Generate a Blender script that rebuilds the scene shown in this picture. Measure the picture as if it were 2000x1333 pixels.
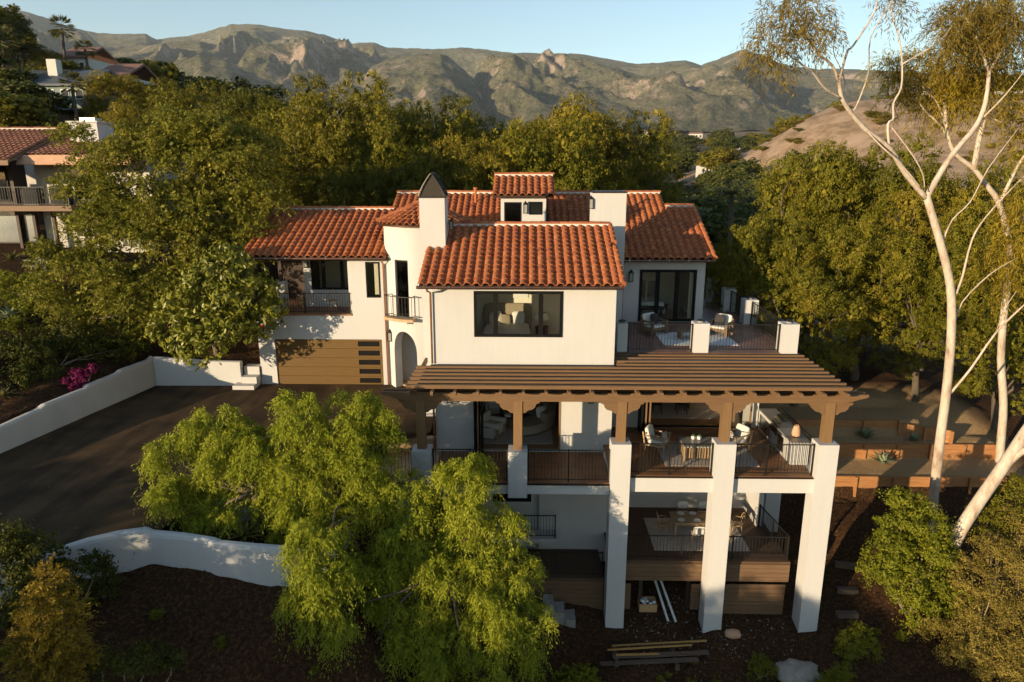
import bpy, bmesh, math, random
import numpy as np
from mathutils import Vector, Matrix
R = math.radians
PI = math.pi
sc = bpy.context.scene
for _o in list(bpy.data.objects):
    bpy.data.objects.remove(_o)
col = sc.collection

# ------------------------------------------------------------------ camera
CZ = 17.2
PITCH, YAW, FPX = R(14.0), R(1.1), 1340.0
cd = bpy.data.cameras.new('camera')
cd.sensor_width = 36.0
cd.lens = FPX / 2000.0 * 36.0
cd.clip_start = 0.3
cd.clip_end = 30000.0
cam = bpy.data.objects.new('camera', cd)
cam.location = (0, 0, CZ)
cam.rotation_euler = (R(90) - PITCH, 0, YAW)
col.objects.link(cam)
sc.camera = cam

# ------------------------------------------------------------------ sky, sun, exposure
SUN_AZ = R(226.5)      # compass bearing of the sun, clockwise from +Y
SUN_EL = R(7.6)
w = bpy.data.worlds.new('World')
sc.world = w
w.use_nodes = True
wn = w.node_tree.nodes
bgn = wn['Background']
sky = wn.new('ShaderNodeTexSky')
sky.sky_type = 'NISHITA'
sky.sun_disc = False
sky.sun_elevation = SUN_EL
sky.sun_rotation = SUN_AZ
sky.air_density = 1.0
sky.dust_density = 0.1
sky.ozone_density = 1.7
sky.altitude = 60
w.node_tree.links.new(sky.outputs[0], bgn.inputs[0])
bgn.inputs[1].default_value = 0.11
sl = bpy.data.lights.new('sun', 'SUN')
sl.energy = 5.0
sl.angle = R(0.5)
sl.color = (1.0, 0.79, 0.515)
sun = bpy.data.objects.new('sun', sl)
sdir = Vector((math.sin(SUN_AZ) * math.cos(SUN_EL), math.cos(SUN_AZ) * math.cos(SUN_EL), math.sin(SUN_EL)))
sun.rotation_euler = sdir.to_track_quat('Z', 'Y').to_euler()
sun.location = (-40, -30, 60)
col.objects.link(sun)
vs = sc.view_settings
vs.view_transform = 'Standard'
vs.look = 'None'
vs.exposure = 1.24
vs.gamma = 1.0
vs.use_curve_mapping = False
sc.cycles.max_bounces = 6
sc.cycles.diffuse_bounces = 4
sc.cycles.glossy_bounces = 2
sc.cycles.transmission_bounces = 3
sc.cycles.transparent_max_bounces = 6
sc.cycles.volume_bounces = 0
sc.cycles.caustics_reflective = False
sc.cycles.caustics_refractive = False
sc.cycles.use_denoising = True
sc.cycles.use_adaptive_sampling = True
sc.cycles.adaptive_threshold = 0.02

def ray(px, py):
    r = (px - 1000) / FPX
    u = -(py - 666.5) / FPX
    y = math.cos(PITCH) + u * math.sin(PITCH)
    z = -math.sin(PITCH) + u * math.cos(PITCH)
    c, s = math.cos(YAW), math.sin(YAW)
    return Vector((r * c - y * s, r * s + y * c, z))
def at(px, py, Y):
    d = ray(px, py)
    t = Y / d.y
    return Vector((d.x * t, Y, CZ + d.z * t))
def atz(px, py, z):
    d = ray(px, py)
    t = (z - CZ) / d.z
    return Vector((d.x * t, d.y * t, z))

# ------------------------------------------------------------------ mesh helpers
class MB:
    def __init__(s):
        s.v = []; s.f = []
    def add(s, vs_, fs):
        o = len(s.v)
        s.v.extend([tuple(p) for p in vs_])
        s.f.extend([tuple(i + o for i in f) for f in fs])
        return s
    def hexa(s, p):
        return s.add(p, [(3, 2, 1, 0), (4, 5, 6, 7), (0, 1, 5, 4), (1, 2, 6, 5), (2, 3, 7, 6), (3, 0, 4, 7)])
    def box(s, x0, x1, y0, y1, z0, z1):
        return s.hexa([(x0, y0, z0), (x1, y0, z0), (x1, y1, z0), (x0, y1, z0),
                       (x0, y0, z1), (x1, y0, z1), (x1, y1, z1), (x0, y1, z1)])
    def cbox(s, c, d, m=None):
        x, y, z = d[0] / 2, d[1] / 2, d[2] / 2
        p = [Vector(q) for q in ((-x, -y, -z), (x, -y, -z), (x, y, -z), (-x, y, -z), (-x, -y, z), (x, -y, z), (x, y, z), (-x, y, z))]
        if m is not None:
            p = [m @ q for q in p]
        return s.hexa([q + Vector(c) for q in p])
    def bar(s, a, b, wd, ht, up=(0, 0, 1)):
        a = Vector(a); b = Vector(b)
        d = (b - a).normalized()
        sd = d.cross(Vector(up))
        if sd.length < 1e-4:
            sd = d.cross(Vector((0, 1, 0)))
        sd.normalize()
        u = sd.cross(d).normalized()
        sx = sd * wd / 2; ux = u * ht / 2
        return s.hexa([a - sx - ux, a + sx - ux, b + sx - ux, b - sx - ux, a - sx + ux, a + sx + ux, b + sx + ux, b - sx + ux])
    def tube(s, pts, rad, n=8, cap=True):
        pts = [Vector(p) for p in pts]
        if not hasattr(rad, '__len__'):
            rad = [rad] * len(pts)
        o = len(s.v)
        ref = None
        for i, p in enumerate(pts):
            if i == 0: d = pts[1] - p
            elif i == len(pts) - 1: d = p - pts[i - 1]
            else: d = pts[i + 1] - pts[i - 1]
            d = d.normalized() if d.length > 1e-9 else Vector((0, 0, 1))
            if ref is None:
                ref = d.cross(Vector((0.31, 0.95, 0.05)))
                if ref.length < 0.05: ref = d.cross(Vector((1, 0, 0)))
            ref = (ref - d * ref.dot(d)).normalized()
            b = d.cross(ref)
            for k in range(n):
                a = 2 * PI * k / n
                s.v.append(tuple(p + (ref * math.cos(a) + b * math.sin(a)) * rad[i]))
        for i in range(len(pts) - 1):
            for k in range(n):
                k2 = (k + 1) % n
                s.f.append((o + i * n + k, o + i * n + k2, o + (i + 1) * n + k2, o + (i + 1) * n + k))
        if cap:
            s.f.append(tuple(o + k for k in reversed(range(n))))
            e = o + (len(pts) - 1) * n
            s.f.append(tuple(e + k for k in range(n)))
        return s
    def lathe(s, prof, c=(0, 0, 0), n=16, caps=True):
        o = len(s.v)
        for r, z in prof:
            for k in range(n):
                a = 2 * PI * k / n
                s.v.append((c[0] + r * math.cos(a), c[1] + r * math.sin(a), c[2] + z))
        for i in range(len(prof) - 1):
            for k in range(n):
                k2 = (k + 1) % n
                s.f.append((o + i * n + k, o + i * n + k2, o + (i + 1) * n + k2, o + (i + 1) * n + k))
        if caps:
            s.f.append(tuple(o + k for k in reversed(range(n))))
            e = o + (len(prof) - 1) * n
            s.f.append(tuple(e + k for k in range(n)))
        return s
    def prism(s, poly, axis, a, b):
        # poly: 2D points; axis 'y': (x,z) extruded along y from a to b; 'x': (y,z); 'z': (x,y)
        def P(q, t):
            return (q[0], t, q[1]) if axis == 'y' else ((t, q[0], q[1]) if axis == 'x' else (q[0], q[1], t))
        n = len(poly); o = len(s.v)
        s.v += [P(q, a) for q in poly] + [P(q, b) for q in poly]
        s.f.append(tuple(o + i for i in range(n)))
        s.f.append(tuple(o + n + i for i in reversed(range(n))))
        for i in range(n):
            j = (i + 1) % n
            s.f.append((o + j, o + i, o + n + i, o + n + j))
        return s
    def sq(s, c, d, e1=0.5, e2=0.5, nu=14, nv=8, m=None):
        # rounded cushion (superellipsoid)
        def pw(x, e): return math.copysign(abs(x) ** e, x)
        o = len(s.v)
        for i in range(nv + 1):
            t = -PI / 2 + PI * i / nv
            for k in range(nu):
                a = 2 * PI * k / nu
                q = Vector((d[0] / 2 * pw(math.cos(t), e1) * pw(math.cos(a), e2), d[1] / 2 * pw(math.cos(t), e1) * pw(math.sin(a), e2), d[2] / 2 * pw(math.sin(t), e1)))
                if m is not None: q = m @ q
                s.v.append(tuple(q + Vector(c)))
        for i in range(nv):
            for k in range(nu):
                k2 = (k + 1) % nu
                s.f.append((o + i * nu + k, o + i * nu + k2, o + (i + 1) * nu + k2, o + (i + 1) * nu + k))
        return s
    def build(s, name, material, parent=None, local=False, smooth=False, fixn=False):
        V = np.array(s.v, dtype=np.float64)
        lo, hi = V.min(0), V.max(0)
        org = Vector(((lo[0] + hi[0]) / 2, (lo[1] + hi[1]) / 2, lo[2]))
        me = bpy.data.meshes.new(name)
        me.from_pydata([tuple(p) for p in (V - np.array(org))], [], s.f)
        if fixn:
            b = bmesh.new(); b.from_mesh(me)
            bmesh.ops.recalc_face_normals(b, faces=b.faces)
            b.to_mesh(me); b.free()
        if material is not None: me.materials.append(material)
        if smooth: shade(me, smooth)
        ob = bpy.data.objects.new(name, me)
        col.objects.link(ob)
        return put(ob, org, parent, local)

def shade(me, ang=True):
    me.polygons.foreach_set('use_smooth', [True] * len(me.polygons))
    if ang is not True:
        b = bmesh.new(); b.from_mesh(me)
        for e in b.edges:
            if len(e.link_faces) == 2 and e.calc_face_angle(0) > R(ang): e.smooth = False
        b.to_mesh(me); b.free()
    me.update()

WL = {}
def put(ob, org, parent=None, local=False):
    # org in world coordinates, or in the parent's own coordinates when local
    if parent is None:
        ob.location = org; WL[ob.name] = Vector(org)
    elif local:
        ob.parent = parent
        base = LOCORG.get(parent.name, Vector((0, 0, 0)))
        ob.location = Vector(org) - base
        LOCORG[ob.name] = Vector(org)
    else:
        ob.parent = parent
        ob.location = Vector(org) - WL[parent.name]
        WL[ob.name] = Vector(org)
    return ob
LOCORG = {}
def tag(o, label=None, cat=None, group=None, kind=None):
    if label: o['label'] = label
    if cat: o['category'] = cat
    if group: o['group'] = group
    if kind: o['kind'] = kind
    return o
def thing(name, label, cat, loc=(0, 0, 0), rz=0.0, group=None):
    o = bpy.data.objects.new(name, None)
    o.empty_display_size = 0.2
    col.objects.link(o)
    o.location = loc
    o.rotation_euler = (0, 0, rz)
    WL[o.name] = Vector(loc)
    return tag(o, label, cat, group)
def kids(o):
    return [c for c in bpy.data.objects if c.parent == o]
def dup(root, loc, rz, label=None, group=None):
    allc = {}
    def cp(o, par):
        c = o.copy(); col.objects.link(c)
        if par is not None:
            c.parent = par
        for ch in o.children:
            cp(ch, c)
        return c
    r = cp(root, None)
    r.location = loc; r.rotation_euler = (0, 0, rz)
    if label: r['label'] = label
    if group: r['group'] = group
    return r
def share(ob, parent, mat_world):
    # another piece with the same mesh; placed in world space under an unrotated parent
    c = bpy.data.objects.new(ob.name.split('.')[0], ob.data)
    col.objects.link(c)
    c.parent = parent
    c.matrix_basis = Matrix.Translation(-WL[parent.name]) @ mat_world
    return c
def fastmesh(name, V, Q, material, parent=None, smooth=False, org=None):
    V = np.asarray(V, dtype=np.float32); Q = np.asarray(Q, dtype=np.int32)
    if org is None:
        lo, hi = V.min(0), V.max(0)
        org = Vector((float(lo[0] + hi[0]) / 2, float(lo[1] + hi[1]) / 2, float(lo[2])))
    me = bpy.data.meshes.new(name)
    me.vertices.add(len(V))
    me.vertices.foreach_set('co', (V - np.array(org, dtype=np.float32)).ravel())
    k = Q.shape[1]
    me.loops.add(Q.size)
    me.loops.foreach_set('vertex_index', Q.ravel())
    me.polygons.add(len(Q))
    me.polygons.foreach_set('loop_start', np.arange(0, Q.size, k, dtype=np.int32))
    if smooth: me.polygons.foreach_set('use_smooth', np.ones(len(Q), dtype=bool))
    me.update(calc_edges=True)
    me.materials.append(material)
    ob = bpy.data.objects.new(name, me)
    col.objects.link(ob)
    return put(ob, org, parent)

# ------------------------------------------------------------------ materials
def newmat(name):
    m = bpy.data.materials.new(name)
    m.use_nodes = True
    nt = m.node_tree
    return m, nt, nt.nodes['Principled BSDF']
def N(nt, t, **kw):
    n = nt.nodes.new(t)
    for k, v in kw.items():
        setattr(n, k, v)
    return n
def noise(nt, scale, detail=4, rough=0.55, coord='Object', stretch=None):
    tc = N(nt, 'ShaderNodeTexCoord')
    n = N(nt, 'ShaderNodeTexNoise')
    n.inputs['Scale'].default_value = scale
    n.inputs['Detail'].default_value = detail
    n.inputs['Roughness'].default_value = rough
    if coord == 'World':
        g = N(nt, 'ShaderNodeNewGeometry'); src = g.outputs['Position']
    else:
        src = tc.outputs[coord]
    if stretch:
        mp = N(nt, 'ShaderNodeMapping')
        mp.inputs['Scale'].default_value = stretch
        nt.links.new(src, mp.inputs[0]); src = mp.outputs[0]
    nt.links.new(src, n.inputs['Vector'])
    return n
def ramp(nt, src, stops):
    r = N(nt, 'ShaderNodeValToRGB')
    el = r.color_ramp.elements
    while len(el) < len(stops): el.new(0.5)
    for e, (p, c) in zip(el, stops):
        e.position = p; e.color = (*c, 1) if len(c) == 3 else c
    nt.links.new(src, r.inputs[0])
    return r
def bump(nt, src, bsdf, strength=0.3, dist=0.02):
    b = N(nt, 'ShaderNodeBump')
    b.inputs['Strength'].default_value = strength
    b.inputs['Distance'].default_value = dist
    nt.links.new(src, b.inputs['Height'])
    nt.links.new(b.outputs[0], bsdf.inputs['Normal'])
def surf(name, c1, c2=None, rough=0.8, scale=3.0, bmp=0.0, bscale=60.0, metal=0.0, spec=0.3, stretch=None, coord='World', bdist=0.02, lo=0.3, hi=0.7):
    m, nt, b = newmat(name)
    b.inputs['Roughness'].default_value = rough
    b.inputs['Metallic'].default_value = metal
    b.inputs['Specular IOR Level'].default_value = spec
    if c2 is None:
        c2 = tuple(x * 0.85 for x in c1)
    n = noise(nt, scale, 5, 0.6, coord, stretch)
    r = ramp(nt, n.outputs[0], [(lo, c1), (hi, c2)])
    nt.links.new(r.outputs[0], b.inputs['Base Color'])
    if bmp:
        n2 = noise(nt, bscale, 4, 0.6, coord, stretch)
        bump(nt, n2.outputs[0], b, bmp, bdist)
    return m
def leafmat(name, c1, c2, c3=None, trans=0.3, rough=0.55, spec=0.12):
    m, nt, b = newmat(name)
    g = N(nt, 'ShaderNodeNewGeometry')
    oi = N(nt, 'ShaderNodeObjectInfo')
    nz = noise(nt, 0.55, 2, 0.5, 'World')
    ad = N(nt, 'ShaderNodeMath', operation='MULTIPLY_ADD')
    nt.links.new(nz.outputs[0], ad.inputs[0]); ad.inputs[1].default_value = 0.9
    mm = N(nt, 'ShaderNodeMath', operation='MULTIPLY'); mm.inputs[1].default_value = 0.55
    nt.links.new(g.outputs['Random Per Island'], mm.inputs[0])
    nt.links.new(mm.outputs[0], ad.inputs[2])
    sb = N(nt, 'ShaderNodeMath', operation='SUBTRACT'); sb.inputs[1].default_value = 0.22
    nt.links.new(ad.outputs[0], sb.inputs[0])
    stops = [(0.1, c1), (0.75, c2)] + ([(0.95, c3)] if c3 else [])
    r = ramp(nt, sb.outputs[0], stops)
    nt.links.new(r.outputs[0], b.inputs['Base Color'])
    b.inputs['Roughness'].default_value = rough
    b.inputs['Specular IOR Level'].default_value = spec
    t = N(nt, 'ShaderNodeBsdfTranslucent')
    nt.links.new(r.outputs[0], t.inputs[0])
    mx = N(nt, 'ShaderNodeMixShader'); mx.inputs[0].default_value = trans
    nt.links.new(b.outputs[0], mx.inputs[1]); nt.links.new(t.outputs[0], mx.inputs[2])
    nt.links.new(mx.outputs[0], nt.nodes['Material Output'].inputs[0])
    return m

M = {}
def stucco(name, c, dirt=0.06):
    m, nt, b = newmat(name)
    n = noise(nt, 0.7, 6, 0.65, 'World', (1, 1, 0.6))
    d = tuple(x * (1 - dirt) for x in c)
    n3 = noise(nt, 5.0, 5, 0.6, 'World', (1.4, 1.4, 0.12))
    r = ramp(nt, n.outputs[0], [(0.35, c), (0.75, d)])
    r2 = ramp(nt, n3.outputs[0], [(0.3, (1, 1, 1)), (0.72, (0.965, 0.96, 0.95))])
    mx = N(nt, 'ShaderNodeMix', data_type='RGBA', blend_type='MULTIPLY')
    mx.inputs[0].default_value = 1.0
    nt.links.new(r.outputs[0], mx.inputs[6]); nt.links.new(r2.outputs[0], mx.inputs[7])
    nt.links.new(mx.outputs[2], b.inputs['Base Color'])
    b.inputs['Roughness'].default_value = 0.92
    b.inputs['Specular IOR Level'].default_value = 0.15
    n2 = noise(nt, 14, 6, 0.7, 'World')
    bump(nt, n2.outputs[0], b, 0.22, 0.03)
    return m
M['stucco'] = stucco('white_stucco', (0.50, 0.487, 0.47), 0.05)
M['stucco_old'] = stucco('weathered_stucco', (0.52, 0.48, 0.43), 0.18)

def tilemat(name, cols):
    m, nt, b = newmat(name)
    g = N(nt, 'ShaderNodeNewGeometry'); oi = N(nt, 'ShaderNodeObjectInfo')
    a = N(nt, 'ShaderNodeMath', operation='ADD')
    nt.links.new(g.outputs['Random Per Island'], a.inputs[0]); nt.links.new(oi.outputs['Random'], a.inputs[1])
    f = N(nt, 'ShaderNodeMath', operation='FRACT'); nt.links.new(a.outputs[0], f.inputs[0])
    r = ramp(nt, f.outputs[0], cols)
    n = noise(nt, 9, 5, 0.7, 'World')
    r2 = ramp(nt, n.outputs[0], [(0.3, (0.72, 0.68, 0.64)), (0.7, (1.12, 1.1, 1.08))])
    mx = N(nt, 'ShaderNodeMix', data_type='RGBA', blend_type='MULTIPLY'); mx.inputs[0].default_value = 1.0
    nt.links.new(r.outputs[0], mx.inputs[6]); nt.links.new(r2.outputs[0], mx.inputs[7])
    nt.links.new(mx.outputs[2], b.inputs['Base Color'])
    b.inputs['Roughness'].default_value = 0.8
    b.inputs['Specular IOR Level'].default_value = 0.1
    n2 = noise(nt, 60, 3, 0.6, 'World'); bump(nt, n2.outputs[0], b, 0.15, 0.01)
    return m
M['tile'] = tilemat('terracotta', [(0.0, (0.37, 0.122, 0.050)), (0.35, (0.43, 0.152, 0.060)), (0.6, (0.33, 0.104, 0.046)), (0.85, (0.47, 0.18, 0.075)), (1.0, (0.27, 0.084, 0.045))])
M['tile_old'] = tilemat('old_terracotta', [(0.0, (0.28, 0.13, 0.085)), (0.5, (0.36, 0.17, 0.11)), (1.0, (0.22, 0.11, 0.08))])
M['mortar'] = surf('ridge_mortar', (0.62, 0.57, 0.5), (0.5, 0.45, 0.4), 0.95, 6, 0.4, 20)
def woodmat(name, c1, c2, rough=0.6, sx=(0.6, 8, 8), bmp=0.12):
    return surf(name, c1, c2, rough, 2.5, bmp, 6.0, 0, 0.3, sx, 'World', 0.01, 0.35, 0.68)
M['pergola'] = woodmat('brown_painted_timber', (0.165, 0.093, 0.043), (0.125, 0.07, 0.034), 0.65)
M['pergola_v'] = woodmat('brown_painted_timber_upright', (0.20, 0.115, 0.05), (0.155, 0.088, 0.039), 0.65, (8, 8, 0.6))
M['garage'] = woodmat('garage_door_brown', (0.125, 0.068, 0.015), (0.105, 0.056, 0.013), 0.6)
M['deck'] = woodmat('deck_boards', (0.105, 0.060, 0.034), (0.075, 0.042, 0.025), 0.7)
M['skirt'] = woodmat('deck_skirt_boards', (0.155, 0.092, 0.048), (0.115, 0.066, 0.036), 0.7)
M['plank'] = woodmat('weathered_planks', (0.12, 0.085, 0.06), (0.07, 0.05, 0.038), 0.8)
M['plank_new'] = woodmat('fresh_planks', (0.42, 0.25, 0.08), (0.32, 0.18, 0.055), 0.7)
M['redwood'] = woodmat('redwood_retaining_boards', (0.38, 0.18, 0.065), (0.26, 0.115, 0.045), 0.75)
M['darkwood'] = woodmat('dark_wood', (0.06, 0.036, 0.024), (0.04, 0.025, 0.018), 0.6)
M['oakfloor'] = woodmat('oak_floor', (0.30, 0.165, 0.07), (0.23, 0.12, 0.05), 0.4)
M['chairwood'] = woodmat('pale_teak', (0.36, 0.25, 0.14), (0.28, 0.19, 0.10), 0.6)
M['teak'] = woodmat('weathered_teak', (0.20, 0.125, 0.07), (0.15, 0.09, 0.05), 0.65)
M['black'] = surf('black_iron', (0.014, 0.013, 0.012), (0.022, 0.02, 0.018), 0.45, 8, 0, 60, 0.3, 0.4)
M['frame'] = surf('black_window_frame', (0.006, 0.006, 0.0055), (0.009, 0.0085, 0.008), 0.5, 8, 0, 60, 0, 0.1)
M['copper'] = surf('copper', (0.50, 0.23, 0.11), (0.38, 0.16, 0.08), 0.35, 5, 0, 60, 0.85, 0.5)
M['gutter'] = surf('dark_copper_gutter', (0.20, 0.10, 0.06), (0.13, 0.07, 0.05), 0.35, 5, 0, 60, 0.8, 0.5)
M['steel'] = surf('stainless_steel', (0.55, 0.55, 0.53), (0.45, 0.45, 0.44), 0.25, 4, 0, 60, 1.0, 0.5)
M['capmetal'] = surf('bronze_chimney_cap', (0.05, 0.042, 0.036), (0.03, 0.027, 0.025), 0.4, 4, 0, 60, 0.7, 0.5)
M['mesh'] = surf('spark_arrestor_mesh', (0.045, 0.036, 0.026), (0.025, 0.02, 0.015), 0.6, 40, 0.4, 150, 0.5, 0.4)
M['counter'] = surf('grey_stone_counter', (0.30, 0.28, 0.25), (0.22, 0.21, 0.19), 0.3, 4)
M['white'] = surf('white_paint', (0.78, 0.76, 0.72), (0.74, 0.72, 0.68), 0.6, 4)
M['fabric'] = surf('cream_fabric', (0.66, 0.62, 0.55), (0.60, 0.56, 0.49), 0.95, 12, 0.3, 160, 0, 0.1)
M['sofa'] = surf('taupe_fabric', (0.36, 0.30, 0.22), (0.31, 0.26, 0.19), 0.95, 12, 0.3, 160, 0, 0.1)
M['dark_fabric'] = surf('charcoal_fabric', (0.035, 0.034, 0.034), (0.05, 0.048, 0.046), 0.95, 12, 0.3, 160, 0, 0.1)
M['rug'] = surf('pale_rug', (0.52, 0.46, 0.40), (0.40, 0.35, 0.31), 0.98, 3, 0.4, 90, 0, 0.05)
M['rug_white'] = surf('white_rug', (0.70, 0.68, 0.64), (0.60, 0.58, 0.54), 0.98, 3, 0.4, 90, 0, 0.05)
M['clay'] = surf('clay_vase', (0.55, 0.33, 0.20), (0.45, 0.25, 0.15), 0.9, 6, 0.3, 30)
M['stone'] = surf('grey_stone', (0.33, 0.30, 0.26), (0.22, 0.20, 0.17), 0.95, 5, 0.6, 18, 0, 0.2)
M['cardboard'] = surf('cardboard', (0.42, 0.27, 0.13), (0.36, 0.22, 0.10), 0.9, 6)
M['pvc'] = surf('pale_plastic_pipe', (0.62, 0.63, 0.62), (0.52, 0.53, 0.52), 0.5, 4)
M['plate'] = surf('white_ceramic', (0.75, 0.74, 0.72), (0.7, 0.69, 0.67), 0.25, 4)
M['red'] = surf('red_enamel', (0.5, 0.03, 0.02), (0.42, 0.025, 0.018), 0.5, 4)
M['bark_oak'] = surf('oak_bark', (0.13, 0.10, 0.075), (0.07, 0.055, 0.04), 0.95, 5, 0.8, 22, 0, 0.1, (1, 1, 0.3))
M['interior'] = surf('interior_plaster', (0.80, 0.76, 0.66), (0.77, 0.73, 0.63), 0.9, 3)
M['ceiling'] = surf('ceiling_plaster', (0.6, 0.57, 0.52), (0.56, 0.53, 0.48), 0.9, 3)
M['lampglass'] = surf('lantern_glass', (0.30, 0.29, 0.26), (0.24, 0.23, 0.21), 0.15, 6)
M['curtain'] = surf('cream_curtain', (0.62, 0.56, 0.42), (0.55, 0.49, 0.36), 0.95, 6, 0, 60, 0, 0.1, (20, 20, 0.5))
def glassmat(name, tint=(0.93, 0.94, 0.92), refl=0.04):
    m, nt, b = newmat(name)
    nt.nodes.remove(b)
    tr = N(nt, 'ShaderNodeBsdfTransparent'); tr.inputs[0].default_value = (*tint, 1)
    gl = N(nt, 'ShaderNodeBsdfGlossy'); gl.inputs['Roughness'].default_value = 0.02
    lw = N(nt, 'ShaderNodeLayerWeight'); lw.inputs[0].default_value = 0.5
    pw_ = N(nt, 'ShaderNodeMath', operation='POWER'); pw_.inputs[1].default_value = 5.0
    nt.links.new(lw.outputs['Facing'], pw_.inputs[0])
    ad = N(nt, 'ShaderNodeMath', operation='MULTIPLY_ADD', use_clamp=True); ad.inputs[1].default_value = 0.9; ad.inputs[2].default_value = refl
    nt.links.new(pw_.outputs[0], ad.inputs[0])
    mx = N(nt, 'ShaderNodeMixShader')
    nt.links.new(ad.outputs[0], mx.inputs[0]); nt.links.new(tr.outputs[0], mx.inputs[1]); nt.links.new(gl.outputs[0], mx.inputs[2])
    nt.links.new(mx.outputs[0], nt.nodes['Material Output'].inputs[0])
    return m
M['glass'] = glassmat('window_glass')
M['glass_dark'] = glassmat('tinted_glass', (0.35, 0.36, 0.35), 0.06)
def floortile(name, c1, c2, grout, sx, sy, rough=0.55):
    m, nt, b = newmat(name)
    g = N(nt, 'ShaderNodeNewGeometry')
    br = N(nt, 'ShaderNodeTexBrick')
    br.inputs['Scale'].default_value = 1.0
    br.inputs['Mortar Size'].default_value = 0.008
    br.inputs['Brick Width'].default_value = sx
    br.inputs['Row Height'].default_value = sy
    br.inputs['Color1'].default_value = (*c1, 1); br.inputs['Color2'].default_value = (*c2, 1); br.inputs['Mortar'].default_value = (*grout, 1)
    nt.links.new(g.outputs['Position'], br.inputs['Vector'])
    n = noise(nt, 2.0, 5, 0.6, 'World')
    r = ramp(nt, n.outputs[0], [(0.3, (0.85, 0.83, 0.8)), (0.7, (1.1, 1.1, 1.1))])
    mx = N(nt, 'ShaderNodeMix', data_type='RGBA', blend_type='MULTIPLY'); mx.inputs[0].default_value = 1.0
    nt.links.new(br.outputs[0], mx.inputs[6]); nt.links.new(r.outputs[0], mx.inputs[7])
    nt.links.new(mx.outputs[2], b.inputs['Base Color'])
    b.inputs['Roughness'].default_value = rough
    return m
M['paver'] = floortile('brown_terrace_tile', (0.26, 0.125, 0.06), (0.22, 0.105, 0.052), (0.14, 0.085, 0.05), 0.9, 0.3, 0.5)
M['paver_up'] = floortile('slate_brown_terrace_tile', (0.23, 0.125, 0.088), (0.20, 0.11, 0.08), (0.15, 0.10, 0.075), 0.6, 0.6, 0.5)
M['sandtile'] = floortile('sand_tile', (0.42, 0.28, 0.16), (0.38, 0.25, 0.14), (0.28, 0.19, 0.11), 0.3, 0.3, 0.7)
# ------------------------------------------------------------------ noise in numpy
def vnoise(x, y, seed=0):
    xi = np.floor(x).astype(np.int64); yi = np.floor(y).astype(np.int64)
    xf = x - xi; yf = y - yi
    def h(a, b):
        n = (a * 374761393 + b * 668265263 + seed * 974634777) & 0xFFFFFFFF
        n = ((n ^ (n >> 13)) * 1274126177) & 0xFFFFFFFF
        n = n ^ (n >> 16)
        return (n & 0xFFFF) / 65535.0
    u = xf * xf * xf * (xf * (xf * 6 - 15) + 10); v = yf * yf * yf * (yf * (yf * 6 - 15) + 10)
    a = h(xi, yi); b = h(xi + 1, yi); c = h(xi, yi + 1); d = h(xi + 1, yi + 1)
    return (a + (b - a) * u) * (1 - v) + (c + (d - c) * u) * v
def gnoise(x, y, seed=0):
    xi = np.floor(x).astype(np.int64); yi = np.floor(y).astype(np.int64)
    xf = x - xi; yf = y - yi
    def g(a, b, dx, dy):
        n = (a * 374761393 + b * 668265263 + seed * 974634777) & 0xFFFFFFFF
        n = ((n ^ (n >> 13)) * 1274126177) & 0xFFFFFFFF
        n = (n ^ (n >> 16)) & 0xFFFF
        t = n * (2 * PI / 65536.0)
        return np.cos(t) * dx + np.sin(t) * dy
    u = xf * xf * xf * (xf * (xf * 6 - 15) + 10); v = yf * yf * yf * (yf * (yf * 6 - 15) + 10)
    a = g(xi, yi, xf, yf); b = g(xi + 1, yi, xf - 1, yf); c = g(xi, yi + 1, xf, yf - 1); d = g(xi + 1, yi + 1, xf - 1, yf - 1)
    return ((a + (b - a) * u) * (1 - v) + (c + (d - c) * u) * v) * 1.45
def fbm(x, y, o=5, seed=0, gain=0.5):
    s = 0; a = 1; t = 0
    for i in range(o):
        s = s + a * vnoise(x, y, seed + i * 7); t += a; a *= gain
        x = x * 2.03 + 17.1; y = y * 2.03 - 9.7
    return s / t
def ridged(x, y, o=5, seed=0, gain=0.5):
    s = 0; a = 1; t = 0; w_ = 1
    for i in range(o):
        n = np.clip(1 - np.abs(gnoise(x, y, seed + i * 11)) * 1.25, 0, 1)
        s = s + a * n * w_; t += a; a *= gain
        w_ = np.clip(n * 1.2, 0, 1)
        x = x * 2.1 + 31.7; y = y * 2.1 - 12.3
    return s / t

# ------------------------------------------------------------------ near ground
def drive_z(y):
    return 6.85 - 0.03 * (32.5 - np.minimum(y, 32.5))
DRIVE = [(-13.6, 32.4), (-18.25, 32.1), (-19.1, 28.6), (-20.2, 24.2), (-21.6, 20.5), (-23.5, 16.5), (-17.5, 14.6), (-15.2, 16.2), (-13.67, 17.6), (-12.3, 18.45), (-11.3, 18.7), (-10.6, 20.5), (-10.6, 23.4), (-5.9, 25.0), (-5.6, 26.45), (-3.9, 26.5), (-3.9, 32.4)]
def inpoly(x, y, poly):
    r = np.zeros(x.shape, bool); n = len(poly)
    for i in range(n):
        x1, y1 = poly[i]; x2, y2 = poly[(i + 1) % n]
        c = ((y1 > y) != (y2 > y)) & (x < (x2 - x1) * (y - y1) / (y2 - y1 + 1e-12) + x1)
        r ^= c
    return r
def dseg(x, y, poly, closed=True):
    d = np.full(x.shape, 1e9); n = len(poly)
    for i in range(n if closed else n - 1):
        x1, y1 = poly[i]; x2, y2 = poly[(i + 1) % n]
        L = (x2 - x1) ** 2 + (y2 - y1) ** 2
        t = np.clip(((x - x1) * (x2 - x1) + (y - y1) * (y2 - y1)) / L, 0, 1)
        d = np.minimum(d, np.hypot(x - x1 - t * (x2 - x1), y - y1 - t * (y2 - y1)))
    return d
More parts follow.
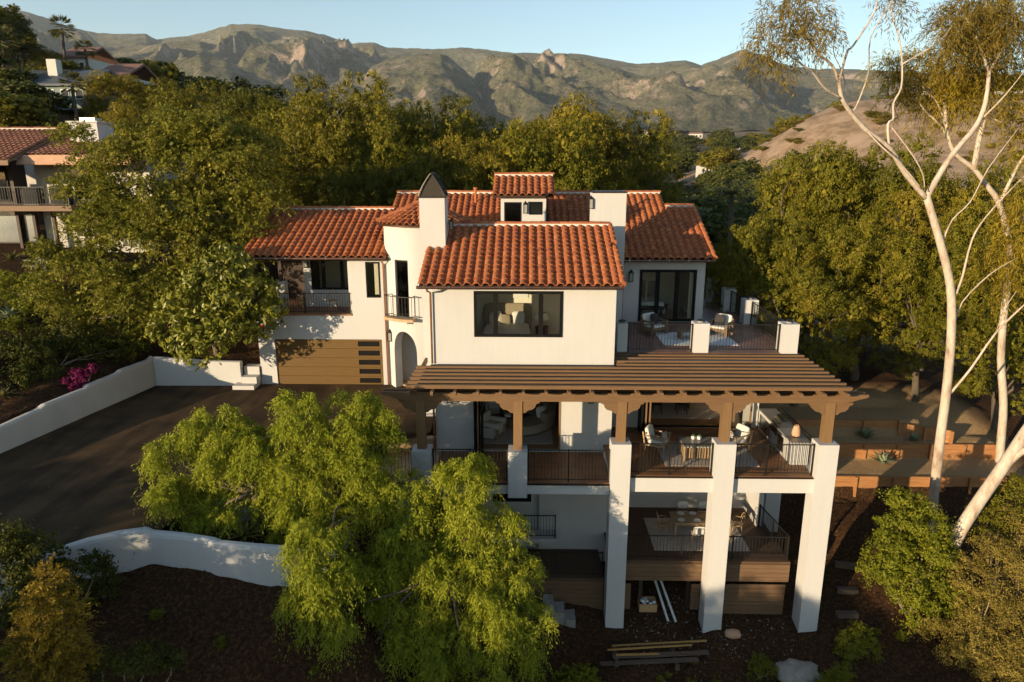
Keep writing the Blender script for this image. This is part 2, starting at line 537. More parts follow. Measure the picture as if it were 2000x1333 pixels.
CTRL = [
 # apron in front of the pillars and under the deck
 (3.5, 23, 0.05), (7.2, 23, -0.05), (10.9, 23, -0.02), (5, 21.5, -0.5), (9, 21.3, -0.7), (12, 21.5, -0.5), (5, 25.5, 0.5), (9, 25.5, 0.5), (6, 28, 1.2), (1, 23, 0.5), (1, 25.5, 1.0), (-2, 23.5, 2.2),
 (0, 15, -3.2), (6, 15, -3.6), (12, 15, -3.2), (0, 5, -7), (8, 2, -8), (-8, 2, -4), (0, -30, -14), (30, -30, -14), (-40, -30, -10), (0, -80, -24), (80, -60, -24), (-90, -60, -20),
 # bank under the low wall and pepper trees
 (-14.5, 15.6, 5.2), (-12.4, 17.9, 5.2), (-9.5, 17.8, 5.3), (-7.3, 17.7, 5.1), (-5.8, 17.9, 4.8), (-10, 14, 3.0), (-14, 12, 2.6), (-18, 12, 3.2), (-20, 8, 1.5), (-5, 15, 0.2), (-5, 19.5, 3.6), (-3, 21, 2.3), (-8.5, 20.5, 6.0), (-7.5, 23, 6.0), (-5, 23, 4.6),
 (-26, 12, 4.5), (-30, 5, 3),
 # above the driveway wall
 (-14.5, 33.2, 8.0), (-18.5, 33.2, 8.1), (-20, 28.5, 7.9), (-21.2, 24.2, 7.6), (-23, 20, 7.2), (-24, 28, 9.2), (-22, 34, 9.4), (-17, 36, 9.4), (-26, 36, 10.4), (-30, 41, 12.2), (-34, 44, 12.3), (-42, 38, 13), (-36, 30, 11), (-20, 45, 10.5), (-30, 55, 14),
 (-14, 40, 8.5),
 # right of the house
 (13, 24, 0.5), (13.5, 27, 2.0), (15.5, 28.6, 2.6), (18, 28.6, 2.6), (22.5, 28.6, 2.55), (13, 28.6, 2.3), (17, 25, 1.6), (20, 22, 0.0), (25, 18, -1.5), (16, 18, -1.8), (27, 28, 2.6), (35, 30, 2.5), (17, 33.5, 5.45), (21, 34, 5.3), (26, 34, 4.6), (13, 34, 5.6), (16, 40, 5.8), (22, 45, 5.8), (32, 44, 4.0), (12, 46, 5.6),
 # behind
 (0, 48, 5.8), (-8, 52, 6.2), (0, 62, 5.0), (12, 62, 3.2), (25, 70, 1.0), (45, 60, -1), (60, 40, -3), (-20, 70, 10), (-45, 60, 16), (-69, 108, 30), (-54, 92, 25), (-86, 130, 35.5), (-58, 84, 25.5), (-100, 150, 38), (-150, 150, 48), (-90, 220, 32), (-58, 150, 22), (-30, 110, 9), (0, 110, 3.5), (30, 110, 2), (60, 110, 2),
 (0, 200, 4), (50, 200, 3), (90, 160, 6), (-30, 220, 8), (60, 300, 9), (0, 320, 8), (-100, 350, 22), (-200, 260, 45), (-220, 120, 46), (-120, 60, 26), (-80, 20, 12), (-140, -20, 14),
 (100, 380, 16), (-50, 500, 24), (80, 560, 26), (200, 560, 34), (0, 800, 46), (250, 850, 60), (-300, 700, 70), (-250, 420, 50), (0, 1300, 70), (400, 1200, 75), (-500, 1200, 95), (1000, 1200, 85), (900, 600, 70), (-900, 700, 130), (-700, 250, 90),
 (100, 60, -4), (130, 110, 6), (120, 170, 17), (150, 250, 43), (210, 255, 46), (280, 260, 47), (113, 255, 43), (92, 245, 33), (78, 242, 22), (62, 235, 8), (160, 320, 38), (240, 330, 42), (120, 310, 36), (95, 300, 26), (350, 250, 46), (250, 180, 26), (250, 110, 10), (200, 60, -4), (500, 150, 20), (420, 350, 50),
 (1500, -500, -40), (-1500, -500, -10), (0, -1200, -60), (2500, 1500, 90), (-2500, 1500, 120), (0, 2500, 40), (1500, 3000, 40), (-1500, 3000, 40), (4000, -2000, -60), (-4000, -2000, -40), (0, -6000, -60), (7000, 2000, 150), (-7000, 2000, 250), (0, 8000, 20), (6000, 9000, 20), (-6000, 9000, 20), (9000, -6000, -60), (-9000, -6000, -60),
]
_C = np.array(CTRL, dtype=np.float64)
_D = np.hypot(_C[:, None, 0] - _C[None, :, 0], _C[:, None, 1] - _C[None, :, 1])
_A = np.zeros((len(_C) + 1, len(_C) + 1)); _A[:-1, :-1] = -_D - 0.15 * np.eye(len(_C)); _A[:-1, -1] = 1; _A[-1, :-1] = 1
_W = np.linalg.solve(_A, np.append(_C[:, 2], 0))
HOUSE_RECTS = [(-3.55, 10.0, 26.3, 46, 1.0), (-13.1, -3.5, 32.2, 46, 6.3), (3.5, 10.4, 23.9, 27, 1.9), (-1.0, 3.5, 23.9, 27, 1.2), (-5.5, 3.2, 23.4, 26.6, 5.2)]
def ground(x, y):
    x = np.asarray(x, dtype=np.float64); y = np.asarray(y, dtype=np.float64)
    shp = x.shape; xf = x.ravel(); yf = y.ravel()
    z = np.full(xf.shape, _W[-1])
    for i in range(len(_C)):
        z -= _W[i] * np.hypot(xf - _C[i, 0], yf - _C[i, 1])
    near = np.exp(-(((xf) / 60) ** 2 + ((yf - 25) / 60) ** 2))
    z += near * ((fbm(xf * 0.5, yf * 0.5, 4, 3) - 0.5) * 0.5 + (fbm(xf * 2.1, yf * 2.1, 3, 9) - 0.5) * 0.16)
    z += (1 - near) * (fbm(xf * 0.02, yf * 0.02, 5, 5) - 0.5) * np.clip((np.hypot(xf, yf) - 60) / 60, 0, 1) * 9
    # timber terraces on the right
    def band(y0, y1, zz, xe):
        nonlocal z
        m = (xf > 11.2) & (xf < xe) & (yf > y0) & (yf <= y1)
        z = np.where(m, zz + 0.06 * (yf - y0) + (fbm(xf * 1.5, yf * 1.5, 3, 21) - 0.5) * 0.08, z)
    band(29.06, 31.0, 3.66, 24.0)
    band(31.0, 32.2 , 4.46, 22.6)
    band(32.2, 34.2, 5.2, 19.6)
    # driveway bed
    ins = inpoly(xf, yf, DRIVE) | (dseg(xf, yf, DRIVE) < 0.18)
    z = np.where(ins, np.minimum(z, drive_z(yf) - 0.25), z)
    wl = (~ins) & (dseg(xf, yf, DRIVE[6:11], False) < 1.0)
    # level tops behind the driveway wall
    lv = (~ins) & (dseg(xf, yf, DRIVE[0:5], False) < 0.9)
    z = np.where(lv, np.minimum(z, drive_z(yf) + 1.12), z)
    for x0, x1, y0, y1, zz in HOUSE_RECTS:
        m = (xf > x0) & (xf < x1) & (yf > y0) & (yf < y1)
        z = np.where(m, np.minimum(z, zz), z)
    return z.reshape(shp)
def gz(x, y):
    return float(ground(np.array([x]), np.array([y]))[0])

def soilmat():
    m, nt, b = newmat('ground_mulch_and_scrub')
    n1 = noise(nt, 9, 6, 0.75, 'World')
    r1 = ramp(nt, n1.outputs[0], [(0.25, (0.015, 0.008, 0.005)), (0.48, (0.038, 0.019, 0.009)), (0.62, (0.10, 0.050, 0.021)), (0.78, (0.20, 0.115, 0.05))])
    # tan decomposed granite on the terraces by the timber walls
    g = N(nt, 'ShaderNodeNewGeometry')
    sp = N(nt, 'ShaderNodeSeparateXYZ'); nt.links.new(g.outputs['Position'], sp.inputs[0])
    def rng(src, a, b_):
        mr = N(nt, 'ShaderNodeMapRange'); mr.inputs[1].default_value = a; mr.inputs[2].default_value = b_
        nt.links.new(src, mr.inputs[0]); return mr.outputs[0]
    def mul(a, b_):
        q = N(nt, 'ShaderNodeMath', operation='MULTIPLY'); nt.links.new(a, q.inputs[0]); nt.links.new(b_, q.inputs[1]); return q.outputs[0]
    f = mul(mul(rng(sp.outputs[0], 11.0, 11.6), rng(sp.outputs[0], 24.0, 22.5)), mul(rng(sp.outputs[1], 29.0, 29.1), rng(sp.outputs[1], 36.5, 35.0)))
    n2 = noise(nt, 14, 5, 0.7, 'World')
    r2 = ramp(nt, n2.outputs[0], [(0.3, (0.26, 0.165, 0.08)), (0.7, (0.44, 0.29, 0.15))])
    mx = N(nt, 'ShaderNodeMix', data_type='RGBA'); nt.links.new(f, mx.inputs[0])
    nt.links.new(r1.outputs[0], mx.inputs[6]); nt.links.new(r2.outputs[0], mx.inputs[7])
    # distant ground: dry grass and scrub
    n3 = noise(nt, 0.045, 8, 0.7, 'World')
    r3 = ramp(nt, n3.outputs[0], [(0.38, (0.050, 0.050, 0.022)), (0.5, (0.20, 0.14, 0.085)), (0.62, (0.33, 0.235, 0.16))])
    far = rng(sp.outputs[1], 60, 100)
    mx2 = N(nt, 'ShaderNodeMix', data_type='RGBA'); nt.links.new(far, mx2.inputs[0])
    nt.links.new(mx.outputs[2], mx2.inputs[6]); nt.links.new(r3.outputs[0], mx2.inputs[7])
    # tan grassy hill
    n4 = noise(nt, 0.14, 9, 0.72, 'World')
    r4 = ramp(nt, n4.outputs[0], [(0.3, (0.11, 0.085, 0.045)), (0.43, (0.23, 0.155, 0.095)), (0.56, (0.35, 0.245, 0.165)), (0.75, (0.44, 0.315, 0.22))])
    hill = mul(mul(rng(sp.outputs[0], 58, 72), rng(sp.outputs[2], 10, 14)), mul(rng(sp.outputs[1], 130, 160), rng(sp.outputs[1], 420, 380)))
    mx3 = N(nt, 'ShaderNodeMix', data_type='RGBA'); nt.links.new(hill, mx3.inputs[0])
    nt.links.new(mx2.outputs[2], mx3.inputs[6]); nt.links.new(r4.outputs[0], mx3.inputs[7])
    nt.links.new(mx3.outputs[2], b.inputs['Base Color'])
    b.inputs['Roughness'].default_value = 0.97
    b.inputs['Specular IOR Level'].default_value = 0.1
    nb = noise(nt, 26, 5, 0.75, 'World'); bump(nt, nb.outputs[0], b, 0.9, 0.06)
    return m
def axis(lo, hi, step, far_lo, far_hi, g=1.16):
    a = list(np.arange(lo, hi + 1e-6, step))
    s = step; v = hi
    while v < far_hi:
        s *= g; v += s; a.append(v)
    s = step; v = lo; b = []
    while v > far_lo:
        s *= g; v -= s; b.append(v)
    return np.array(b[::-1] + a)
GX = axis(-25, 25, 0.26, -6300, 6300, 1.09); GY = axis(13, 37, 0.26, -6300, 6300, 1.09)
_x, _y = np.meshgrid(GX, GY)
_z = ground(_x, _y)
nx, ny = len(GX), len(GY)
_i = np.arange(nx * ny).reshape(ny, nx)
Q = np.stack([_i[:-1, :-1], _i[:-1, 1:], _i[1:, 1:], _i[1:, :-1]], -1).reshape(-1, 4)
g_ob = fastmesh('ground', np.stack([_x, _y, _z], -1).reshape(-1, 3), Q, soilmat(), smooth=True)
tag(g_ob, kind='structure')

# ------------------------------------------------------------------ driveway
def asphalt():
    m, nt, b = newmat('asphalt')
    n1 = noise(nt, 0.45, 5, 0.6, 'World', (1, 1.6, 1))
    r1 = ramp(nt, n1.outputs[0], [(0.3, (0.038, 0.028, 0.018)), (0.5, (0.066, 0.043, 0.024)), (0.7, (0.095, 0.060, 0.032))])
    n2 = noise(nt, 45, 4, 0.8, 'World')
    r2 = ramp(nt, n2.outputs[0], [(0.3, (0.75, 0.75, 0.75)), (0.7, (1.2, 1.18, 1.15))])
    mx = N(nt, 'ShaderNodeMix', data_type='RGBA', blend_type='MULTIPLY'); mx.inputs[0].default_value = 1
    nt.links.new(r1.outputs[0], mx.inputs[6]); nt.links.new(r2.outputs[0], mx.inputs[7])
    nw = noise(nt, 0.9, 3, 0.5, 'World', (1.3, 0.25, 1))
    rw = ramp(nt, nw.outputs[0], [(0.42, (0.72, 0.72, 0.74)), (0.5, (1, 1, 1)), (0.62, (1.25, 1.2, 1.1))])
    mw = N(nt, 'ShaderNodeMix', data_type='RGBA', blend_type='MULTIPLY'); mw.inputs[0].default_value = 1
    nt.links.new(mx.outputs[2], mw.inputs[6]); nt.links.new(rw.outputs[0], mw.inputs[7]); mx = mw
    # pale specks of fallen leaves and grit
    n3 = noise(nt, 30, 2, 0.5, 'World')
    r3 = ramp(nt, n3.outputs[0], [(0.72, (0, 0, 0)), (0.76, (1, 1, 1))])
    mx2 = N(nt, 'ShaderNodeMix', data_type='RGBA'); nt.links.new(r3.outputs[0], mx2.inputs[0])
    nt.links.new(mx.outputs[2], mx2.inputs[6]); mx2.inputs[7].default_value = (0.15, 0.11, 0.06, 1)
    nt.links.new(mx2.outputs[2], b.inputs['Base Color'])
    b.inputs['Roughness'].default_value = 0.9
    b.inputs['Specular IOR Level'].default_value = 0.08
    nb = noise(nt, 60, 4, 0.8, 'World'); bump(nt, nb.outputs[0], b, 0.5, 0.02)
    return m
bm = bmesh.new()
vv = [bm.verts.new((x, y, float(drive_z(np.array(y))))) for x, y in DRIVE]
bm.faces.new(vv)
bmesh.ops.triangulate(bm, faces=bm.faces[:])
bmesh.ops.recalc_face_normals(bm, faces=bm.faces[:])
me = bpy.data.meshes.new('driveway'); bm.to_mesh(me); bm.free()
if me.polygons[0].normal.z < 0: me.flip_normals()
me.materials.append(asphalt())
ob = bpy.data.objects.new('driveway', me); col.objects.link(ob); tag(ob, kind='structure')

# ------------------------------------------------------------------ mountains
def mountains():
    az0, az1 = -0.92, 0.90
    na, nd = 900, 225
    A = np.linspace(az0, az1, na)
    Dn = np.concatenate([np.linspace(1500, 5200, 185), np.linspace(5225, 6900, nd - 185)])
    a, d = np.meshgrid(A, Dn)
    x = a * d; y = d.copy()
    def crest(pts, dist):
        # crest line given by what it shows against: azimuth and height at its distance
        P = [at(px, py, dist) for px, py in pts]
        return np.array([p.x / p.y for p in P]), np.array([p.z for p in P])
    sky_pts = [(-200, 10), (-60, 5), (0, 13), (60, 25), (130, 50), (190, 64), (240, 66), (285, 66), (305, 78), (330, 73), (370, 70), (420, 58), (450, 48), (500, 47), (560, 57), (600, 60), (640, 70), (680, 86), (700, 82), (730, 84), (755, 93), (800, 94), (850, 97), (900, 92), (950, 97), (1000, 103), (1050, 104), (1100, 104), (1130, 105), (1180, 115), (1240, 125), (1300, 121), (1340, 118), (1370, 127), (1400, 117), (1440, 100), (1455, 97), (1480, 105), (1530, 125), (1600, 135), (1700, 137), (1800, 142), (2000, 150), (2200, 150)]
    def warp(s, seed, amp, L): return (fbm(x / L, y / L, 3, seed) - 0.5) * amp
    xw = x + warp(1, 41, 700, 900); yw = y + warp(1, 57, 700, 900)
    sp1 = ridged(xw / 820, yw / 1700, 3, 71, 0.42)
    sp2 = ridged(xw / 260 + 5, yw / 420, 4, 91, 0.5)
    sp3 = ridged(xw / 120 + 9, yw / 170, 3, 131, 0.5)
    base = 60 + (d - 1500) * 0.018
    z = base + (fbm(x / 300, y / 300, 5, 15) - 0.5) * 60
    def ridge(pts, dist, wf, wb, amp1=0.42, amp2=0.10, sharp=1.0, lim=None):
        nonlocal z
        ca, cz = crest(pts, dist)
        h = np.interp(a, ca, cz)
        if lim is not None:
            l, r, f = lim
            la, ra = at(l, 100, dist), at(r, 100, dist)
            la, ra = la.x / la.y, ra.x / ra.y
            e = np.clip((a - la) / f, 0, 1) * np.clip((ra - a) / f, 0, 1)
            h = h * (e * e * (3 - 2 * e))
        dd = dist + (fbm(a * 9, a * 0 + dist, 3, int(dist) % 97) - 0.5) * 400
        h = (h - CZ) * dd / dist + CZ
        t = np.where(d < dd, (dd - d) / wf, (d - dd) / wb)
        s = np.clip(1 - t, 0, 1) ** sharp
        k = np.clip(t * 1.7, 0, 1); k = k * k * (3 - 2 * k) * np.clip((1 - t) * 2.5, 0, 1)
        hh = h * s + k * h * (amp1 * (sp1 - 0.62) + amp2 * 1.35 * (sp2 - 0.6) + 0.045 * (sp3 - 0.6))
        hh = hh + (sp2 - 0.6) * h * 0.006
        # smooth maximum
        kk = 55.0
        m = np.maximum(z, hh)
        z = m + np.log1p(np.exp(-np.abs(z - hh) / kk)) * kk * 0.35
    ridge(sky_pts, 5400, 3600, 3800, 0.50, 0.12, 1.05)
    ridge([(-100, 70), (60, 100), (150, 112), (200, 102), (260, 92), (330, 84), (390, 79), (430, 92), (480, 112), (560, 140), (640, 165), (720, 200), (820, 250)], 3700, 1900, 1700, 0.34, 0.12, 0.95, (-250, 800, 0.12))
    ridge([(620, 175), (690, 150), (750, 120), (790, 108), (830, 104), (862, 106), (885, 118), (920, 150), (960, 175), (1010, 200)], 3300, 1500, 1300, 0.30, 0.14, 0.9, (640, 1010, 0.06))
    ridge([(960, 190), (1010, 165), (1080, 145), (1130, 132), (1165, 124), (1195, 131), (1240, 145), (1290, 160), (1330, 185)], 3900, 1800, 1500, 0.34, 0.14, 0.9, (930, 1350, 0.06))
    ridge([(1250, 190), (1330, 160), (1400, 128), (1440, 108), (1458, 101), (1485, 112), (1540, 138), (1600, 155), (1680, 170), (1760, 190)], 4300, 2400, 1800, 0.36, 0.13, 0.95, (1240, 1800, 0.07))
    ridge([(1000, 225), (1090, 205), (1150, 195), (1200, 205), (1260, 222)], 2500, 900, 800, 0.22, 0.12, 0.9, (960, 1300, 0.05))
    ridge([(200, 190), (300, 150), (390, 110), (440, 118), (520, 160), (600, 200)], 2800, 1000, 900, 0.25, 0.12, 0.9, (150, 640, 0.06))
    z = z + (fbm(x / 70, y / 70, 4, 33) - 0.5) * 14
    V = np.stack([x, y, z], -1).reshape(-1, 3)
    i = np.arange(na * nd).reshape(nd, na)
    q = np.stack([i[:-1, :-1], i[:-1, 1:], i[1:, 1:], i[1:, :-1]], -1).reshape(-1, 4)
    m, nt, b = newmat('chaparral_and_rock')
    n1 = noise(nt, 0.012, 8, 0.72, 'World')
    r1 = ramp(nt, n1.outputs[0], [(0.32, (0.085, 0.092, 0.052)), (0.5, (0.150, 0.142, 0.084)), (0.68, (0.23, 0.195, 0.13))])
    nf = noise(nt, 0.07, 5, 0.7, 'World')
    rf = ramp(nt, nf.outputs[0], [(0.36, (0.45, 0.47, 0.42)), (0.5, (0.95, 0.95, 0.92)), (0.66, (1.45, 1.38, 1.3))])
    mf = N(nt, 'ShaderNodeMix', data_type='RGBA', blend_type='MULTIPLY'); mf.inputs[0].default_value = 1
    nt.links.new(r1.outputs[0], mf.inputs[6]); nt.links.new(rf.outputs[0], mf.inputs[7])
    n2 = noise(nt, 0.0035, 9, 0.75, 'World')
    g = N(nt, 'ShaderNodeNewGeometry'); sp = N(nt, 'ShaderNodeSeparateXYZ'); nt.links.new(g.outputs['Normal'], sp.inputs[0])
    st = N(nt, 'ShaderNodeMapRange'); st.inputs[1].default_value = 0.93; st.inputs[2].default_value = 0.6
    nt.links.new(sp.outputs[2], st.inputs[0])
    ad = N(nt, 'ShaderNodeMath', operation='MULTIPLY_ADD'); nt.links.new(st.outputs[0], ad.inputs[0]); ad.inputs[1].default_value = 0.10
    nt.links.new(n2.outputs[0], ad.inputs[2])
    n5 = noise(nt, 0.03, 6, 0.75, 'World')
    ad2 = N(nt, 'ShaderNodeMath', operation='MULTIPLY_ADD'); nt.links.new(n5.outputs[0], ad2.inputs[0]); ad2.inputs[1].default_value = 0.35
    nt.links.new(ad.outputs[0], ad2.inputs[2])
    rk = ramp(nt, ad2.outputs[0], [(0.765, (0, 0, 0)), (0.84, (1, 1, 1))])
    mx = N(nt, 'ShaderNodeMix', data_type='RGBA'); nt.links.new(rk.outputs[0], mx.inputs[0])
    nt.links.new(mf.outputs[2], mx.inputs[6]); mx.inputs[7].default_value = (0.40, 0.30, 0.23, 1)
    nt.links.new(mx.outputs[2], b.inputs['Base Color'])
    b.inputs['Roughness'].default_value = 0.97; b.inputs['Specular IOR Level'].default_value = 0.05
    nb = noise(nt, 0.05, 6, 0.8, 'World'); bump(nt, nb.outputs[0], b, 1.0, 22.0)
    o = fastmesh('mountain', V, q, m, smooth=True)
    tag(o, kind='structure')
mountains()
# ------------------------------------------------------------------ main house
house = thing('house', 'large white stucco hillside house with red barrel tile roofs and stacked terraces', 'house', (0, 26.2, 0))
def wall_x(mb, x0, x1, z0, z1, y0, y1, holes=()):
    # wall running along x between depths y0..y1 with rectangular openings (xa, xb, za, zb)
    xs = sorted({x0, x1, *[h[0] for h in holes], *[h[1] for h in holes]})
    zs = sorted({z0, z1, *[h[2] for h in holes], *[h[3] for h in holes]})
    xs = [v for v in xs if x0 <= v <= x1]; zs = [v for v in zs if z0 <= v <= z1]
    for i in range(len(xs) - 1):
        run = None
        for k in range(len(zs) - 1):
            cx, cz = (xs[i] + xs[i + 1]) / 2, (zs[k] + zs[k + 1]) / 2
            solid = not any(h[0] < cx < h[1] and h[2] < cz < h[3] for h in holes)
            if solid:
                run = (run[0], zs[k + 1]) if run else (zs[k], zs[k + 1])
            if (not solid or k == len(zs) - 2) and run:
                mb.box(xs[i], xs[i + 1], y0, y1, run[0], run[1]); run = None
def wall(name, f, material='stucco', parent=None, **kw):
    mb = MB(); f(mb)
    return mb.build(name, M[material], parent or house, **kw)
def window(x0, x1, z0, z1, y, mull=(), fr=0.07, parent=None, name='window', glass='glass', depth=0.10, horiz=()):
    """frame flush in an opening at depth y (front face), panes between the mullions"""
    mb = MB()
    d0, d1 = y, y + depth
    mb.box(x0, x1, d0, d1, z1 - fr, z1); mb.box(x0, x1, d0, d1, z0, z0 + fr)
    mb.box(x0, x0 + fr, d0, d1, z0 + fr, z1 - fr); mb.box(x1 - fr, x1, d0, d1, z0 + fr, z1 - fr)
    for mx_ in mull:
        mb.box(mx_ - fr * 0.8, mx_ + fr * 0.8, d0 + 0.002, d1 - 0.002, z0 + fr, z1 - fr)
    fo = mb.build(name, M['frame'], parent or house)
    edges = [x0] + list(mull) + [x1]
    for i in range(len(edges) - 1):
        MB().box(edges[i] + fr * 0.75, edges[i + 1] - fr * 0.75, (d0 + d1) / 2 - 0.006, (d0 + d1) / 2 + 0.006, z0 + fr * 0.9, z1 - fr * 0.9).build('pane', M[glass], fo)
    return fo

# ---- bedroom block (upper), living block (main floor), lower block
XL, XR, YF = -3.60, 3.53, 26.2
T = 0.25
wall('bedroom_wall', lambda m: (
    wall_x(m, XL, XR, 9.5, 13.02, YF, YF + T, [(-1.99, 1.47, 10.83, 12.66)]),
    m.box(XL, XL + T, YF + T, 26.9, 9.5, 13.02), m.box(XL, XL + T, 27.9, 33.4, 9.5, 13.02), m.box(XL, XL + T, 26.9, 27.9, 9.5, 11.0), m.box(XL, XL + T, 26.9, 27.9, 12.5, 13.02), m.box(XR - T, XR, YF + T, 33.4, 9.5, 13.02),
    m.prism([(25.95 + .25, 13.02), (33.4, 13.02), (33.4, 13.4), (30.3, 14.66), (26.2, 13.04)], 'x', XR - T, XR),
    m.prism([(26.2, 13.02), (33.4, 13.02), (33.4, 13.4), (30.3, 14.66), (26.2, 13.04)], 'x', XL, XL + T)))
wall('bedroom_interior', lambda m: (m.box(XL + T, XR - T, 30.6, 30.75, 9.8, 13.0), m.box(XL + T, XR - T, YF + T, 30.6, 12.9, 13.0)), 'interior')
wall('bedroom_floor', lambda m: m.box(XL + T, XR - T, YF + T, 30.6, 9.6, 9.8), 'oakfloor')
window(-1.99, 1.47, 10.83, 12.66, YF - 0.03, (-1.14, 0.62), 0.11)
sw = MB()
for b_ in ((26.9, 27.9, 11.0, 11.07), (26.9, 27.9, 12.43, 12.5), (26.9, 26.97, 11.07, 12.43), (27.83, 27.9, 11.07, 12.43)): sw.box(XL + 0.08, XL + 0.16, *b_)
swo = sw.build('side_window', M['frame'], house)
MB().box(XL + 0.115, XL + 0.125, 26.96, 27.84, 11.06, 12.44).build('pane', M['glass'], swo)
wall('living_room_wall', lambda m: (
    wall_x(m, XL, XR, 1.0, 9.5, YF + 0.003, YF + T, [(-2.05, 1.47, 6.02, 8.75), (-1.3, 0.3, 3.75, 4.5)]),
    m.box(XL, XL + T, YF + T, 33.4, 1.0, 9.5), m.box(XR - T, XR, YF + T, 33.4, 1.0, 9.5)))
wall('living_room_interior', lambda m: (m.box(XL + T, XR - T, 32.0, 32.2, 5.7, 9.4), m.box(XL + T, XR - T, YF + T, 32.0, 9.1, 9.3)), 'interior')
wall('living_room_floor', lambda m: m.box(XL + T, XR - T, YF + 0.02, 32.0, 5.75, 6.0), 'oakfloor')
window(-1.3, 0.3, 3.75, 4.5, YF - 0.01, (), 0.07, glass='glass_dark')
wall('basement_interior', lambda m: m.box(XL + T, XR - T, YF + 1.5, YF + 1.6, 3.0, 5.6), 'interior')
wall('wall_return', lambda m: m.box(0.62, XR + 0.6, YF - 0.22, YF - 0.003, 1.4, 5.62))
# bifold doors of the living room, folded at the left
for k, dx in enumerate((-2.0, -1.86, -1.72)):
    d = MB(); d.box(dx, dx + 0.05, YF - 0.75, YF + 0.1, 6.03, 8.72)
    o = d.build('folding_door', M['frame'] if k != 1 else M['teak'], house)
wall('door_jamb', lambda m: m.box(1.40, 1.47, YF - 0.01, YF + T, 6.02, 8.75), 'teak')
wall('door_jamb', lambda m: m.box(-2.05, -2.012, YF + 0.12, YF + T, 6.02, 8.75), 'teak')

# ---- dining block
YD = 28.2
wall('dining_room_wall', lambda m: (
    wall_x(m, XR + 0.003, 10.1, 5.5, 9.5, YD, YD + T, [(4.92, 9.5, 6.33, 8.95)]),
    m.box(9.85, 10.1, YD + T, 34.0, 1.2, 9.5), m.box(XR + 0.003, 10.1, YD, YD + T, 1.0, 5.5)))
wall('dining_interior', lambda m: (m.box(XR + T, 9.85, 33.4, 33.6, 6.2, 9.4), m.box(XR + T, 9.85, YD + T, 33.4, 9.0, 9.2)), 'interior')
wall('dining_floor', lambda m: m.box(XR + 0.02, 9.84, YD + 0.02, 33.4, 6.0, 6.33), 'oakfloor')
for k, dx in enumerate((4.95, 5.1, 5.26)):
    o = MB().box(dx, dx + 0.055, YD - 0.85, YD + 0.1, 6.36, 8.9).build('folding_door', M['frame'] if k == 0 else M['teak'], house)
# open leaf at the right: teak frame with glass
dl = MB()
for a, b in (((8.95, 27.95), (9.02, 27.96)), ((9.66, 27.95), (9.74, 27.96))):
    dl.box(a[0], b[0], 27.93, 27.99, 6.36, 8.9)
dl.box(9.02, 9.66, 27.93, 27.99, 6.36, 6.5); dl.box(9.02, 9.66, 27.93, 27.99, 8.8, 8.9)
dlo = dl.build('open_door_leaf', M['teak'], house)
MB().box(9.02, 9.66, 27.955, 27.965, 6.5, 8.8).build('pane', M['glass'], dlo)
MB().box(9.68, 9.70, 27.86, 27.93, 7.2, 7.4).build('handle', M['black'], dlo)

# ---- terraces, beams, pillars
wall('terrace_slab', lambda m: (m.box(3.2, 10.56, 23.4, YD, 6.04, 6.285), m.box(-5.6, 3.2, 23.4, YF, 5.72, 5.955)))
def tiled_floor(name, x0, x1, y0, y1, z0, z1, nx_, ny_, mk, gk, skip=None):
    # bedding slab with single tiles laid on it, open joints between
    bed = wall(name, lambda m: m.box(x0, x1, y0, y1, z0, z1 - 0.014), gk)
    tw_, td_ = (x1 - x0) / nx_, (y1 - y0) / ny_
    q = MB().box(-tw_ / 2 + 0.006, tw_ / 2 - 0.006, -td_ / 2 + 0.006, td_ / 2 - 0.006, 0, 0.013)
    o0 = q.build('floor_tile', M[mk]); me_ = o0.data; bpy.data.objects.remove(o0)
    for i in range(nx_):
        for j in range(ny_):
            cx, cy = x0 + tw_ * (i + 0.5), y0 + td_ * (j + 0.5)
            if skip and skip(cx, cy): continue
            o = bpy.data.objects.new('floor_tile', me_); col.objects.link(o); o.parent = bed
            o.location = Vector((cx, cy, z1 - 0.0135 + random.uniform(-0.0012, 0.0005))) - WL[bed.name]
    return bed
random.seed(9)
M['grout'] = surf('dark_grout', (0.075, 0.045, 0.028), (0.055, 0.034, 0.022), 0.9, 4)
def paverflat(name, c1, c2):
    m, nt, b = newmat(name)
    oi = N(nt, 'ShaderNodeObjectInfo')
    r = ramp(nt, oi.outputs['Random'], [(0.0, c1), (1.0, c2)])
    n = noise(nt, 2.4, 5, 0.6, 'World'); r2 = ramp(nt, n.outputs[0], [(0.3, (0.82, 0.8, 0.78)), (0.7, (1.12, 1.12, 1.12))])
    mx = N(nt, 'ShaderNodeMix', data_type='RGBA', blend_type='MULTIPLY'); mx.inputs[0].default_value = 1.0
    nt.links.new(r.outputs[0], mx.inputs[6]); nt.links.new(r2.outputs[0], mx.inputs[7]); nt.links.new(mx.outputs[2], b.inputs['Base Color'])
    b.inputs['Roughness'].default_value = 0.5; b.inputs['Specular IOR Level'].default_value = 0.3
    return m
M['pavertile'] = paverflat('brown_floor_tile', (0.27, 0.128, 0.058), (0.20, 0.096, 0.046))
M['pavertile_up'] = paverflat('slate_brown_floor_tile', (0.24, 0.13, 0.09), (0.185, 0.102, 0.074))
tiled_floor('terrace_floor', 3.22, 10.62, 23.3, YD - 0.003, 6.285, 6.33, 8, 12, 'pavertile', 'grout')
tiled_floor('lower_terrace_floor', -3.4, 3.18, 23.3, YF - 0.003, 5.955, 6.0, 7, 7, 'pavertile', 'grout')
wall('entry_terrace_floor', lambda m: (m.box(-5.6, -3.403, 23.3, 26.5, 5.955, 6.0), m.box(-5.6, -3.62, 26.2, 26.5, 6.0, 6.55)), 'sandtile')
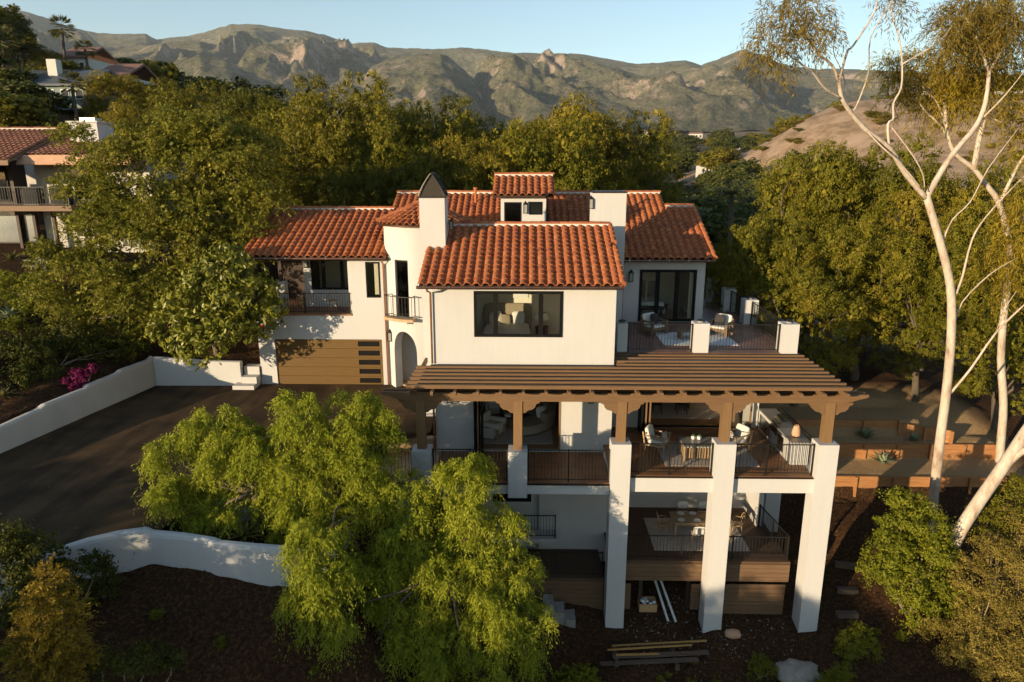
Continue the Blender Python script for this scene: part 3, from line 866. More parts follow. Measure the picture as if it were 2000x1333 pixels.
wall('edge_flashing', lambda m: (m.box(3.85, 10.55, 23.24, 23.297, 6.26, 6.31), m.box(0.1, 3.2, 23.24, 23.297, 5.93, 5.98), m.box(-5.6, -0.6, 23.24, 23.297, 5.93, 5.98)), 'capmetal')
wall('front_beam', lambda m: (m.box(3.85, 6.9, 23.3, 23.75, 5.68, 6.255), m.box(7.6, 10.55, 23.3, 23.75, 5.68, 6.255)))
wall('lower_front_beam', lambda m: (m.box(0.115, 3.15, 23.3, 23.75, 5.55, 5.925), m.box(-3.4, -0.595, 23.3, 23.75, 5.55, 5.925)))
wall('entry_bank_wall', lambda m: m.box(-5.6, -4.1, 23.3, 23.6, 4.4, 5.925))
PILL = [(10.9, -0.6, 7.66), (7.25, -0.6, 7.66), (3.5, -0.5, 7.63)]
for i, (px_, zb, zt) in enumerate(PILL):
    MB().box(px_ - 0.35, px_ + 0.35, 23.07, 23.77, zb, zt).build('pillar', M['stucco'], house)
for px_ in (-0.24, -3.75):
    MB().box(px_ - 0.35, px_ + 0.35, 23.07, 23.77, 5.5, 7.3).build('pillar', M['stucco'], house)
# rear columns below the terrace and side wall
MB().box(10.55, 11.2, 27.6, 28.2, 1.2, 6.04).build('pillar', M['stucco'], house)
wall('deck_side_wall', lambda m: m.box(9.85, 10.1, 26.6, YD - 0.003, 1.2, 6.035))
# lower deck
wall('deck_floor', lambda m: m.box(3.35, 10.3, 23.85, 28.2, 2.40, 2.50), 'deck')
wall('lower_deck_floor', lambda m: m.box(-1.6, 3.12, 23.85, 25.97, 1.60, 1.70), 'deck')
bd = MB().box(0, 2.2, 0, 0.03, 0, 0.16).build('skirt_board', M['skirt'], house)
_first = True
def boards(x0, x1, z0, z1, y, skip=None, step=0.19):
    global _first
    z = z1
    while z - step > z0 - 0.02:
        z -= step
        for xa, xb in ((x0, x1),) if not (skip and skip[2] < z + 0.1 < skip[3]) else ((x0, skip[0]), (skip[1], x1)):
            s = (xb - xa) / 2.2
            m = Matrix.Translation(((xa + xb) / 2, y + random.uniform(-0.006, 0.006), z)) @ Matrix.Diagonal((s, 1, step / 0.19 * 1.12, 1))
            if _first:
                bd.matrix_basis = Matrix.Translation(-WL[house.name]) @ m; _first = False
            else:
                share(bd, house, m)
random.seed(3)
boards(3.86, 10.28, 1.55, 2.42, 23.82)
boards(7.45, 10.2, 0.15, 1.52, 23.86)
boards(-1.6, 3.12, 0.25, 1.62, 23.82)
boards(3.86, 4.2, 0.3, 1.5, 23.86)
boards(6.55, 6.9, 0.3, 1.5, 23.86)
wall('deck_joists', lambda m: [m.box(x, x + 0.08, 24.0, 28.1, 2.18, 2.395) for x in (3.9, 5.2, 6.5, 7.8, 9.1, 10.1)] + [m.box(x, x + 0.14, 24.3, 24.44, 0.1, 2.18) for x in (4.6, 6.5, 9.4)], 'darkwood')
wall('crawlspace_wall', lambda m: m.box(3.4, 10.2, 26.5, 26.6, 0.2, 2.15), 'stucco_old')

# ---- upper terrace
wall('upper_terrace_slab', lambda m: (m.box(XR + 0.003, 11.35, 27.75, YD + 2, 9.46, 9.765), m.box(XR + 0.003, 11.35, YD + 2, 40.2, 9.46, 9.765)))
tiled_floor('upper_terrace_floor', XR + 0.02, 11.37, 27.7, 40.2, 9.765, 9.81, 12, 20, 'pavertile_up', 'grout', lambda x, y: (x < 8.9 and y > 33.7) or (x < 4.7 and y > 32.1))
for px_, py_, s_ in ((7.32, 28.05, 0.31), (10.95, 28.0, 0.33), (11.05, 33.4, 0.33), (10.95, 36.6, 0.31), (10.85, 39.4, 0.31)):
    MB().box(px_ - s_, px_ + s_, py_ - s_, py_ + s_, 9.812, 11.05).build('terrace_post', M['stucco'], house)
MB().box(3.86, 4.28, 27.85, 28.35, 9.812, 11.0).build('terrace_post', M['stucco'], house)
# ---- upper right room
YU = 33.7
wall('upper_room_wall', lambda m: (
    wall_x(m, 4.6, 8.85, 9.812, 13.0, YU, YU + T, [(5.65, 8.45, 9.85, 12.45)]),
    m.box(8.6, 8.85, YU + T + 0.9, 45.5, 9.812, 12.9), m.box(-7.1, 4.58, 33.65, 33.85, 9.0, 13.1), m.box(-7.1, -6.9, 33.9, 45.5, 6, 13.0), m.box(-6.9, 8.6, 45.3, 45.5, 6, 13.0), m.box(8.6, 8.85, 40.2, 45.3, 5.0, 9.8)))
window(5.65, 8.45, 9.85, 12.45, YU - 0.03, (6.55, 7.5), 0.13, name='sliding_door')
MB().box(8.72, 8.735, YU + T + 0.01, YU + T + 0.89, 9.85, 12.9).build('side_pane', M['glass'], house)
wall('upper_room_interior', lambda m: (m.box(4.7, 8.5, 38.5, 38.6, 9.8, 12.9), m.box(4.6, 4.7, 34, 38.5, 9.8, 12.9), m.box(4.7, 8.6, 33.95, 38.5, 12.6, 12.7)), 'interior')
wall('curtain', lambda m: [m.box(8.2 + 0.05 * i, 8.24 + 0.05 * i, 34.1 + 0.03 * (i % 2), 34.16 + 0.03 * (i % 2), 9.85, 12.4) for i in range(4)], 'curtain')

# ---- garage wing
YG = 32.5
wall('garage_wing_wall', lambda m: (
    wall_x(m, -13.1, -6.3, 6.4, 13.3, YG, YG + 0.22, [(-12.3, -7.0, 6.4, 9.14), (-13.2, -8.37, 10.33, 13.4), (-7.63, -6.95, 11.22, 12.95)]),
    m.box(-13.1, -12.88, YG + 0.22, 41, 6.4, 10.33), m.box(-8.55, -8.33, YG + 0.22, 34.3, 10.33, 13.25), m.box(-13.0, -6.4, 40.8, 41, 6.4, 13.2), m.box(-6.5, -6.3, YG + .22, 33.6, 6.4, 13.2)))
wall('balcony_back_wall', lambda m: wall_x(m, -11.2, -8.55, 10.4, 13.3, 34.3, 34.5, [(-10.82, -8.86, 11.3, 12.85)]))
wall('balcony_far_wall', lambda m: (m.box(-13.1, -11.2, 36.5, 36.7, 10.4, 13.3), m.box(-11.2, -11.0, 34.5, 36.5, 10.4, 13.3)), 'darkwood')
window(-10.82, -8.86, 11.3, 12.85, 34.27, (-10.2, -9.25), 0.1)
wall('wing_room_interior', lambda m: (m.box(-11.0, -6.5, 36.3, 36.4, 10.3, 13.2), m.box(-8.33, -6.5, 35, 35.1, 10.3, 13.2)), 'curtain')
wall('balcony_floor', lambda m: m.box(-13.05, -8.40, YG - 0.04, 36.5, 10.33, 10.42), 'paver')
wall('balcony_slab', lambda m: m.box(-12.88, -6.5, YG + 0.22, 40, 10.1, 10.328), 'ceiling')
MB().box(-12.35, -11.9, 33.4, 33.85, 10.42, 11.85).build('balcony_pier', M['stucco'], house)
MB().box(-12.22, -12.05, 33.55, 33.7, 11.85, 13.3).build('balcony_post', M['darkwood'], house)
window(-7.63, -6.95, 11.22, 12.95, YG - 0.02, (), 0.07)
MB().box(-7.25, -7.05, YG + 0.16, YG + 0.2, 11.35, 12.85).build('curtain', M['curtain'], house)
# garage door: sectional panels and a column of dark lights
gd = MB().box(-12.3, -7.0, YG + 0.12, YG + 0.16, 6.7, 9.14).build('garage_door', M['garage'], house)
for k in range(5):
    z0 = 6.78 + k * 0.47
    p = MB(); wall_x(p, -12.29, -7.01, z0, z0 + 0.455, YG + 0.06, YG + 0.118, [(-8.2, -7.14, z0 + 0.11, z0 + 0.37)])
    po = p.build('panel', M['garage'], gd)
    MB().box(-8.2, -7.14, YG + 0.095, YG + 0.117, z0 + 0.11, z0 + 0.37).build('pane', M['frame'], gd)
# ---- turret with arched entry
TC, TR = Vector((-4.9, 33.3, 0)), 1.9
def tp(th, r, z): return (TC.x + r * math.cos(th), TC.y + r * math.sin(th), z)
def curved_wall(mb, r0, r1, th0, th1, n, z0, z1, holes):
    """holes: list of (tha, thb, f(th) -> (zlo, zhi))"""
    ths = set(np.linspace(th0, th1, n + 1))
    for h in holes:
        ths |= set(np.linspace(h[0], h[1], 13))
    ths = sorted(ths)
    for a, b in zip(ths[:-1], ths[1:]):
        if b - a < 1e-5: continue
        mid = (a + b) / 2
        hs = sorted([h for h in holes if h[0] < mid < h[1]], key=lambda h: h[2](mid)[0])
        loa = lob = z0
        for h in hs + [None]:
            ha, hb = (h[2](a), h[2](b)) if h else ((z1, z1), (z1, z1))
            if ha[0] - loa > 1e-4 or hb[0] - lob > 1e-4:
                mb.hexa([tp(a, r0, loa), tp(b, r0, lob), tp(b, r1, lob), tp(a, r1, loa), tp(a, r0, ha[0]), tp(b, r0, hb[0]), tp(b, r1, hb[0]), tp(a, r1, ha[0])])
            loa, lob = ha[1], hb[1]
THA = PI + math.acos(0.87 / 1.9)      # bearing of the arch and door
def arch(th):
    t = abs(th - THA) / 0.36
    return (6.5, 8.75 + 1.0 * math.sqrt(max(0.0, 1 - t * t)))
def tdoor(th): return (10.46, 13.15)
tw = MB()
curved_wall(tw, TR, TR - 0.4, PI, 2 * PI - 0.6, 30, 6.5, 14.85, [(THA - 0.36, THA + 0.36, arch), (THA - 0.2, THA + 0.2, tdoor)])
tw.build('turret_wall', M['stucco'], house, fixn=True)
MB().box(-6.6, -4.35, 33.0, 33.2, 6.5, 14.6).build('turret_inner_wall', M['stucco'], house)
MB().lathe([(1.49, 6.5), (1.49, 6.92)], TC, 24).build('turret_step', M['sandtile'], house)
# tall turret door
df = MB()
for s in (-1, 1):
    a = THA + s * 0.185
    df.hexa([tp(a - .02, TR - .1, 10.46), tp(a + .02, TR - .1, 10.46), tp(a + .02, TR - .2, 10.46), tp(a - .02, TR - .2, 10.46), tp(a - .02, TR - .1, 13.15), tp(a + .02, TR - .1, 13.15), tp(a + .02, TR - .2, 13.15), tp(a - .02, TR - .2, 13.15)])
df.hexa([tp(THA - .2, TR - .1, 13.05), tp(THA + .2, TR - .1, 13.05), tp(THA + .2, TR - .2, 13.05), tp(THA - .2, TR - .2, 13.05), tp(THA - .2, TR - .1, 13.15), tp(THA + .2, TR - .1, 13.15), tp(THA + .2, TR - .2, 13.15), tp(THA - .2, TR - .2, 13.15)])
dfo = df.build('turret_door', M['frame'], house, fixn=True)
MB().hexa([tp(THA - .17, TR - .14, 10.46), tp(THA + .17, TR - .14, 10.46), tp(THA + .17, TR - .15, 10.46), tp(THA - .17, TR - .15, 10.46), tp(THA - .17, TR - .14, 13.05), tp(THA + .17, TR - .14, 13.05), tp(THA + .17, TR - .15, 13.05), tp(THA - .17, TR - .15, 13.05)]).build('pane', M['glass_dark'], dfo, fixn=True)
# small balcony slab
bs = MB(); pts = []
for i in range(13):
    a = THA - 0.36 + 0.72 * i / 12
    pts.append(tp(a, TR + 0.5, 0)[:2])
for i in range(13):
    a = THA + 0.36 - 0.72 * i / 12
    pts.append(tp(a, TR - 0.05, 0)[:2])
bs.prism(pts, 'z', 10.33, 10.46)
bs.build('balcony_slab', M['sandtile'], house, fixn=True)
MB().prism([tp(THA - 0.2 + 0.04 * i, TR + 0.3, 0)[:2] for i in range(11)] + [tp(THA + 0.2 - 0.04 * i, TR - 0.05, 0)[:2] for i in range(11)], 'z', 10.2, 10.328).build('balcony_corbel', M['stucco'], house, fixn=True)

# ---- chimneys
MB().box(-4.32, -3.28, 28.3, 29.5, 6.5, 16.1).build('chimney', M['stucco'], house)
MB().box(-4.0, -3.25, 28.24, 28.297, 13.95, 14.1).build('chimney_flashing', M['steel'], house)
cc = MB().box(-4.36, -3.24, 28.26, 29.54, 16.1, 16.17).build('chimney_cap', M['capmetal'], house)
prof = []
for i in range(11):
    t = i / 10
    prof.append((-0.53 * (1 - t ** 1.28), 16.17 + 0.92 * t))
full = [(-3.8 + a, z) for a, z in prof] + [(-3.8 - a, z) for a, z in reversed(prof[:-1])]
MB().prism([(-3.8 + (x + 3.8) * 0.93, 16.17 + (z - 16.17) * 0.95) for x, z in full], 'y', 28.33, 29.47).build('mesh_hood', M['mesh'], cc, fixn=True)
for yy in (28.28, 28.55, 28.85, 29.15, 29.44):
    for k in range(len(full) - 1):
        pass
    rb = MB(); rb.tube([(x, yy, z) for x, z in full], 0.035, 6); rb.build('rib', M['capmetal'], cc)
rb = MB()
for k in range(2, len(full) - 2, 2):
    rb.bar((full[k][0], 28.28, full[k][1]), (full[k][0], 29.46, full[k][1]), 0.03, 0.03)
rb.build('hood_slats', M['capmetal'], cc)
MB().box(3.1, 4.62, 32.1, 33.6, 9.812, 16.18).build('chimney', M['stucco'], house)
MB().box(3.06, 4.66, 32.06, 33.64, 16.18, 16.25).build('chimney_cap', M['capmetal'], house)
# ---- stair tower (dormer)
wall('stair_tower_wall', lambda m: (wall_x(m, -1.22, 1.02, 13.2, 16.1, 34.5, 34.7, [(-1.05, -0.2, 13.2, 15.66), (0.2, 0.84, 15.05, 15.68)]), m.box(-1.22, -1.02, 34.7, 37.5, 13.2, 16.1), m.box(0.82, 1.02, 34.7, 37.5, 13.2, 16.1)))
window(-1.05, -0.2, 13.2, 15.66, 34.48, (), 0.07, name='tower_door', glass='glass_dark')
window(0.2, 0.84, 15.05, 15.68, 34.48, (), 0.06)
wall('stair_tower_interior', lambda m: m.box(-1.0, 0.8, 36.5, 36.6, 13.2, 16.1), 'interior')

# ---- roofs
TW, TL = 0.352, 0.372
def tile_geo(w_=TW, L=0.47):
    # barrel cover and narrow pan, lower end lifted
    prof = []
    nseg = 7
    r = w_ * 0.36
    for i in range(nseg + 1):
        a = PI - PI * i / nseg
        prof.append((r * math.cos(a) + r + 0.0, 0.125 * math.sin(a) / 0.125 * r * 0.92 + 0.02))
    prof += [(2 * r + (w_ - 2 * r) * 0.5, 0.0), (w_ + 0.01, 0.02)]
    V, Fc = [], []
    n = len(prof)
    for (yy, lift, sc_) in ((0.0, 0.035, 1.0), (L, 0.0, 0.9)):
        for x, z in prof:
            V.append(((x - w_ / 2) * sc_, yy, z * sc_ + lift))
    for x, z in prof:   # lower edge of the lip
        V.append(((x - w_ / 2) * 0.93, 0.004, z * 0.86 + 0.012))
    for i in range(n - 1):
        Fc.append((i, i + 1, n + i + 1, n + i))
        Fc.append((2 * n + i, 2 * n + i + 1, i + 1, i))
    return V, Fc
TV, TF = tile_geo()
TVn = np.array(TV); TFn = np.array(TF)
tile_me = bpy.data.meshes.new('roof_tile')
tile_me.from_pydata(TV, [], TF); tile_me.materials.append(M['tile']); shade(tile_me, 50)
REST = {'v': [], 'f': [], 'n': 0}
def rest_add(mat4, V=TVn, Fc=TFn, store=REST):
    A = np.array(mat4)
    P = V @ A[:3, :3].T + A[:3, 3]
    store['v'].append(P); store['f'].append(Fc + store['n']); store['n'] += len(P)
random.seed(11)
def roof_plane(name, x0, x1, ye, ze, yr, zr, single=False, keep=None, store=None, side=1, mat_='darkwood'):
    """a pitched plane: eave at (ye, ze), ridge at (yr, zr)"""
    n = Vector((0, -(zr - ze), (yr - ye))).normalized() if yr > ye else Vector((0, -(zr - ze), (yr - ye))).normalized() * -1
    d = Vector((0, yr - ye, zr - ze)); L = d.length; d.normalize()
    mb = MB()
    th = n * -0.10
    p = [Vector((x0 + 0.05, ye, ze)) , Vector((x1 - 0.05, ye, ze)), Vector((x1 - 0.05, yr, zr)), Vector((x0 + 0.05, yr, zr))]
    if yr < ye: p = [p[1], p[0], p[3], p[2]]
    mb.hexa([q + th for q in p] + p)
    rf = mb.build(name, M[mat_], house, fixn=True)
    nc = max(1, round((x1 - x0) / TW)); sw = (x1 - x0) / nc
    nr = max(1, round(L / TL)); st = L / nr
    ux = Vector((1, 0, 0)) if yr > ye else Vector((-1, 0, 0))
    for r in range(nr):
        for c in range(nc):
            xx = x0 + sw * (c + 0.5)
            pt = Vector((xx, ye, ze)) + d * (st * r - 0.05)
            if keep and not keep(pt): continue
            j = random.gauss(0, 0.006); jz = random.uniform(-0.004, 0.01)
            b = Matrix.Identity(4)
            e1 = (ux + d * random.gauss(0, 0.012)).normalized(); e2 = d - e1 * d.dot(e1); e2.normalize(); e3 = e1.cross(e2)
            for q in range(3):
                b[q][0] = e1[q] * sw / TW; b[q][1] = e2[q]; b[q][2] = e3[q]
            pt = pt + d * j + n * (jz + 0.012)
            b.translation = pt
            if single:
                o = bpy.data.objects.new('roof_tile', tile_me); col.objects.link(o); o.parent = rf
                o.matrix_basis = Matrix.Translation(-WL[rf.name]) @ b
            else:
                rest_add(b, store=store or REST)
    return rf
cap_me = None
def ridge_caps(x0, x1, y, z, parent, step=0.42, matk='tile'):
    """half-round caps along the ridge, bedded in mortar"""
    mb = MB(); mb.box(x0 + 0.04, x1 - 0.04, y - 0.16, y + 0.16, z + 0.02, z + 0.13)
    mb.build('ridge_mortar', M['mortar'], parent)
    n = max(1, round((x1 - x0) / step)); s = (x1 - x0) / n
    V, Fc = [], []
    for (xx, k) in ((0, 1.0), (s * 1.08, 0.88)):
        for i in range(7):
            a = PI * i / 6
            V.append((xx, 0.15 * k * math.cos(a), 0.13 * k * math.sin(a) + 0.0))
    for i in range(6): Fc.append((i, 7 + i, 8 + i, i + 1))
    me_ = bpy.data.meshes.new('ridge_tile'); me_.from_pydata(V, [], Fc); me_.materials.append(M[matk]); shade(me_, 50)
    for i in range(n):
        o = bpy.data.objects.new('ridge_tile', me_); col.objects.link(o); o.parent = parent
        o.matrix_basis = Matrix.Translation(-WL[parent.name]) @ Matrix.Translation((x0 + s * i, y, z + 0.1 + random.uniform(0, 0.012)))
def gutter(x0, x1, y, z, parent):
    mb = MB(); mb.tube([(x0, y, z), (x1, y, z)], 0.065, 8)
    g = mb.build('gutter', M['gutter'], parent)
    x = x0 + 0.3
    while x < x1:
        MB().box(x - 0.02, x + 0.02, y - 0.075, y + 0.1, z - 0.02, z + 0.085).build('bracket', M['steel'], g)
        x += 0.95
def downspout(pts):
    MB().tube(pts, 0.045, 8).build('downspout', M['copper'], house)

r1 = roof_plane('bedroom_roof', -4.07, 3.66, 25.62, 12.95, 30.3, 14.80, single=True, keep=lambda p: not (p.x < -3.2 and p.y > 28.1))
roof_plane('bedroom_rear_roof', -3.3, 3.66, 33.9, 13.37, 30.3, 14.80)
ridge_caps(-3.25, 3.66, 30.3, 14.80, r1)
gutter(-4.1, 3.69, 25.52, 12.90, r1)
# verge caps along the right edge of the bedroom roof
dv = Vector((0, 30.3 - 25.62, 14.80 - 12.95)); Lv = dv.length; dv.normalize()
vc_ = None
for k in range(12):
    p0 = Vector((3.68, 25.6, 12.99)) + dv * (Lv * k / 12)
    p1 = p0 + dv * (Lv / 12 * 1.12)
    if k == 7: continue
    MB().tube([p0 + Vector((0, 0, .05)), p1 + Vector((0, 0, .03))], [0.13, 0.11], 8).build('verge_tile', M['tile'], r1, smooth=50)
r2 = roof_plane('wing_roof', -13.4, -6.5, 31.95, 13.22, 36.8, 15.12, keep=lambda p: (p.x - TC.x) ** 2 + (p.y - TC.y) ** 2 > 3.4)
roof_plane('wing_rear_roof', -13.4, -6.5, 41.6, 13.22, 36.8, 15.12)
ridge_caps(-13.4, -6.9, 36.8, 15.12, r2)
gutter(-13.4, -6.5, 31.86, 13.17, r2)
in_tower = lambda p: -1.35 < p.x < 1.1 and 34.3 < p.y < 37.6
r3 = roof_plane('main_roof', -7.3, 7.6, 33.2, 13.0, 39.8, 15.86, keep=lambda p: not in_tower(p) and not (3.0 < p.x < 4.7 and p.y < 33.7))
r3b = roof_plane('main_side_roof', 7.6, 9.12, 33.2, 13.0, 38.3, 15.21)
roof_plane('main_rear_roof', -7.3, 7.6, 46.2, 13.0, 39.8, 15.86)
roof_plane('main_side_rear_roof', 7.6, 9.12, 43.4, 13.0, 38.3, 15.21)
ridge_caps(-7.3, 7.6, 39.8, 15.86, r3)
ridge_caps(7.6, 9.12, 38.3, 15.21, r3b)
gutter(4.72, 9.15, 33.1, 12.95, r3)
for k in range(12):
    dq = Vector((0, 5.1, 2.21)) / 12
    p0 = Vector((9.14, 33.18, 13.04)) + dq * k
    MB().tube([p0 + Vector((0, 0, .05)), p0 + dq * 1.1 + Vector((0, 0, .03))], [0.13, 0.11], 8).build('verge_tile', M['tile'], r3b, smooth=50)
r4 = roof_plane('stair_tower_roof', -1.62, 1.44, 34.15, 15.98, 36.4, 16.86)
roof_plane('stair_tower_rear_roof', -1.62, 1.44, 38.4, 16.07, 36.4, 16.86)
ridge_caps(-1.62, 1.44, 36.4, 16.86, r4)
# turret cone
cone = MB(); cone.lathe([(2.12, 14.78), (0.02, 15.72)], TC, 32); r5 = cone.build('turret_roof', M['darkwood'], house)
sl_ = Vector((2.12, 0, -0.94)); SL = sl_.length
rows = 6
for r in range(rows):
    rad = 2.2 - 2.12 * (r * SL / rows) / SL
    zz = 14.76 + 0.94 * r / rows
    nt_ = max(5, int(2 * PI * rad / (TW * 0.9)))
    for k in range(nt_):
        a = 2 * PI * (k + 0.5 * (r % 2)) / nt_
        out = Vector((math.cos(a), math.sin(a), 0)); d = (-out * 2.12 + Vector((0, 0, 0.94))).normalized()
        e1 = d.cross(Vector((0, 0, 1))).normalized(); n = e1.cross(d)
        b = Matrix.Identity(4)
        for q in range(3):
            b[q][0] = e1[q] * 2 * PI * rad / nt_ / TW; b[q][1] = d[q]; b[q][2] = n[q]
        b.translation = Vector((TC.x, TC.y, zz + 0.02)) + out * rad
        rest_add(b)
MB().tube([tp(PI + i * 0.1, 2.17, 14.74) for i in range(26)], 0.06, 6).build('turret_gutter', M['gutter'], house)
o = fastmesh('roof_tiles', np.concatenate(REST['v']), np.concatenate(REST['f']), M['tile'], house, smooth=False)
shade(o.data, 50); o['kind'] = 'stuff'
# flues
for fx, fy, fz, fh in ((-2.75, 38.6, 15.4, 0.75), (5.35, 37.6, 14.95, 0.85)):
    f = MB().tube([(fx, fy, fz), (fx, fy, fz + fh)], 0.07, 10)
    f.tube([(fx, fy, fz + fh), (fx, fy, fz + fh + 0.12)], [0.11, 0.12], 10)
    f.build('flue_pipe', M['tile'], house)
downspout([(-3.72, 25.56, 12.86), (-3.72, 25.75, 12.72), (-3.66, 26.12, 12.6), (-3.66, 26.12, 9.75)])
downspout([(-3.66, 26.12, 9.5), (-3.66, 26.12, 6.05)])
downspout([(-6.75, 31.9, 13.12), (-6.75, 32.42, 12.85), (-6.75, 32.42, 6.8)])
downspout([(4.80, 33.15, 12.9), (4.80, 33.5, 12.7), (4.80, 33.5, 9.82)])
# wall plate by the terrace and vent on the living room wall
MB().box(4.64, 4.655, 32.4, 32.52, 10.9, 11.15).build('wall_plate', M['steel'], house)
MB().lathe([(0.07, 0), (0.07, 0.05)], (2.95, YF - 0.05, 6.4), 12).build('vent_cover', M['white'], house)

# ------------------------------------------------------------------ pergola
perg = thing('pergola', 'long brown timber pergola of many slats on posts over the middle terrace', 'pergola', (3.5, 23.4, 9.18))
def scroll_end(x, s, z0, z1, L):
    # scalloped profile of a beam end from x outwards (s = direction)
    pts = [(x, z1)]
    n = 9
    for i in range(n + 1):
        t = i / n
        pts.append((x + s * L * t if t < 1 else x + s * L, z1))
    h = z1 - z0
    pts.append((x + s * L * 1.0, z1 - h * 0.25))
    for i in range(1, 6):
        t = i / 6
        pts.append((x + s * L * (1 - 0.45 * t), z1 - h * (0.25 + 0.35 * t + 0.06 * math.sin(t * PI))))
    for i in range(1, 6):
        t = i / 6
        pts.append((x + s * L * (0.52 - 0.52 * t), z1 - h * (0.66 + 0.34 * t + 0.05 * math.sin(t * PI))))
    pts.append((x, z0))
    return pts
for yb in (23.3, 23.62):
    MB().box(-4.3, 11.35, yb - 0.06, yb + 0.06, 9.18, 9.50).build('beam', M['pergola'], perg)
    for x, s in ((-4.302, -1), (11.352, 1)):
        MB().prism(scroll_end(x, s, 9.2, 9.50, 0.8), 'y', yb - 0.058, yb + 0.058).build('beam_end', M['pergola'], perg, fixn=True)
for px_, zb in ((10.9, 7.66), (7.25, 7.66), (3.5, 7.63), (-0.24, 7.3), (-3.75, 7.3)):
    MB().box(px_ - 0.16, px_ + 0.16, 23.3, 23.62, zb + 0.002, 9.178).build('post', M['pergola_v'], perg)
    for s in (-1, 1):
        a = px_ + s * 0.162
        pr = [(a, 9.178), (a + s * 0.62, 9.178), (a + s * 0.62, 9.10), (a + s * 0.5, 9.05), (a + s * 0.46, 8.93), (a + s * 0.36, 8.84), (a + s * 0.24, 8.82), (a + s * 0.17, 8.78), (a + s * 0.12, 8.72), (a, 8.70)]
        MB().prism(pr, 'y', 23.34, 23.58).build('bracket', M['pergola'], perg, fixn=True)
raf = None
for i in range(20):
    x = -4.05 + i * 0.802
    yb = 26.18 if x < 3.6 else 27.72
    if x < 3.6 and x < -3.7: yb = 27.2
    m = MB(); prof = [(22.72, 9.56), (22.72, 9.62), (22.76, 9.69), (yb, 9.69), (yb, 9.502), (22.98, 9.502), (22.86, 9.515)]
    m.prism(prof, 'x', x - 0.05, x + 0.05); m.build('rafter', M['pergola'], perg, fixn=True)
for i in range(10):
    y = 23.06 + i * 0.475
    wd = 0.12 if i else 0.15
    x0 = -4.2 if i < 6 else 3.60
    x1 = 11.42
    z0, z1 = 9.722, 9.85
    prof = [(x0 + 0.0, z1), (x1, z1), (x1 + .01, z1 - 0.04), (x1 - 0.03, z0 + 0.02), (x1 - 0.08, z0), (x0 + 0.08, z0), (x0 + .03, z0 + 0.02), (x0 - .01, z1 - 0.04)]
    MB().prism(prof, 'y', y - wd / 2, y + wd / 2).build('slat', M['pergola'], perg, fixn=True)
# dark sheet lying on the rafters under the slats
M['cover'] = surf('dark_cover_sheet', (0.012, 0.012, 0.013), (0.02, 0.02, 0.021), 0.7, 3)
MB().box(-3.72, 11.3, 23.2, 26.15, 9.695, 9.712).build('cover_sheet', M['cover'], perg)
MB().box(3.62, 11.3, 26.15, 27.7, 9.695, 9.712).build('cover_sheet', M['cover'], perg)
# conduit lying on the slats
m = MB().tube([(4.2, 26.42, 9.84), (6.4, 26.42, 9.845), (9.3, 26.42, 9.84)], 0.02, 6)
tag(m.build('conduit', M['steel']), 'thin grey conduit lying along the pergola slats', 'conduit')
# thin lamp cords along slats omitted: not visible

# ------------------------------------------------------------------ railings
bal_me = None
def railing(label, a, b, h=1.0, spacing=0.125, posts=(), group='black iron railings', endposts=True, parent_z=None, tilt=0.0):
    global bal_me
    a = Vector(a); b = Vector(b); L = (b - a).length; d = (b - a).normalized()
    t = thing('railing', label, 'railing', tuple((a + b) / 2), 0, group)
    up = Vector((0, 0, 1))
    MB().bar(a + up * h, b + up * h, 0.045, 0.03).build('top_rail', M['black'], t)
    MB().bar(a + up * 0.1, b + up * 0.1, 0.03, 0.025).build('bottom_rail', M['black'], t)
    for f in ([0.0, 1.0] if endposts else []) + list(posts):
        p = a + d * (L * f)
        if f == 0.0: p = p + d * 0.03
        if f == 1.0: p = p - d * 0.03
        q = MB().bar(p + up * 0.0, p + up * (h + 0.04), 0.05, 0.05, (0, 1, 0))
        q.build('post', M['black'], t)
    if bal_me is None:
        q = MB().bar((0, 0, 0.11), (0, 0, 0.99), 0.016, 0.016, (0, 1, 0))
        q.lathe([(0.0081, 0.42), (0.018, 0.45), (0.0081, 0.48)], (0, 0, 0), 6, False)
        bo = q.build('baluster', M['black']); bal_me = bo.data; bpy.data.objects.remove(bo)
    n = int(L / spacing)
    for i in range(1, n):
        p = a + d * (L * i / n)
        o = bpy.data.objects.new('baluster', bal_me); col.objects.link(o); o.parent = t
        o.location = p + up * 0.11 * h - WL[t.name]
        o.scale = (1, 1, (h - 0.11) / 0.88 * 1.0)
    return t
railing('black iron railing on the middle terrace edge by the outdoor kitchen counter', (7.62, 23.42, 6.33), (10.54, 23.42, 6.33), 1.2, posts=(0.42,))
railing('black iron railing on the middle terrace edge before the fire table', (3.87, 23.42, 6.33), (6.88, 23.42, 6.33), 1.2, posts=(0.48,))
railing('black iron railing of the terrace edge before the curved sofa room', (0.13, 23.42, 6.0), (3.13, 23.42, 6.0), 1.25, posts=(0.5,))
railing('black iron railing behind the top of the pepper tree by the terrace', (-3.38, 23.42, 6.0), (-0.61, 23.42, 6.0), 1.25, posts=(0.5,))
railing('short black iron railing beside the sand coloured tile floor', (-5.6, 23.42, 6.0), (-4.12, 23.42, 6.0), 1.25)
railing('black iron railing of the upper terrace between chimney wall and first white post', (4.3, 27.95, 9.81), (7.0, 27.95, 9.81), 1.16)
railing('black iron railing of the upper terrace between the two front white posts', (7.64, 27.95, 9.81), (10.6, 27.95, 9.81), 1.16)
railing('black iron side railing of the upper terrace at the front corner post', (11.02, 28.4, 9.81), (11.05, 33.05, 9.81), 1.16)
railing('black iron side railing of the upper terrace between second and third side posts', (11.05, 33.8, 9.81), (10.97, 36.25, 9.81), 1.16)
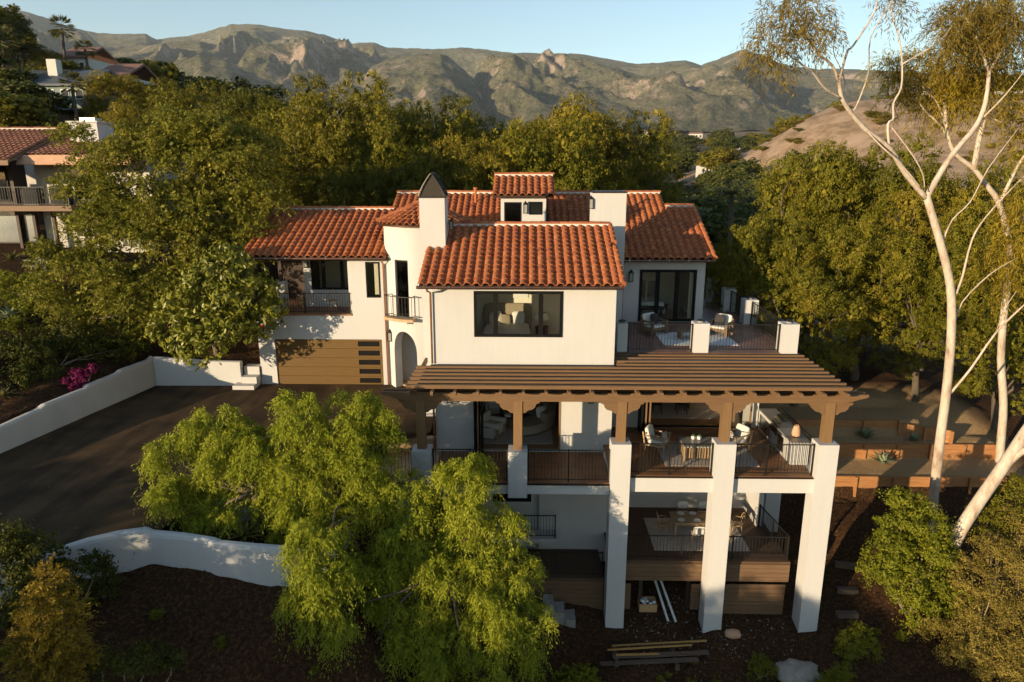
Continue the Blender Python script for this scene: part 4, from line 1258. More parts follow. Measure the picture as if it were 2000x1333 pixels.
railing('black iron side railing of the upper terrace beside the rearmost white post', (10.95, 36.95, 9.81), (10.87, 39.05, 9.81), 1.16)
railing('black iron railing of the covered balcony above the garage door', (-12.9, 32.53, 10.42), (-8.45, 32.53, 10.42), 1.0, posts=(0.5,))
railing('black iron railing along the front of the lower wooden deck', (3.9, 23.98, 2.5), (10.22, 23.98, 2.5), 1.0, posts=(0.35, 0.66))
railing('black iron railing along the side of the lower wooden deck', (10.22, 24.05, 2.5), (9.95, 26.6, 2.5), 1.0, posts=(0.5,))
railing('black iron railing at the front of the lower landing behind the pepper tree', (-1.2, 23.98, 1.7), (3.1, 23.98, 1.7), 1.05)
railing('black iron railing of the short landing under the small dark window', (-1.2, 25.3, 2.6), (1.3, 25.3, 2.6), 1.0, posts=(0.5,))
MB().box(-1.5, 1.35, 25.2, 25.96, 2.42, 2.6).build('landing', M['stucco'], house)
# turret balcony rail (curved)
t = thing('railing', 'small curved black iron railing of the turret balcony', 'railing', tp(THA, TR + 0.45, 10.46), 0, 'black iron railings')
arc = [tp(THA - 0.34 + 0.68 * i / 10, TR + 0.45, 0) for i in range(11)]
arc = [tp(THA - 0.34, TR + 0.02, 0)] + arc + [tp(THA + 0.34, TR + 0.02, 0)]
for z_, nm in ((11.5, 'top_rail'), (10.56, 'bottom_rail')):
    MB().tube([(p[0], p[1], z_) for p in arc], 0.02, 6).build(nm, M['black'], t)
for i, p in enumerate(arc):
    MB().tube([(p[0], p[1], 10.46 if i % 5 == 0 else 10.56), (p[0], p[1], 11.5)], 0.011, 6).build('baluster', M['black'], t)

# ------------------------------------------------------------------ lanterns
def lantern(label, x, y, z, s=1.0):
    t = thing('wall_lantern', label, 'lantern', (x, y, z), 0, 'wall lanterns')
    fr = MB()
    for a in (-1, 1):
        for b in (-1, 1):
            fr.box(a * 0.09 * s - 0.012, a * 0.09 * s + 0.012, -0.15 + b * 0.09 * s - 0.012, -0.15 + b * 0.09 * s + 0.012, -0.2 * s, 0.2 * s)
    fr.box(-0.11 * s, 0.11 * s, -0.15 - 0.11 * s, -0.15 + 0.11 * s, -0.225 * s, -0.2 * s)
    fr.box(-0.11 * s, 0.11 * s, -0.15 - 0.11 * s, -0.15 + 0.11 * s, 0.2 * s, 0.22 * s)
    fr.build('frame', M['black'], t, local=True)
    MB().box(-0.08 * s, 0.08 * s, -0.15 - 0.08 * s, -0.15 + 0.08 * s, -0.198 * s, 0.198 * s).build('glass', M['lampglass'], t, local=True)
    MB().lathe([(0.13 * s, 0.22 * s), (0.05 * s, 0.32 * s), (0.02 * s, 0.36 * s)], (0, -0.15, 0), 8).build('cap', M['black'], t, local=True)
    MB().box(-0.05 * s, 0.05 * s, -0.03, 0.0, -0.12 * s, 0.2 * s).build('backplate', M['black'], t, local=True)
    MB().tube([(0, -0.02, 0.16 * s), (0, -0.1, 0.3 * s), (0, -0.15, 0.38 * s), (0, -0.15, 0.34 * s)], 0.012, 6).build('arm', M['black'], t, local=True)
    return t
lantern('black wall lantern on the balcony wall under the wing roof', -11.0, 34.3, 12.65)
lantern('black wall lantern beside the arched entry', -6.55, 32.4, 9.35)
lantern('black wall lantern between door and window of the roof stair tower', 0.0, 34.48, 15.35)
lantern('black wall lantern on the side of the tall right chimney', 3.0, 32.25, 15.7)
lantern('black wall lantern beside the glass doors of the upper terrace', 5.2, 33.69, 12.1)
lantern('black wall lantern on the living room wall left of the folding doors', -3.0, 26.19, 8.4)
lantern('black wall lantern on the wall between living room and dining terrace', 2.65, 26.19, 8.4)
lantern('small black lantern on the side of the hooded chimney', -3.1, 29.2, 14.95, 0.8)
# low post lamps on the upper terrace posts
for px_, py_, lb in ((7.32, 28.05, 'flat black post lamp on the first front post of the upper terrace'), (10.95, 28.0, 'flat black post lamp on the corner post of the upper terrace'), (11.05, 33.4, 'flat black post lamp on the side post behind the terrace chairs'), (10.95, 36.6, 'flat black post lamp on the third side post of the upper terrace'), (10.85, 39.4, 'flat black post lamp on the rearmost post of the upper terrace'), (4.07, 28.1, 'flat black post lamp on the stub post against the bedroom wall')):
    t = thing('post_lamp', lb, 'lamp', (px_, py_, 11.05 if px_ > 5 else 11.0), 0, 'post lamps')
    MB().lathe([(0.13, 0.0), (0.13, 0.06), (0.10, 0.07)], (0, 0, 0), 12).build('base', M['lampglass'], t, local=True)
    MB().lathe([(0.18, 0.07), (0.17, 0.1), (0.06, 0.14)], (0, 0, 0), 12).build('lid', M['black'], t, local=True)
# ------------------------------------------------------------------ retaining walls and steps
def wall_path(name, label, cat, pts, th, matk, parent=None):
    """pts: (x, y, zbase, ztop) along the path; a continuous wall with rounded top"""
    mb = MB()
    P = [Vector((p[0], p[1], 0)) for p in pts]
    offs = []
    for i in range(len(P)):
        d = (P[min(i + 1, len(P) - 1)] - P[max(i - 1, 0)]).normalized()
        offs.append(Vector((-d.y, d.x, 0)) * th / 2)
    prof = [(-1, 0), (-1, 0.94), (-0.8, 0.985), (-0.4, 1.0), (0.4, 1.0), (0.8, 0.985), (1, 0.94), (1, 0)]
    o = 0
    for i, p in enumerate(pts):
        for s, f in prof:
            q = P[i] + offs[i] * s
            mb.v.append((q.x, q.y, p[2] + (p[3] - p[2]) * f))
    k = len(prof)
    for i in range(len(pts) - 1):
        for j in range(k - 1):
            mb.f.append((i * k + j, (i + 1) * k + j, (i + 1) * k + j + 1, i * k + j + 1))
    mb.f.append(tuple(range(k))); mb.f.append(tuple((len(pts) - 1) * k + j for j in reversed(range(k))))
    ob = mb.build(name, M[matk], parent, fixn=True)
    if label: tag(ob, label, cat)
    return ob
dz = lambda y: float(drive_z(np.array(float(y))))
L = []
segs = [((-18.4, 32.25), (-18.85, 30.3), 1.42), ((-18.85, 30.3), (-19.3, 28.5), 1.36), ((-19.3, 28.5), (-19.8, 26.4), 1.26), ((-19.8, 26.4), (-20.35, 24.2), 1.16), ((-20.35, 24.2), (-21.7, 20.5), 1.0), ((-21.7, 20.5), (-23.6, 16.5), 0.9)]
for (a, b, h) in segs:
    zt = dz(b[1]) + h
    L.append((a[0], a[1], 6.0, zt + 0.10)); L.append((a[0] + (b[0] - a[0]) * 0.12, a[1] + (b[1] - a[1]) * 0.12, 6.0, zt))
L.append((-23.6, 16.5, 5.5, dz(16.5) + 0.9))
wall_path('retaining_wall', 'long cream stucco retaining wall stepping down along the driveway below the flowers', 'wall', L, 0.34, 'stucco_old')
wall_path('retaining_wall', 'white stucco retaining wall at the end of the driveway under the broad leaved tree', 'wall', [(-18.23, 32.28, 6, 8.28), (-16.5, 32.3, 6, 8.14), (-15.2, 32.32, 6, 8.08), (-14.0, 32.34, 6, 8.05)], 0.36, 'stucco')
pts = []
for x, y, zt in ((-23.2, 16.2, 6.45), (-17.3, 14.4, 6.45), (-15.2, 16.0, 6.5), (-13.7, 17.45, 6.55), (-12.9, 18.05, 6.62), (-12.2, 18.4, 6.66), (-11.45, 18.6, 6.68), (-11.3, 18.6, 6.58), (-10.3, 18.5, 6.55), (-9.3, 18.3, 6.52), (-9.1, 18.28, 6.44), (-8.0, 18.15, 6.42), (-6.9, 18.05, 6.4), (-5.6, 17.95, 6.35)):
    pts.append((x, y, 4.3, zt))
wall_path('retaining_wall', 'curved white retaining wall below the lower edge of the driveway', 'wall', pts, 0.3, 'stucco')
wall_path('planter_wall', 'low white planter wall behind the curved driveway wall under the pepper tree', 'wall', [(-10.5, 20.3, 5.5, 6.75), (-9.2, 20.35, 5.5, 6.75), (-7.5, 20.6, 5.5, 6.7), (-6, 21.2, 5.5, 6.7)], 0.25, 'stucco')
st = thing('garden_steps', 'two white stucco steps at the garage corner by the driveway', 'steps', (-13.6, 32.0, 6.8))
MB().box(-14.2, -13.15, 31.55, 32.38, 6.6, 7.02).build('step', M['stucco'], st)
MB().box(-13.9, -13.15, 31.95, 32.4, 7.022, 7.35).build('step', M['stucco'], st)
MB().box(-13.9, -13.15, 32.402, 32.9, 6.6, 7.75).build('landing', M['stucco'], st)
sg = thing('alarm_sign', 'small round red sign on the garage corner wall', 'sign', (-12.85, 32.5, 9.75))
MB().add([], []).lathe([(0.13, 0), (0.13, 0.03)], (0, 0, 0), 16).build('face', M['red'], sg, local=True)
sg.rotation_euler = (R(90), 0, 0)
# cover of the folding gate on the driveway edge
gt = thing('iron_gate', 'open black iron gate leaf at the driveway edge by the terrace', 'gate', (-5.6, 25.4, 6.5))
g0, g1 = Vector((-5.75, 25.15, 0)), Vector((-5.55, 26.3, 0))
for z_, nm in ((6.6, 'rail'), (7.65, 'rail')):
    MB().bar(g0 + Vector((0, 0, z_)), g1 + Vector((0, 0, z_)), 0.04, 0.04).build(nm, M['black'], gt)
MB().bar(g0 + Vector((0, 0, 6.65)), g1 + Vector((0, 0, 7.6)), 0.035, 0.035).build('brace', M['black'], gt)
for i in range(9):
    p = g0.lerp(g1, i / 8)
    MB().bar(p + Vector((0, 0, 6.5 if i in (0, 8) else 6.6)), p + Vector((0, 0, 7.75 if i in (0, 8) else 7.65)), 0.05 if i in (0, 8) else 0.018, 0.05 if i in (0, 8) else 0.018, (0, 1, 0)).build('gate_bar', M['black'], gt)
MB().box(-5.78, -5.5, 25.35, 26.1, 6.62, 7.6).build('gate_panel', M['black'], gt)
railing('black iron railing along the driveway edge half hidden by pepper foliage', (-10.6, 23.45, 6.58), (-6.0, 25.0, 6.62), 1.05, posts=(0.33, 0.66))

# ------------------------------------------------------------------ timber retaining walls on the right
def timber_wall(label, a, b, zb, h, n, g='stepped timber retaining walls'):
    a = Vector((a[0], a[1], 0)); b = Vector((b[0], b[1], 0)); d = (b - a).normalized(); L_ = (b - a).length
    t = thing('timber_wall', label, 'wall', (a.x, a.y, zb), 0, g)
    rows = 3; hh = h / rows
    seg = L_ / n
    for i in range(n):
        p = a + d * (seg * i); q = a + d * (seg * (i + 1))
        for r in range(rows):
            o = random.uniform(-0.008, 0.008)
            m = MB(); nrm = Vector((-d.y, d.x, 0)) * o
            m.bar(Vector((p.x, p.y, zb + hh * (r + 0.5))) + nrm + d * 0.004, Vector((q.x, q.y, zb + hh * (r + 0.5))) + nrm - d * 0.004, 0.06, hh - 0.008)
            m.build('board', M['redwood'], t)
    for i in range(n + 1):
        p = a + d * (seg * i) + Vector((d.y, -d.x, 0)) * 0.09
        MB().box(p.x - 0.06, p.x + 0.06, p.y - 0.055, p.y + 0.055, zb - 0.25, zb + h + 0.03).build('post', M['redwood'], t)
    ctr = (a + b) / 2
    MB().bar(Vector((a.x, a.y, zb + h + 0.02)), Vector((b.x, b.y, zb + h + 0.02)), 0.12, 0.035).build('cap_board', M['redwood'], t)
random.seed(5)
timber_wall('lowest redwood retaining wall beside the mulch path right of the tall pillar', (11.6, 29.02), (23.6, 29.02), 2.95, 0.74, 7)
timber_wall('middle redwood retaining wall below the large agaves', (11.6, 30.98), (22.5, 30.95), 3.72, 0.76, 7)
timber_wall('upper redwood retaining wall nearest the dark oak wood', (11.6, 32.18), (18.4, 32.12), 4.5, 0.74, 4)
timber_wall('short angled redwood retaining wall turning down the slope', (18.45, 32.1), (20.4, 31.1), 4.48, 0.62, 2)

# ------------------------------------------------------------------ outdoor kitchen
kt = thing('outdoor_kitchen', 'white built in outdoor kitchen counter with stone top and barbecue on the terrace', 'kitchen counter', (10.6, 26.4, 6.33))
MB().box(10.1, 10.75, 24.35, 28.1, 6.332, 7.2).build('cabinet', M['stucco'], kt)
MB().box(10.06, 10.8, 24.3, 28.12, 7.202, 7.25).build('countertop', M['counter'], kt)
for y0, y1 in ((27.2, 27.9), (26.7, 27.1), (25.15, 25.75)):
    MB().box(10.07, 10.098, y0, y1, 6.48, 7.08).build('cabinet_door', M['steel'], kt)
MB().box(10.05, 10.098, 25.85, 26.6, 6.9, 7.18).build('control_panel', M['steel'], kt)
for i in range(4):
    MB().tube([(10.0, 25.95 + 0.18 * i, 7.05), (10.05, 25.95 + 0.18 * i, 7.05)], 0.03, 8).build('knob', M['black'], kt)
hood = MB(); pr = [(10.12, 7.252)] + [(10.42 - 0.30 * math.cos(PI * i / 8), 7.252 + 0.30 * math.sin(PI * i / 8)) for i in range(1, 8)] + [(10.72, 7.252)]
hood.prism(pr, 'y', 25.8, 26.65); hood.build('grill_hood', M['steel'], kt, fixn=True, smooth=35)
MB().tube([(10.08, 25.85, 7.42), (10.05, 25.9, 7.42), (10.05, 26.55, 7.42), (10.08, 26.6, 7.42)], 0.015, 6).build('hood_handle', M['steel'], kt)
vs_ = MB().lathe([(0.10, 0), (0.15, 0.03), (0.165, 0.12), (0.14, 0.3), (0.10, 0.42), (0.085, 0.44), (0.075, 0.42), (0.11, 0.28), (0.13, 0.12), (0.0, 0.06)], (10.45, 24.95, 7.252), 18, False).build('vase', M['clay'], smooth=50)
tag(vs_, 'tapering clay vase on the end of the outdoor kitchen counter', 'vase')
railing('black iron side railing of the middle terrace behind the kitchen counter', (10.9, 24.0, 6.33), (10.9, 28.1, 6.33), 1.05)
MB().box(10.56, 11.1, 23.78, 28.15, 6.04, 6.328).build('terrace_side_curb', M['stucco'], house)

# ------------------------------------------------------------------ furniture builders (local: front faces -y)
def frame_chair(name, label, loc, rz, wood, fab, group=None, wide=0.72, backlean=0.18, chunky=False, cushback=True, arms=True):
    t = thing(name, label, 'chair', loc, rz, group)
    w_ = wide / 2; lg = 0.05 if not chunky else 0.11
    for sx in (-1, 1):
        MB().bar((sx * w_, -0.34, 0), (sx * w_, -0.34, 0.6), lg, lg, (0, 1, 0)).build('leg', wood, t, local=True)
        MB().bar((sx * w_, 0.38, 0), (sx * w_, 0.34 + (backlean if not chunky else 0), 0.62 if chunky else 0.78), lg, lg, (0, 1, 0)).build('leg', wood, t, local=True)
        MB().bar((sx * w_, -0.40, 0.62), (sx * w_, 0.42, 0.62), lg * 1.1, 0.045 if not chunky else 0.06).build('arm', wood, t, local=True)
        MB().bar((sx * w_, -0.34, 0.28), (sx * w_, 0.38, 0.25), lg * 0.7, 0.07 if not chunky else 0.14).build('side_rail', wood, t, local=True)
    MB().bar((-w_, -0.34, 0.28), (w_, -0.34, 0.28), lg * 0.7, 0.07 if not chunky else 0.14).build('front_rail', wood, t, local=True)
    MB().bar((-w_, 0.4, 0.72), (w_, 0.4, 0.72), lg * 0.7, 0.09).build('back_rail', wood, t, local=True)
    MB().box(-w_ + 0.04, w_ - 0.04, -0.3, 0.34, 0.26, 0.285).build('seat_slats', wood, t, local=True)
    MB().sq((0, 0.0, 0.37), (wide - 0.1, 0.72, 0.17), 0.35, 0.3).build('seat_cushion', fab, t, local=True, smooth=True)
    MB().sq((0, 0.36, 0.66), (wide - 0.12, 0.17, 0.52), 0.35, 0.35, m=Matrix.Rotation(-R(16), 3, 'X')).build('back_cushion', fab, t, local=True, smooth=True)
    return t
def striped():
    m, nt, b = newmat('striped_fabric')
    tc = N(nt, 'ShaderNodeTexCoord'); wv = N(nt, 'ShaderNodeTexWave', bands_direction='Z'); wv.inputs['Scale'].default_value = 5.0
    nt.links.new(tc.outputs['Object'], wv.inputs[0])
    r = ramp(nt, wv.outputs[0], [(0.45, (0.62, 0.57, 0.5)), (0.55, (0.03, 0.028, 0.03))])
    nt.links.new(r.outputs[0], b.inputs['Base Color']); b.inputs['Roughness'].default_value = 0.95
    return m
M['striped'] = striped()
def pillow(label, loc, rz, tilt, fab, s=0.45, group='throw pillows'):
    o = MB().sq((0, 0, s / 2), (s, 0.16, s), 0.55, 0.7, 16, 10).build('throw_pillow', fab, smooth=True)
    # pinch the corners outwards
    o.location = loc; o.rotation_euler = (tilt, 0, rz)
    return tag(o, label, 'pillow', group)
def rug(label, x0, x1, y0, y1, z, matk):
    return tag(MB().box(x0, x1, y0, y1, z + 0.001, z + 0.016).build('rug', M[matk]), label, 'rug')

# ---- middle terrace sitting group (z 6.33)
rug('pale rug under the fire table on the middle terrace', 5.35, 8.9, 24.15, 26.6, 6.33, 'rug')
frame_chair('terrace_armchair', 'pale teak armchair with cream cushions left of the fire table', (5.35, 25.75, 6.348), R(62), M['chairwood'], M['fabric'], 'middle terrace armchairs', 0.76)
frame_chair('terrace_armchair', 'pale teak armchair with cream cushions between fire table and barbecue', (8.45, 25.9, 6.348), R(-62), M['chairwood'], M['fabric'], 'middle terrace armchairs', 0.76)
pillow('dark striped throw pillow on the armchair left of the fire table', (5.62, 25.62, 6.75), R(62), R(-14), M['striped'], 0.4)
pillow('dark striped throw pillow on the armchair beside the barbecue', (8.12, 25.72, 6.75), R(-62), R(-14), M['striped'], 0.4)
ft = thing('fire_table', 'square teak slatted fire table with grey top on the pale rug', 'table', (6.75, 25.0, 6.348))
MB().box(6.1, 7.4, 24.55, 25.55, 6.90, 6.96).build('top', M['counter'], ft)
for sx in (6.15, 7.35):
    for sy in (24.6, 25.5):
        MB().box(sx - 0.04, sx + 0.04, sy - 0.04, sy + 0.04, 6.348, 6.898).build('leg', M['chairwood'], ft)
MB().box(6.2, 7.3, 24.66, 25.44, 6.42, 6.9).build('core', M['darkwood'], ft)
for i in range(11):
    x = 6.24 + 0.1 * i
    MB().box(x - 0.03, x + 0.03, 24.615, 24.655, 6.45, 6.89).build('slat', M['chairwood'], ft)
for i in range(7):
    y = 24.75 + 0.1 * i
    MB().box(6.155, 6.195, y - 0.03, y + 0.03, 6.45, 6.89).build('slat', M['chairwood'], ft)
leafS = leafmat('succulent_leaf', (0.10, 0.20, 0.05), (0.16, 0.30, 0.07), trans=0.15)
for i, (x, y, lb) in enumerate(((6.62, 25.3, 'small white pot of green succulents on the fire table, left of its twin'), (6.84, 25.28, 'small white pot of green succulents on the fire table, right of its twin'))):
    p = thing('potted_succulent', lb, 'potted plant', (x, y, 6.962))
    MB().lathe([(0.06, 0), (0.085, 0.02), (0.085, 0.14), (0.07, 0.14), (0.07, 0.11)], (0, 0, 0), 14).build('pot', M['white'], p, local=True, smooth=40)
    s_ = MB(); random.seed(i)
    for k in range(22):
        a = random.uniform(0, 2 * PI); e = random.uniform(0.2, 1.3); r_ = random.uniform(0.07, 0.12)
        c = Vector((math.cos(a) * math.cos(e), math.sin(a) * math.cos(e), math.sin(e))) * r_
        s_.tube([(0, 0, 0.11), tuple(c * 0.6 + Vector((0, 0, 0.12))), tuple(c + Vector((0, 0, 0.12)))], [0.008, 0.018, 0.004], 5)
    s_.build('leaves', leafS, p, local=True)
# ---- upper terrace
rug('white rug between the two wooden lounge chairs on the upper terrace', 6.05, 9.3, 29.0, 31.4, 9.81, 'rug_white')
frame_chair('lounge_chair', 'chunky dark wood lounge chair with white cushions before the upper glass doors', (6.0, 31.2, 9.812), R(35), M['teak'], M['fabric'], 'upper terrace lounge chairs', 0.9, chunky=True)
frame_chair('lounge_chair', 'chunky dark wood lounge chair with white cushions behind the first white post', (9.0, 31.0, 9.812), R(-38), M['teak'], M['fabric'], 'upper terrace lounge chairs', 0.9, chunky=True)
pillow('black throw pillow on the lounge chair before the glass doors', (6.05, 31.15, 10.28), R(35), R(-16), M['dark_fabric'], 0.5)
pillow('black throw pillow on the lounge chair behind the white post', (8.92, 30.95, 10.28), R(-38), R(-16), M['dark_fabric'], 0.5)
tb = thing('coffee_table', 'low chunky wooden table on the white rug of the upper terrace', 'table', (7.35, 30.3, 9.828))
MB().box(6.85, 7.85, 29.95, 30.65, 10.16, 10.22).build('top', M['teak'], tb)
for sx in (7.0, 7.7):
    MB().box(sx - 0.06, sx + 0.06, 30.05, 30.55, 9.828, 10.158).build('leg', M['teak'], tb)
# ---- inside the upper room: bed and bench
bd_ = thing('bed', 'white bed seen through the upper glass doors', 'bed', (6.8, 36.8, 9.82))
MB().box(5.6, 7.4, 35.7, 37.9, 9.82, 10.1).build('base', M['fabric'], bd_)
MB().sq((6.5, 36.75, 10.25), (1.8, 2.2, 0.42), 0.25, 0.25).build('mattress', M['white'], bd_, smooth=True)
MB().box(5.5, 7.5, 38.0, 38.15, 9.82, 11.2).build('headboard', M['sofa'], bd_)
bn = thing('bench', 'dark bench at the foot of the white bed', 'bench', (6.4, 35.2, 9.82))
MB().box(5.7, 7.2, 35.0, 35.45, 10.15, 10.3).build('seat', M['darkwood'], bn)
for sx in (5.8, 7.1): MB().box(sx - .05, sx + .05, 35.05, 35.4, 9.82, 10.148).build('leg', M['darkwood'], bn)
MB().box(4.7, 8.59, 33.96, 38.5, 9.812, 9.818).build('upper_room_floor', M['oakfloor'], house)

# ---- bedroom behind the big window
bd_ = thing('bed', 'bed with tan headboard and pale linen behind the big bedroom window', 'bed', (-0.75, 28.6, 9.8))
MB().box(-1.75, 0.2, 27.9, 30.2, 9.8, 10.12).build('base', M['sofa'], bd_)
MB().sq((-0.78, 29.0, 10.32), (2.0, 2.3, 0.5), 0.25, 0.25).build('mattress', M['white'], bd_, smooth=True)
MB().sq((-0.78, 30.35, 10.75), (2.2, 0.22, 1.3), 0.3, 0.3).build('headboard', M['sofa'], bd_, smooth=True)
pillow('cream pillow at the left of the bedroom headboard', (-1.3, 29.95, 10.5), 0, R(-18), M['fabric'], 0.6)
pillow('tan pillow in the middle of the bedroom bed', (-0.85, 29.75, 10.5), R(6), R(-22), M['sofa'], 0.5)
pillow('white pillow at the right of the bedroom headboard', (-0.3, 29.92, 10.5), 0, R(-18), M['white'], 0.6)
ns = thing('nightstand', 'dark round nightstand beside the bedroom bed', 'nightstand', (0.75, 30.0, 9.8))
MB().lathe([(0.28, 0), (0.28, 0.55), (0.3, 0.56), (0.3, 0.6)], (0, 0, 0), 18).build('body', M['darkwood'], ns, local=True, smooth=40)
lp = thing('table_lamp', 'table lamp with white flared shade on the dark nightstand', 'lamp', (0.75, 30.0, 10.402))
MB().lathe([(0.10, 0), (0.16, 0.1), (0.13, 0.22), (0.03, 0.3), (0.03, 0.36)], (0, 0, 0), 16).build('base', M['clay'], lp, local=True, smooth=40)
MB().lathe([(0.34, 0.34), (0.20, 0.62), (0.19, 0.62), (0.33, 0.34)], (0, 0, 0), 20, False).build('shade', M['white'], lp, local=True, smooth=40)
MB().box(-0.55, 0.15, 30.57, 30.597, 11.6, 12.4).build('white_wall_panel', M['white'], house)  # plain white panel on the bedroom back wall

# ---- living room (z 6.0)
rug('pale rug on the wooden living room floor', -1.7, 1.2, 27.0, 30.2, 6.0, 'rug')
ac = thing('living_armchair', 'cream boucle armchair with rolled arms and wood foot behind the folding doors', 'chair', (-1.35, 27.9, 6.018), R(70))
MB().sq((0, 0, 0.35), (0.72, 0.78, 0.5), 0.3, 0.3).build('seat', M['fabric'], ac, local=True, smooth=True)
for s in (-1, 1):
    MB().tube([(s * 0.4, -0.42, 0.6), (s * 0.4, 0.36, 0.6)], 0.13, 12).build('arm', M['fabric'], ac, local=True, smooth=40)
    MB().box(s * 0.4 - 0.1, s * 0.4 + 0.1, -0.2, 0.36, 0.05, 0.5).build('side', M['fabric'], ac, local=True)
    MB().box(s * 0.4 - 0.05, s * 0.4 + 0.05, -0.42, -0.3, 0.0, 0.5).build('foot', M['chairwood'], ac, local=True)
MB().tube([(-0.42, 0.4, 0.85), (0.42, 0.4, 0.85)], 0.14, 12).build('back_roll', M['fabric'], ac, local=True, smooth=40)
MB().box(-0.4, 0.4, 0.3, 0.46, 0.1, 0.85).build('back', M['fabric'], ac, local=True)
ct = thing('living_coffee_table', 'round drum coffee table in the living room', 'table', (-0.45, 29.3, 6.018))
MB().lathe([(0.62, 0), (0.62, 0.3), (0.58, 0.36), (0, 0.36)], (0, 0, 0), 28).build('drum', M['teak'], ct, local=True, smooth=40)
bw = MB().sq((-0.75, 29.2, 6.46), (0.36, 0.3, 0.16), 0.7, 0.9).build('stone_bowl', M['white'], smooth=True); tag(bw, 'knotted white stone ornament on the drum coffee table', 'ornament')
sf = thing('curved_sofa', 'curved taupe sofa at the right of the living room', 'sofa', (0.75, 28.6, 6.018))
# arc sofa: seat and back sweep around a centre at the left
sc0 = Vector((-0.6, 29.6, 0)); 
def arcprism(r0, r1, a0, a1, z0, z1, n=14):
    m = MB()
    for i in range(n):
        a = a0 + (a1 - a0) * i / n; b = a0 + (a1 - a0) * (i + 1) / n
        f = lambda t, r, z: (sc0.x + r * math.cos(t), sc0.y + r * math.sin(t), z)
        m.hexa([f(a, r0, z0), f(a, r1, z0), f(b, r1, z0), f(b, r0, z0), f(a, r0, z1), f(a, r1, z1), f(b, r1, z1), f(b, r0, z1)])
    return m
arcprism(1.05, 1.95, R(-70), R(40), 6.018, 6.10).build('plinth', M['darkwood'], sf, fixn=True)
arcprism(0.95, 2.0, R(-74), R(44), 6.102, 6.48).build('seat', M['sofa'], sf, fixn=True, smooth=40)
arcprism(1.7, 2.05, R(-40), R(46), 6.482, 6.85).build('back', M['sofa'], sf, fixn=True, smooth=40)
pillow('white pointed pillow standing on the curved sofa', (0.78, 28.85, 6.50), R(30), R(-20), M['white'], 0.5)
pillow('pale pink pillow behind the white pillow on the curved sofa', (1.0, 29.3, 6.50), R(60), R(-20), M['fabric'], 0.42)
a2 = dup(ac, (-1.6, 30.9, 6.002), R(120), 'second cream armchair deep in the living room')
ac['group'] = a2['group'] = 'living room armchairs'
a3 = thing('rattan_chair', 'dark round backed rattan chair at the rear of the living room', 'chair', (1.6, 30.6, 6.002), R(-30))
MB().lathe([(0.42, 0.35), (0.45, 0.42), (0.40, 0.46), (0, 0.46)], (0, 0, 0), 20).build('seat', M['teak'], a3, local=True, smooth=40)
for q in range(3):
    MB().tube([(0.42 * math.cos(R(a)), 0.42 * math.sin(R(a)), 0.5 + 0.12 * q + 0.12 * math.sin(R(a))) for a in range(0, 181, 15)], 0.02, 6).build('back_hoop', M['black'], a3, local=True)
for a in (45, 135, 225, 315):
    MB().tube([(0.33 * math.cos(R(a)), 0.33 * math.sin(R(a)), 0.36), (0.38 * math.cos(R(a)), 0.38 * math.sin(R(a)), 0)], 0.02, 6).build('leg', M['black'], a3, local=True)
# ---- dining room
rug('pale woven rug under the indoor dining table', 4.95, 9.0, 29.3, 32.2, 6.33, 'rug')
dt = thing('dining_table', 'long pale dining table inside behind the terrace doors', 'table', (6.7, 30.8, 6.348))
MB().box(5.3, 8.1, 30.3, 31.3, 7.03, 7.1).build('top', M['chairwood'], dt)
for sx in (5.6, 7.8):
    MB().box(sx - 0.1, sx + 0.1, 30.45, 31.15, 6.348, 7.028).build('leg', M['chairwood'], dt)
dc = None
for i, (x, y, rz, lb) in enumerate(((6.05, 30.0, PI, 'black slim dining chair with its back to the terrace, left of two'), (7.2, 30.0, PI, 'black slim dining chair with its back to the terrace, right of two'), (6.05, 31.65, 0, 'black slim dining chair on the far side of the table, left of two'), (7.2, 31.65, 0, 'black slim dining chair on the far side of the table, right of two'))):
    if dc is None:
        dc = thing('dining_chair', lb, 'chair', (x, y, 6.348), rz, 'black dining chairs')
        for sx in (-0.2, 0.2):
            for sy in (-0.2, 0.2):
                MB().tube([(sx, sy, 0.44), (sx * 1.1, sy * 1.15, 0)], 0.018, 6).build('leg', M['black'], dc, local=True)
            MB().tube([(sx, 0.2, 0.44), (sx, 0.26, 0.86)], 0.018, 6).build('back_post', M['black'], dc, local=True)
        MB().box(-0.23, 0.23, -0.23, 0.23, 0.442, 0.475).build('seat', M['dark_fabric'], dc, local=True)
        MB().box(-0.2, 0.2, 0.235, 0.265, 0.62, 0.85).build('backrest', M['black'], dc, local=True)
    else:
        dup(dc, (x, y, 6.348), rz, lb)
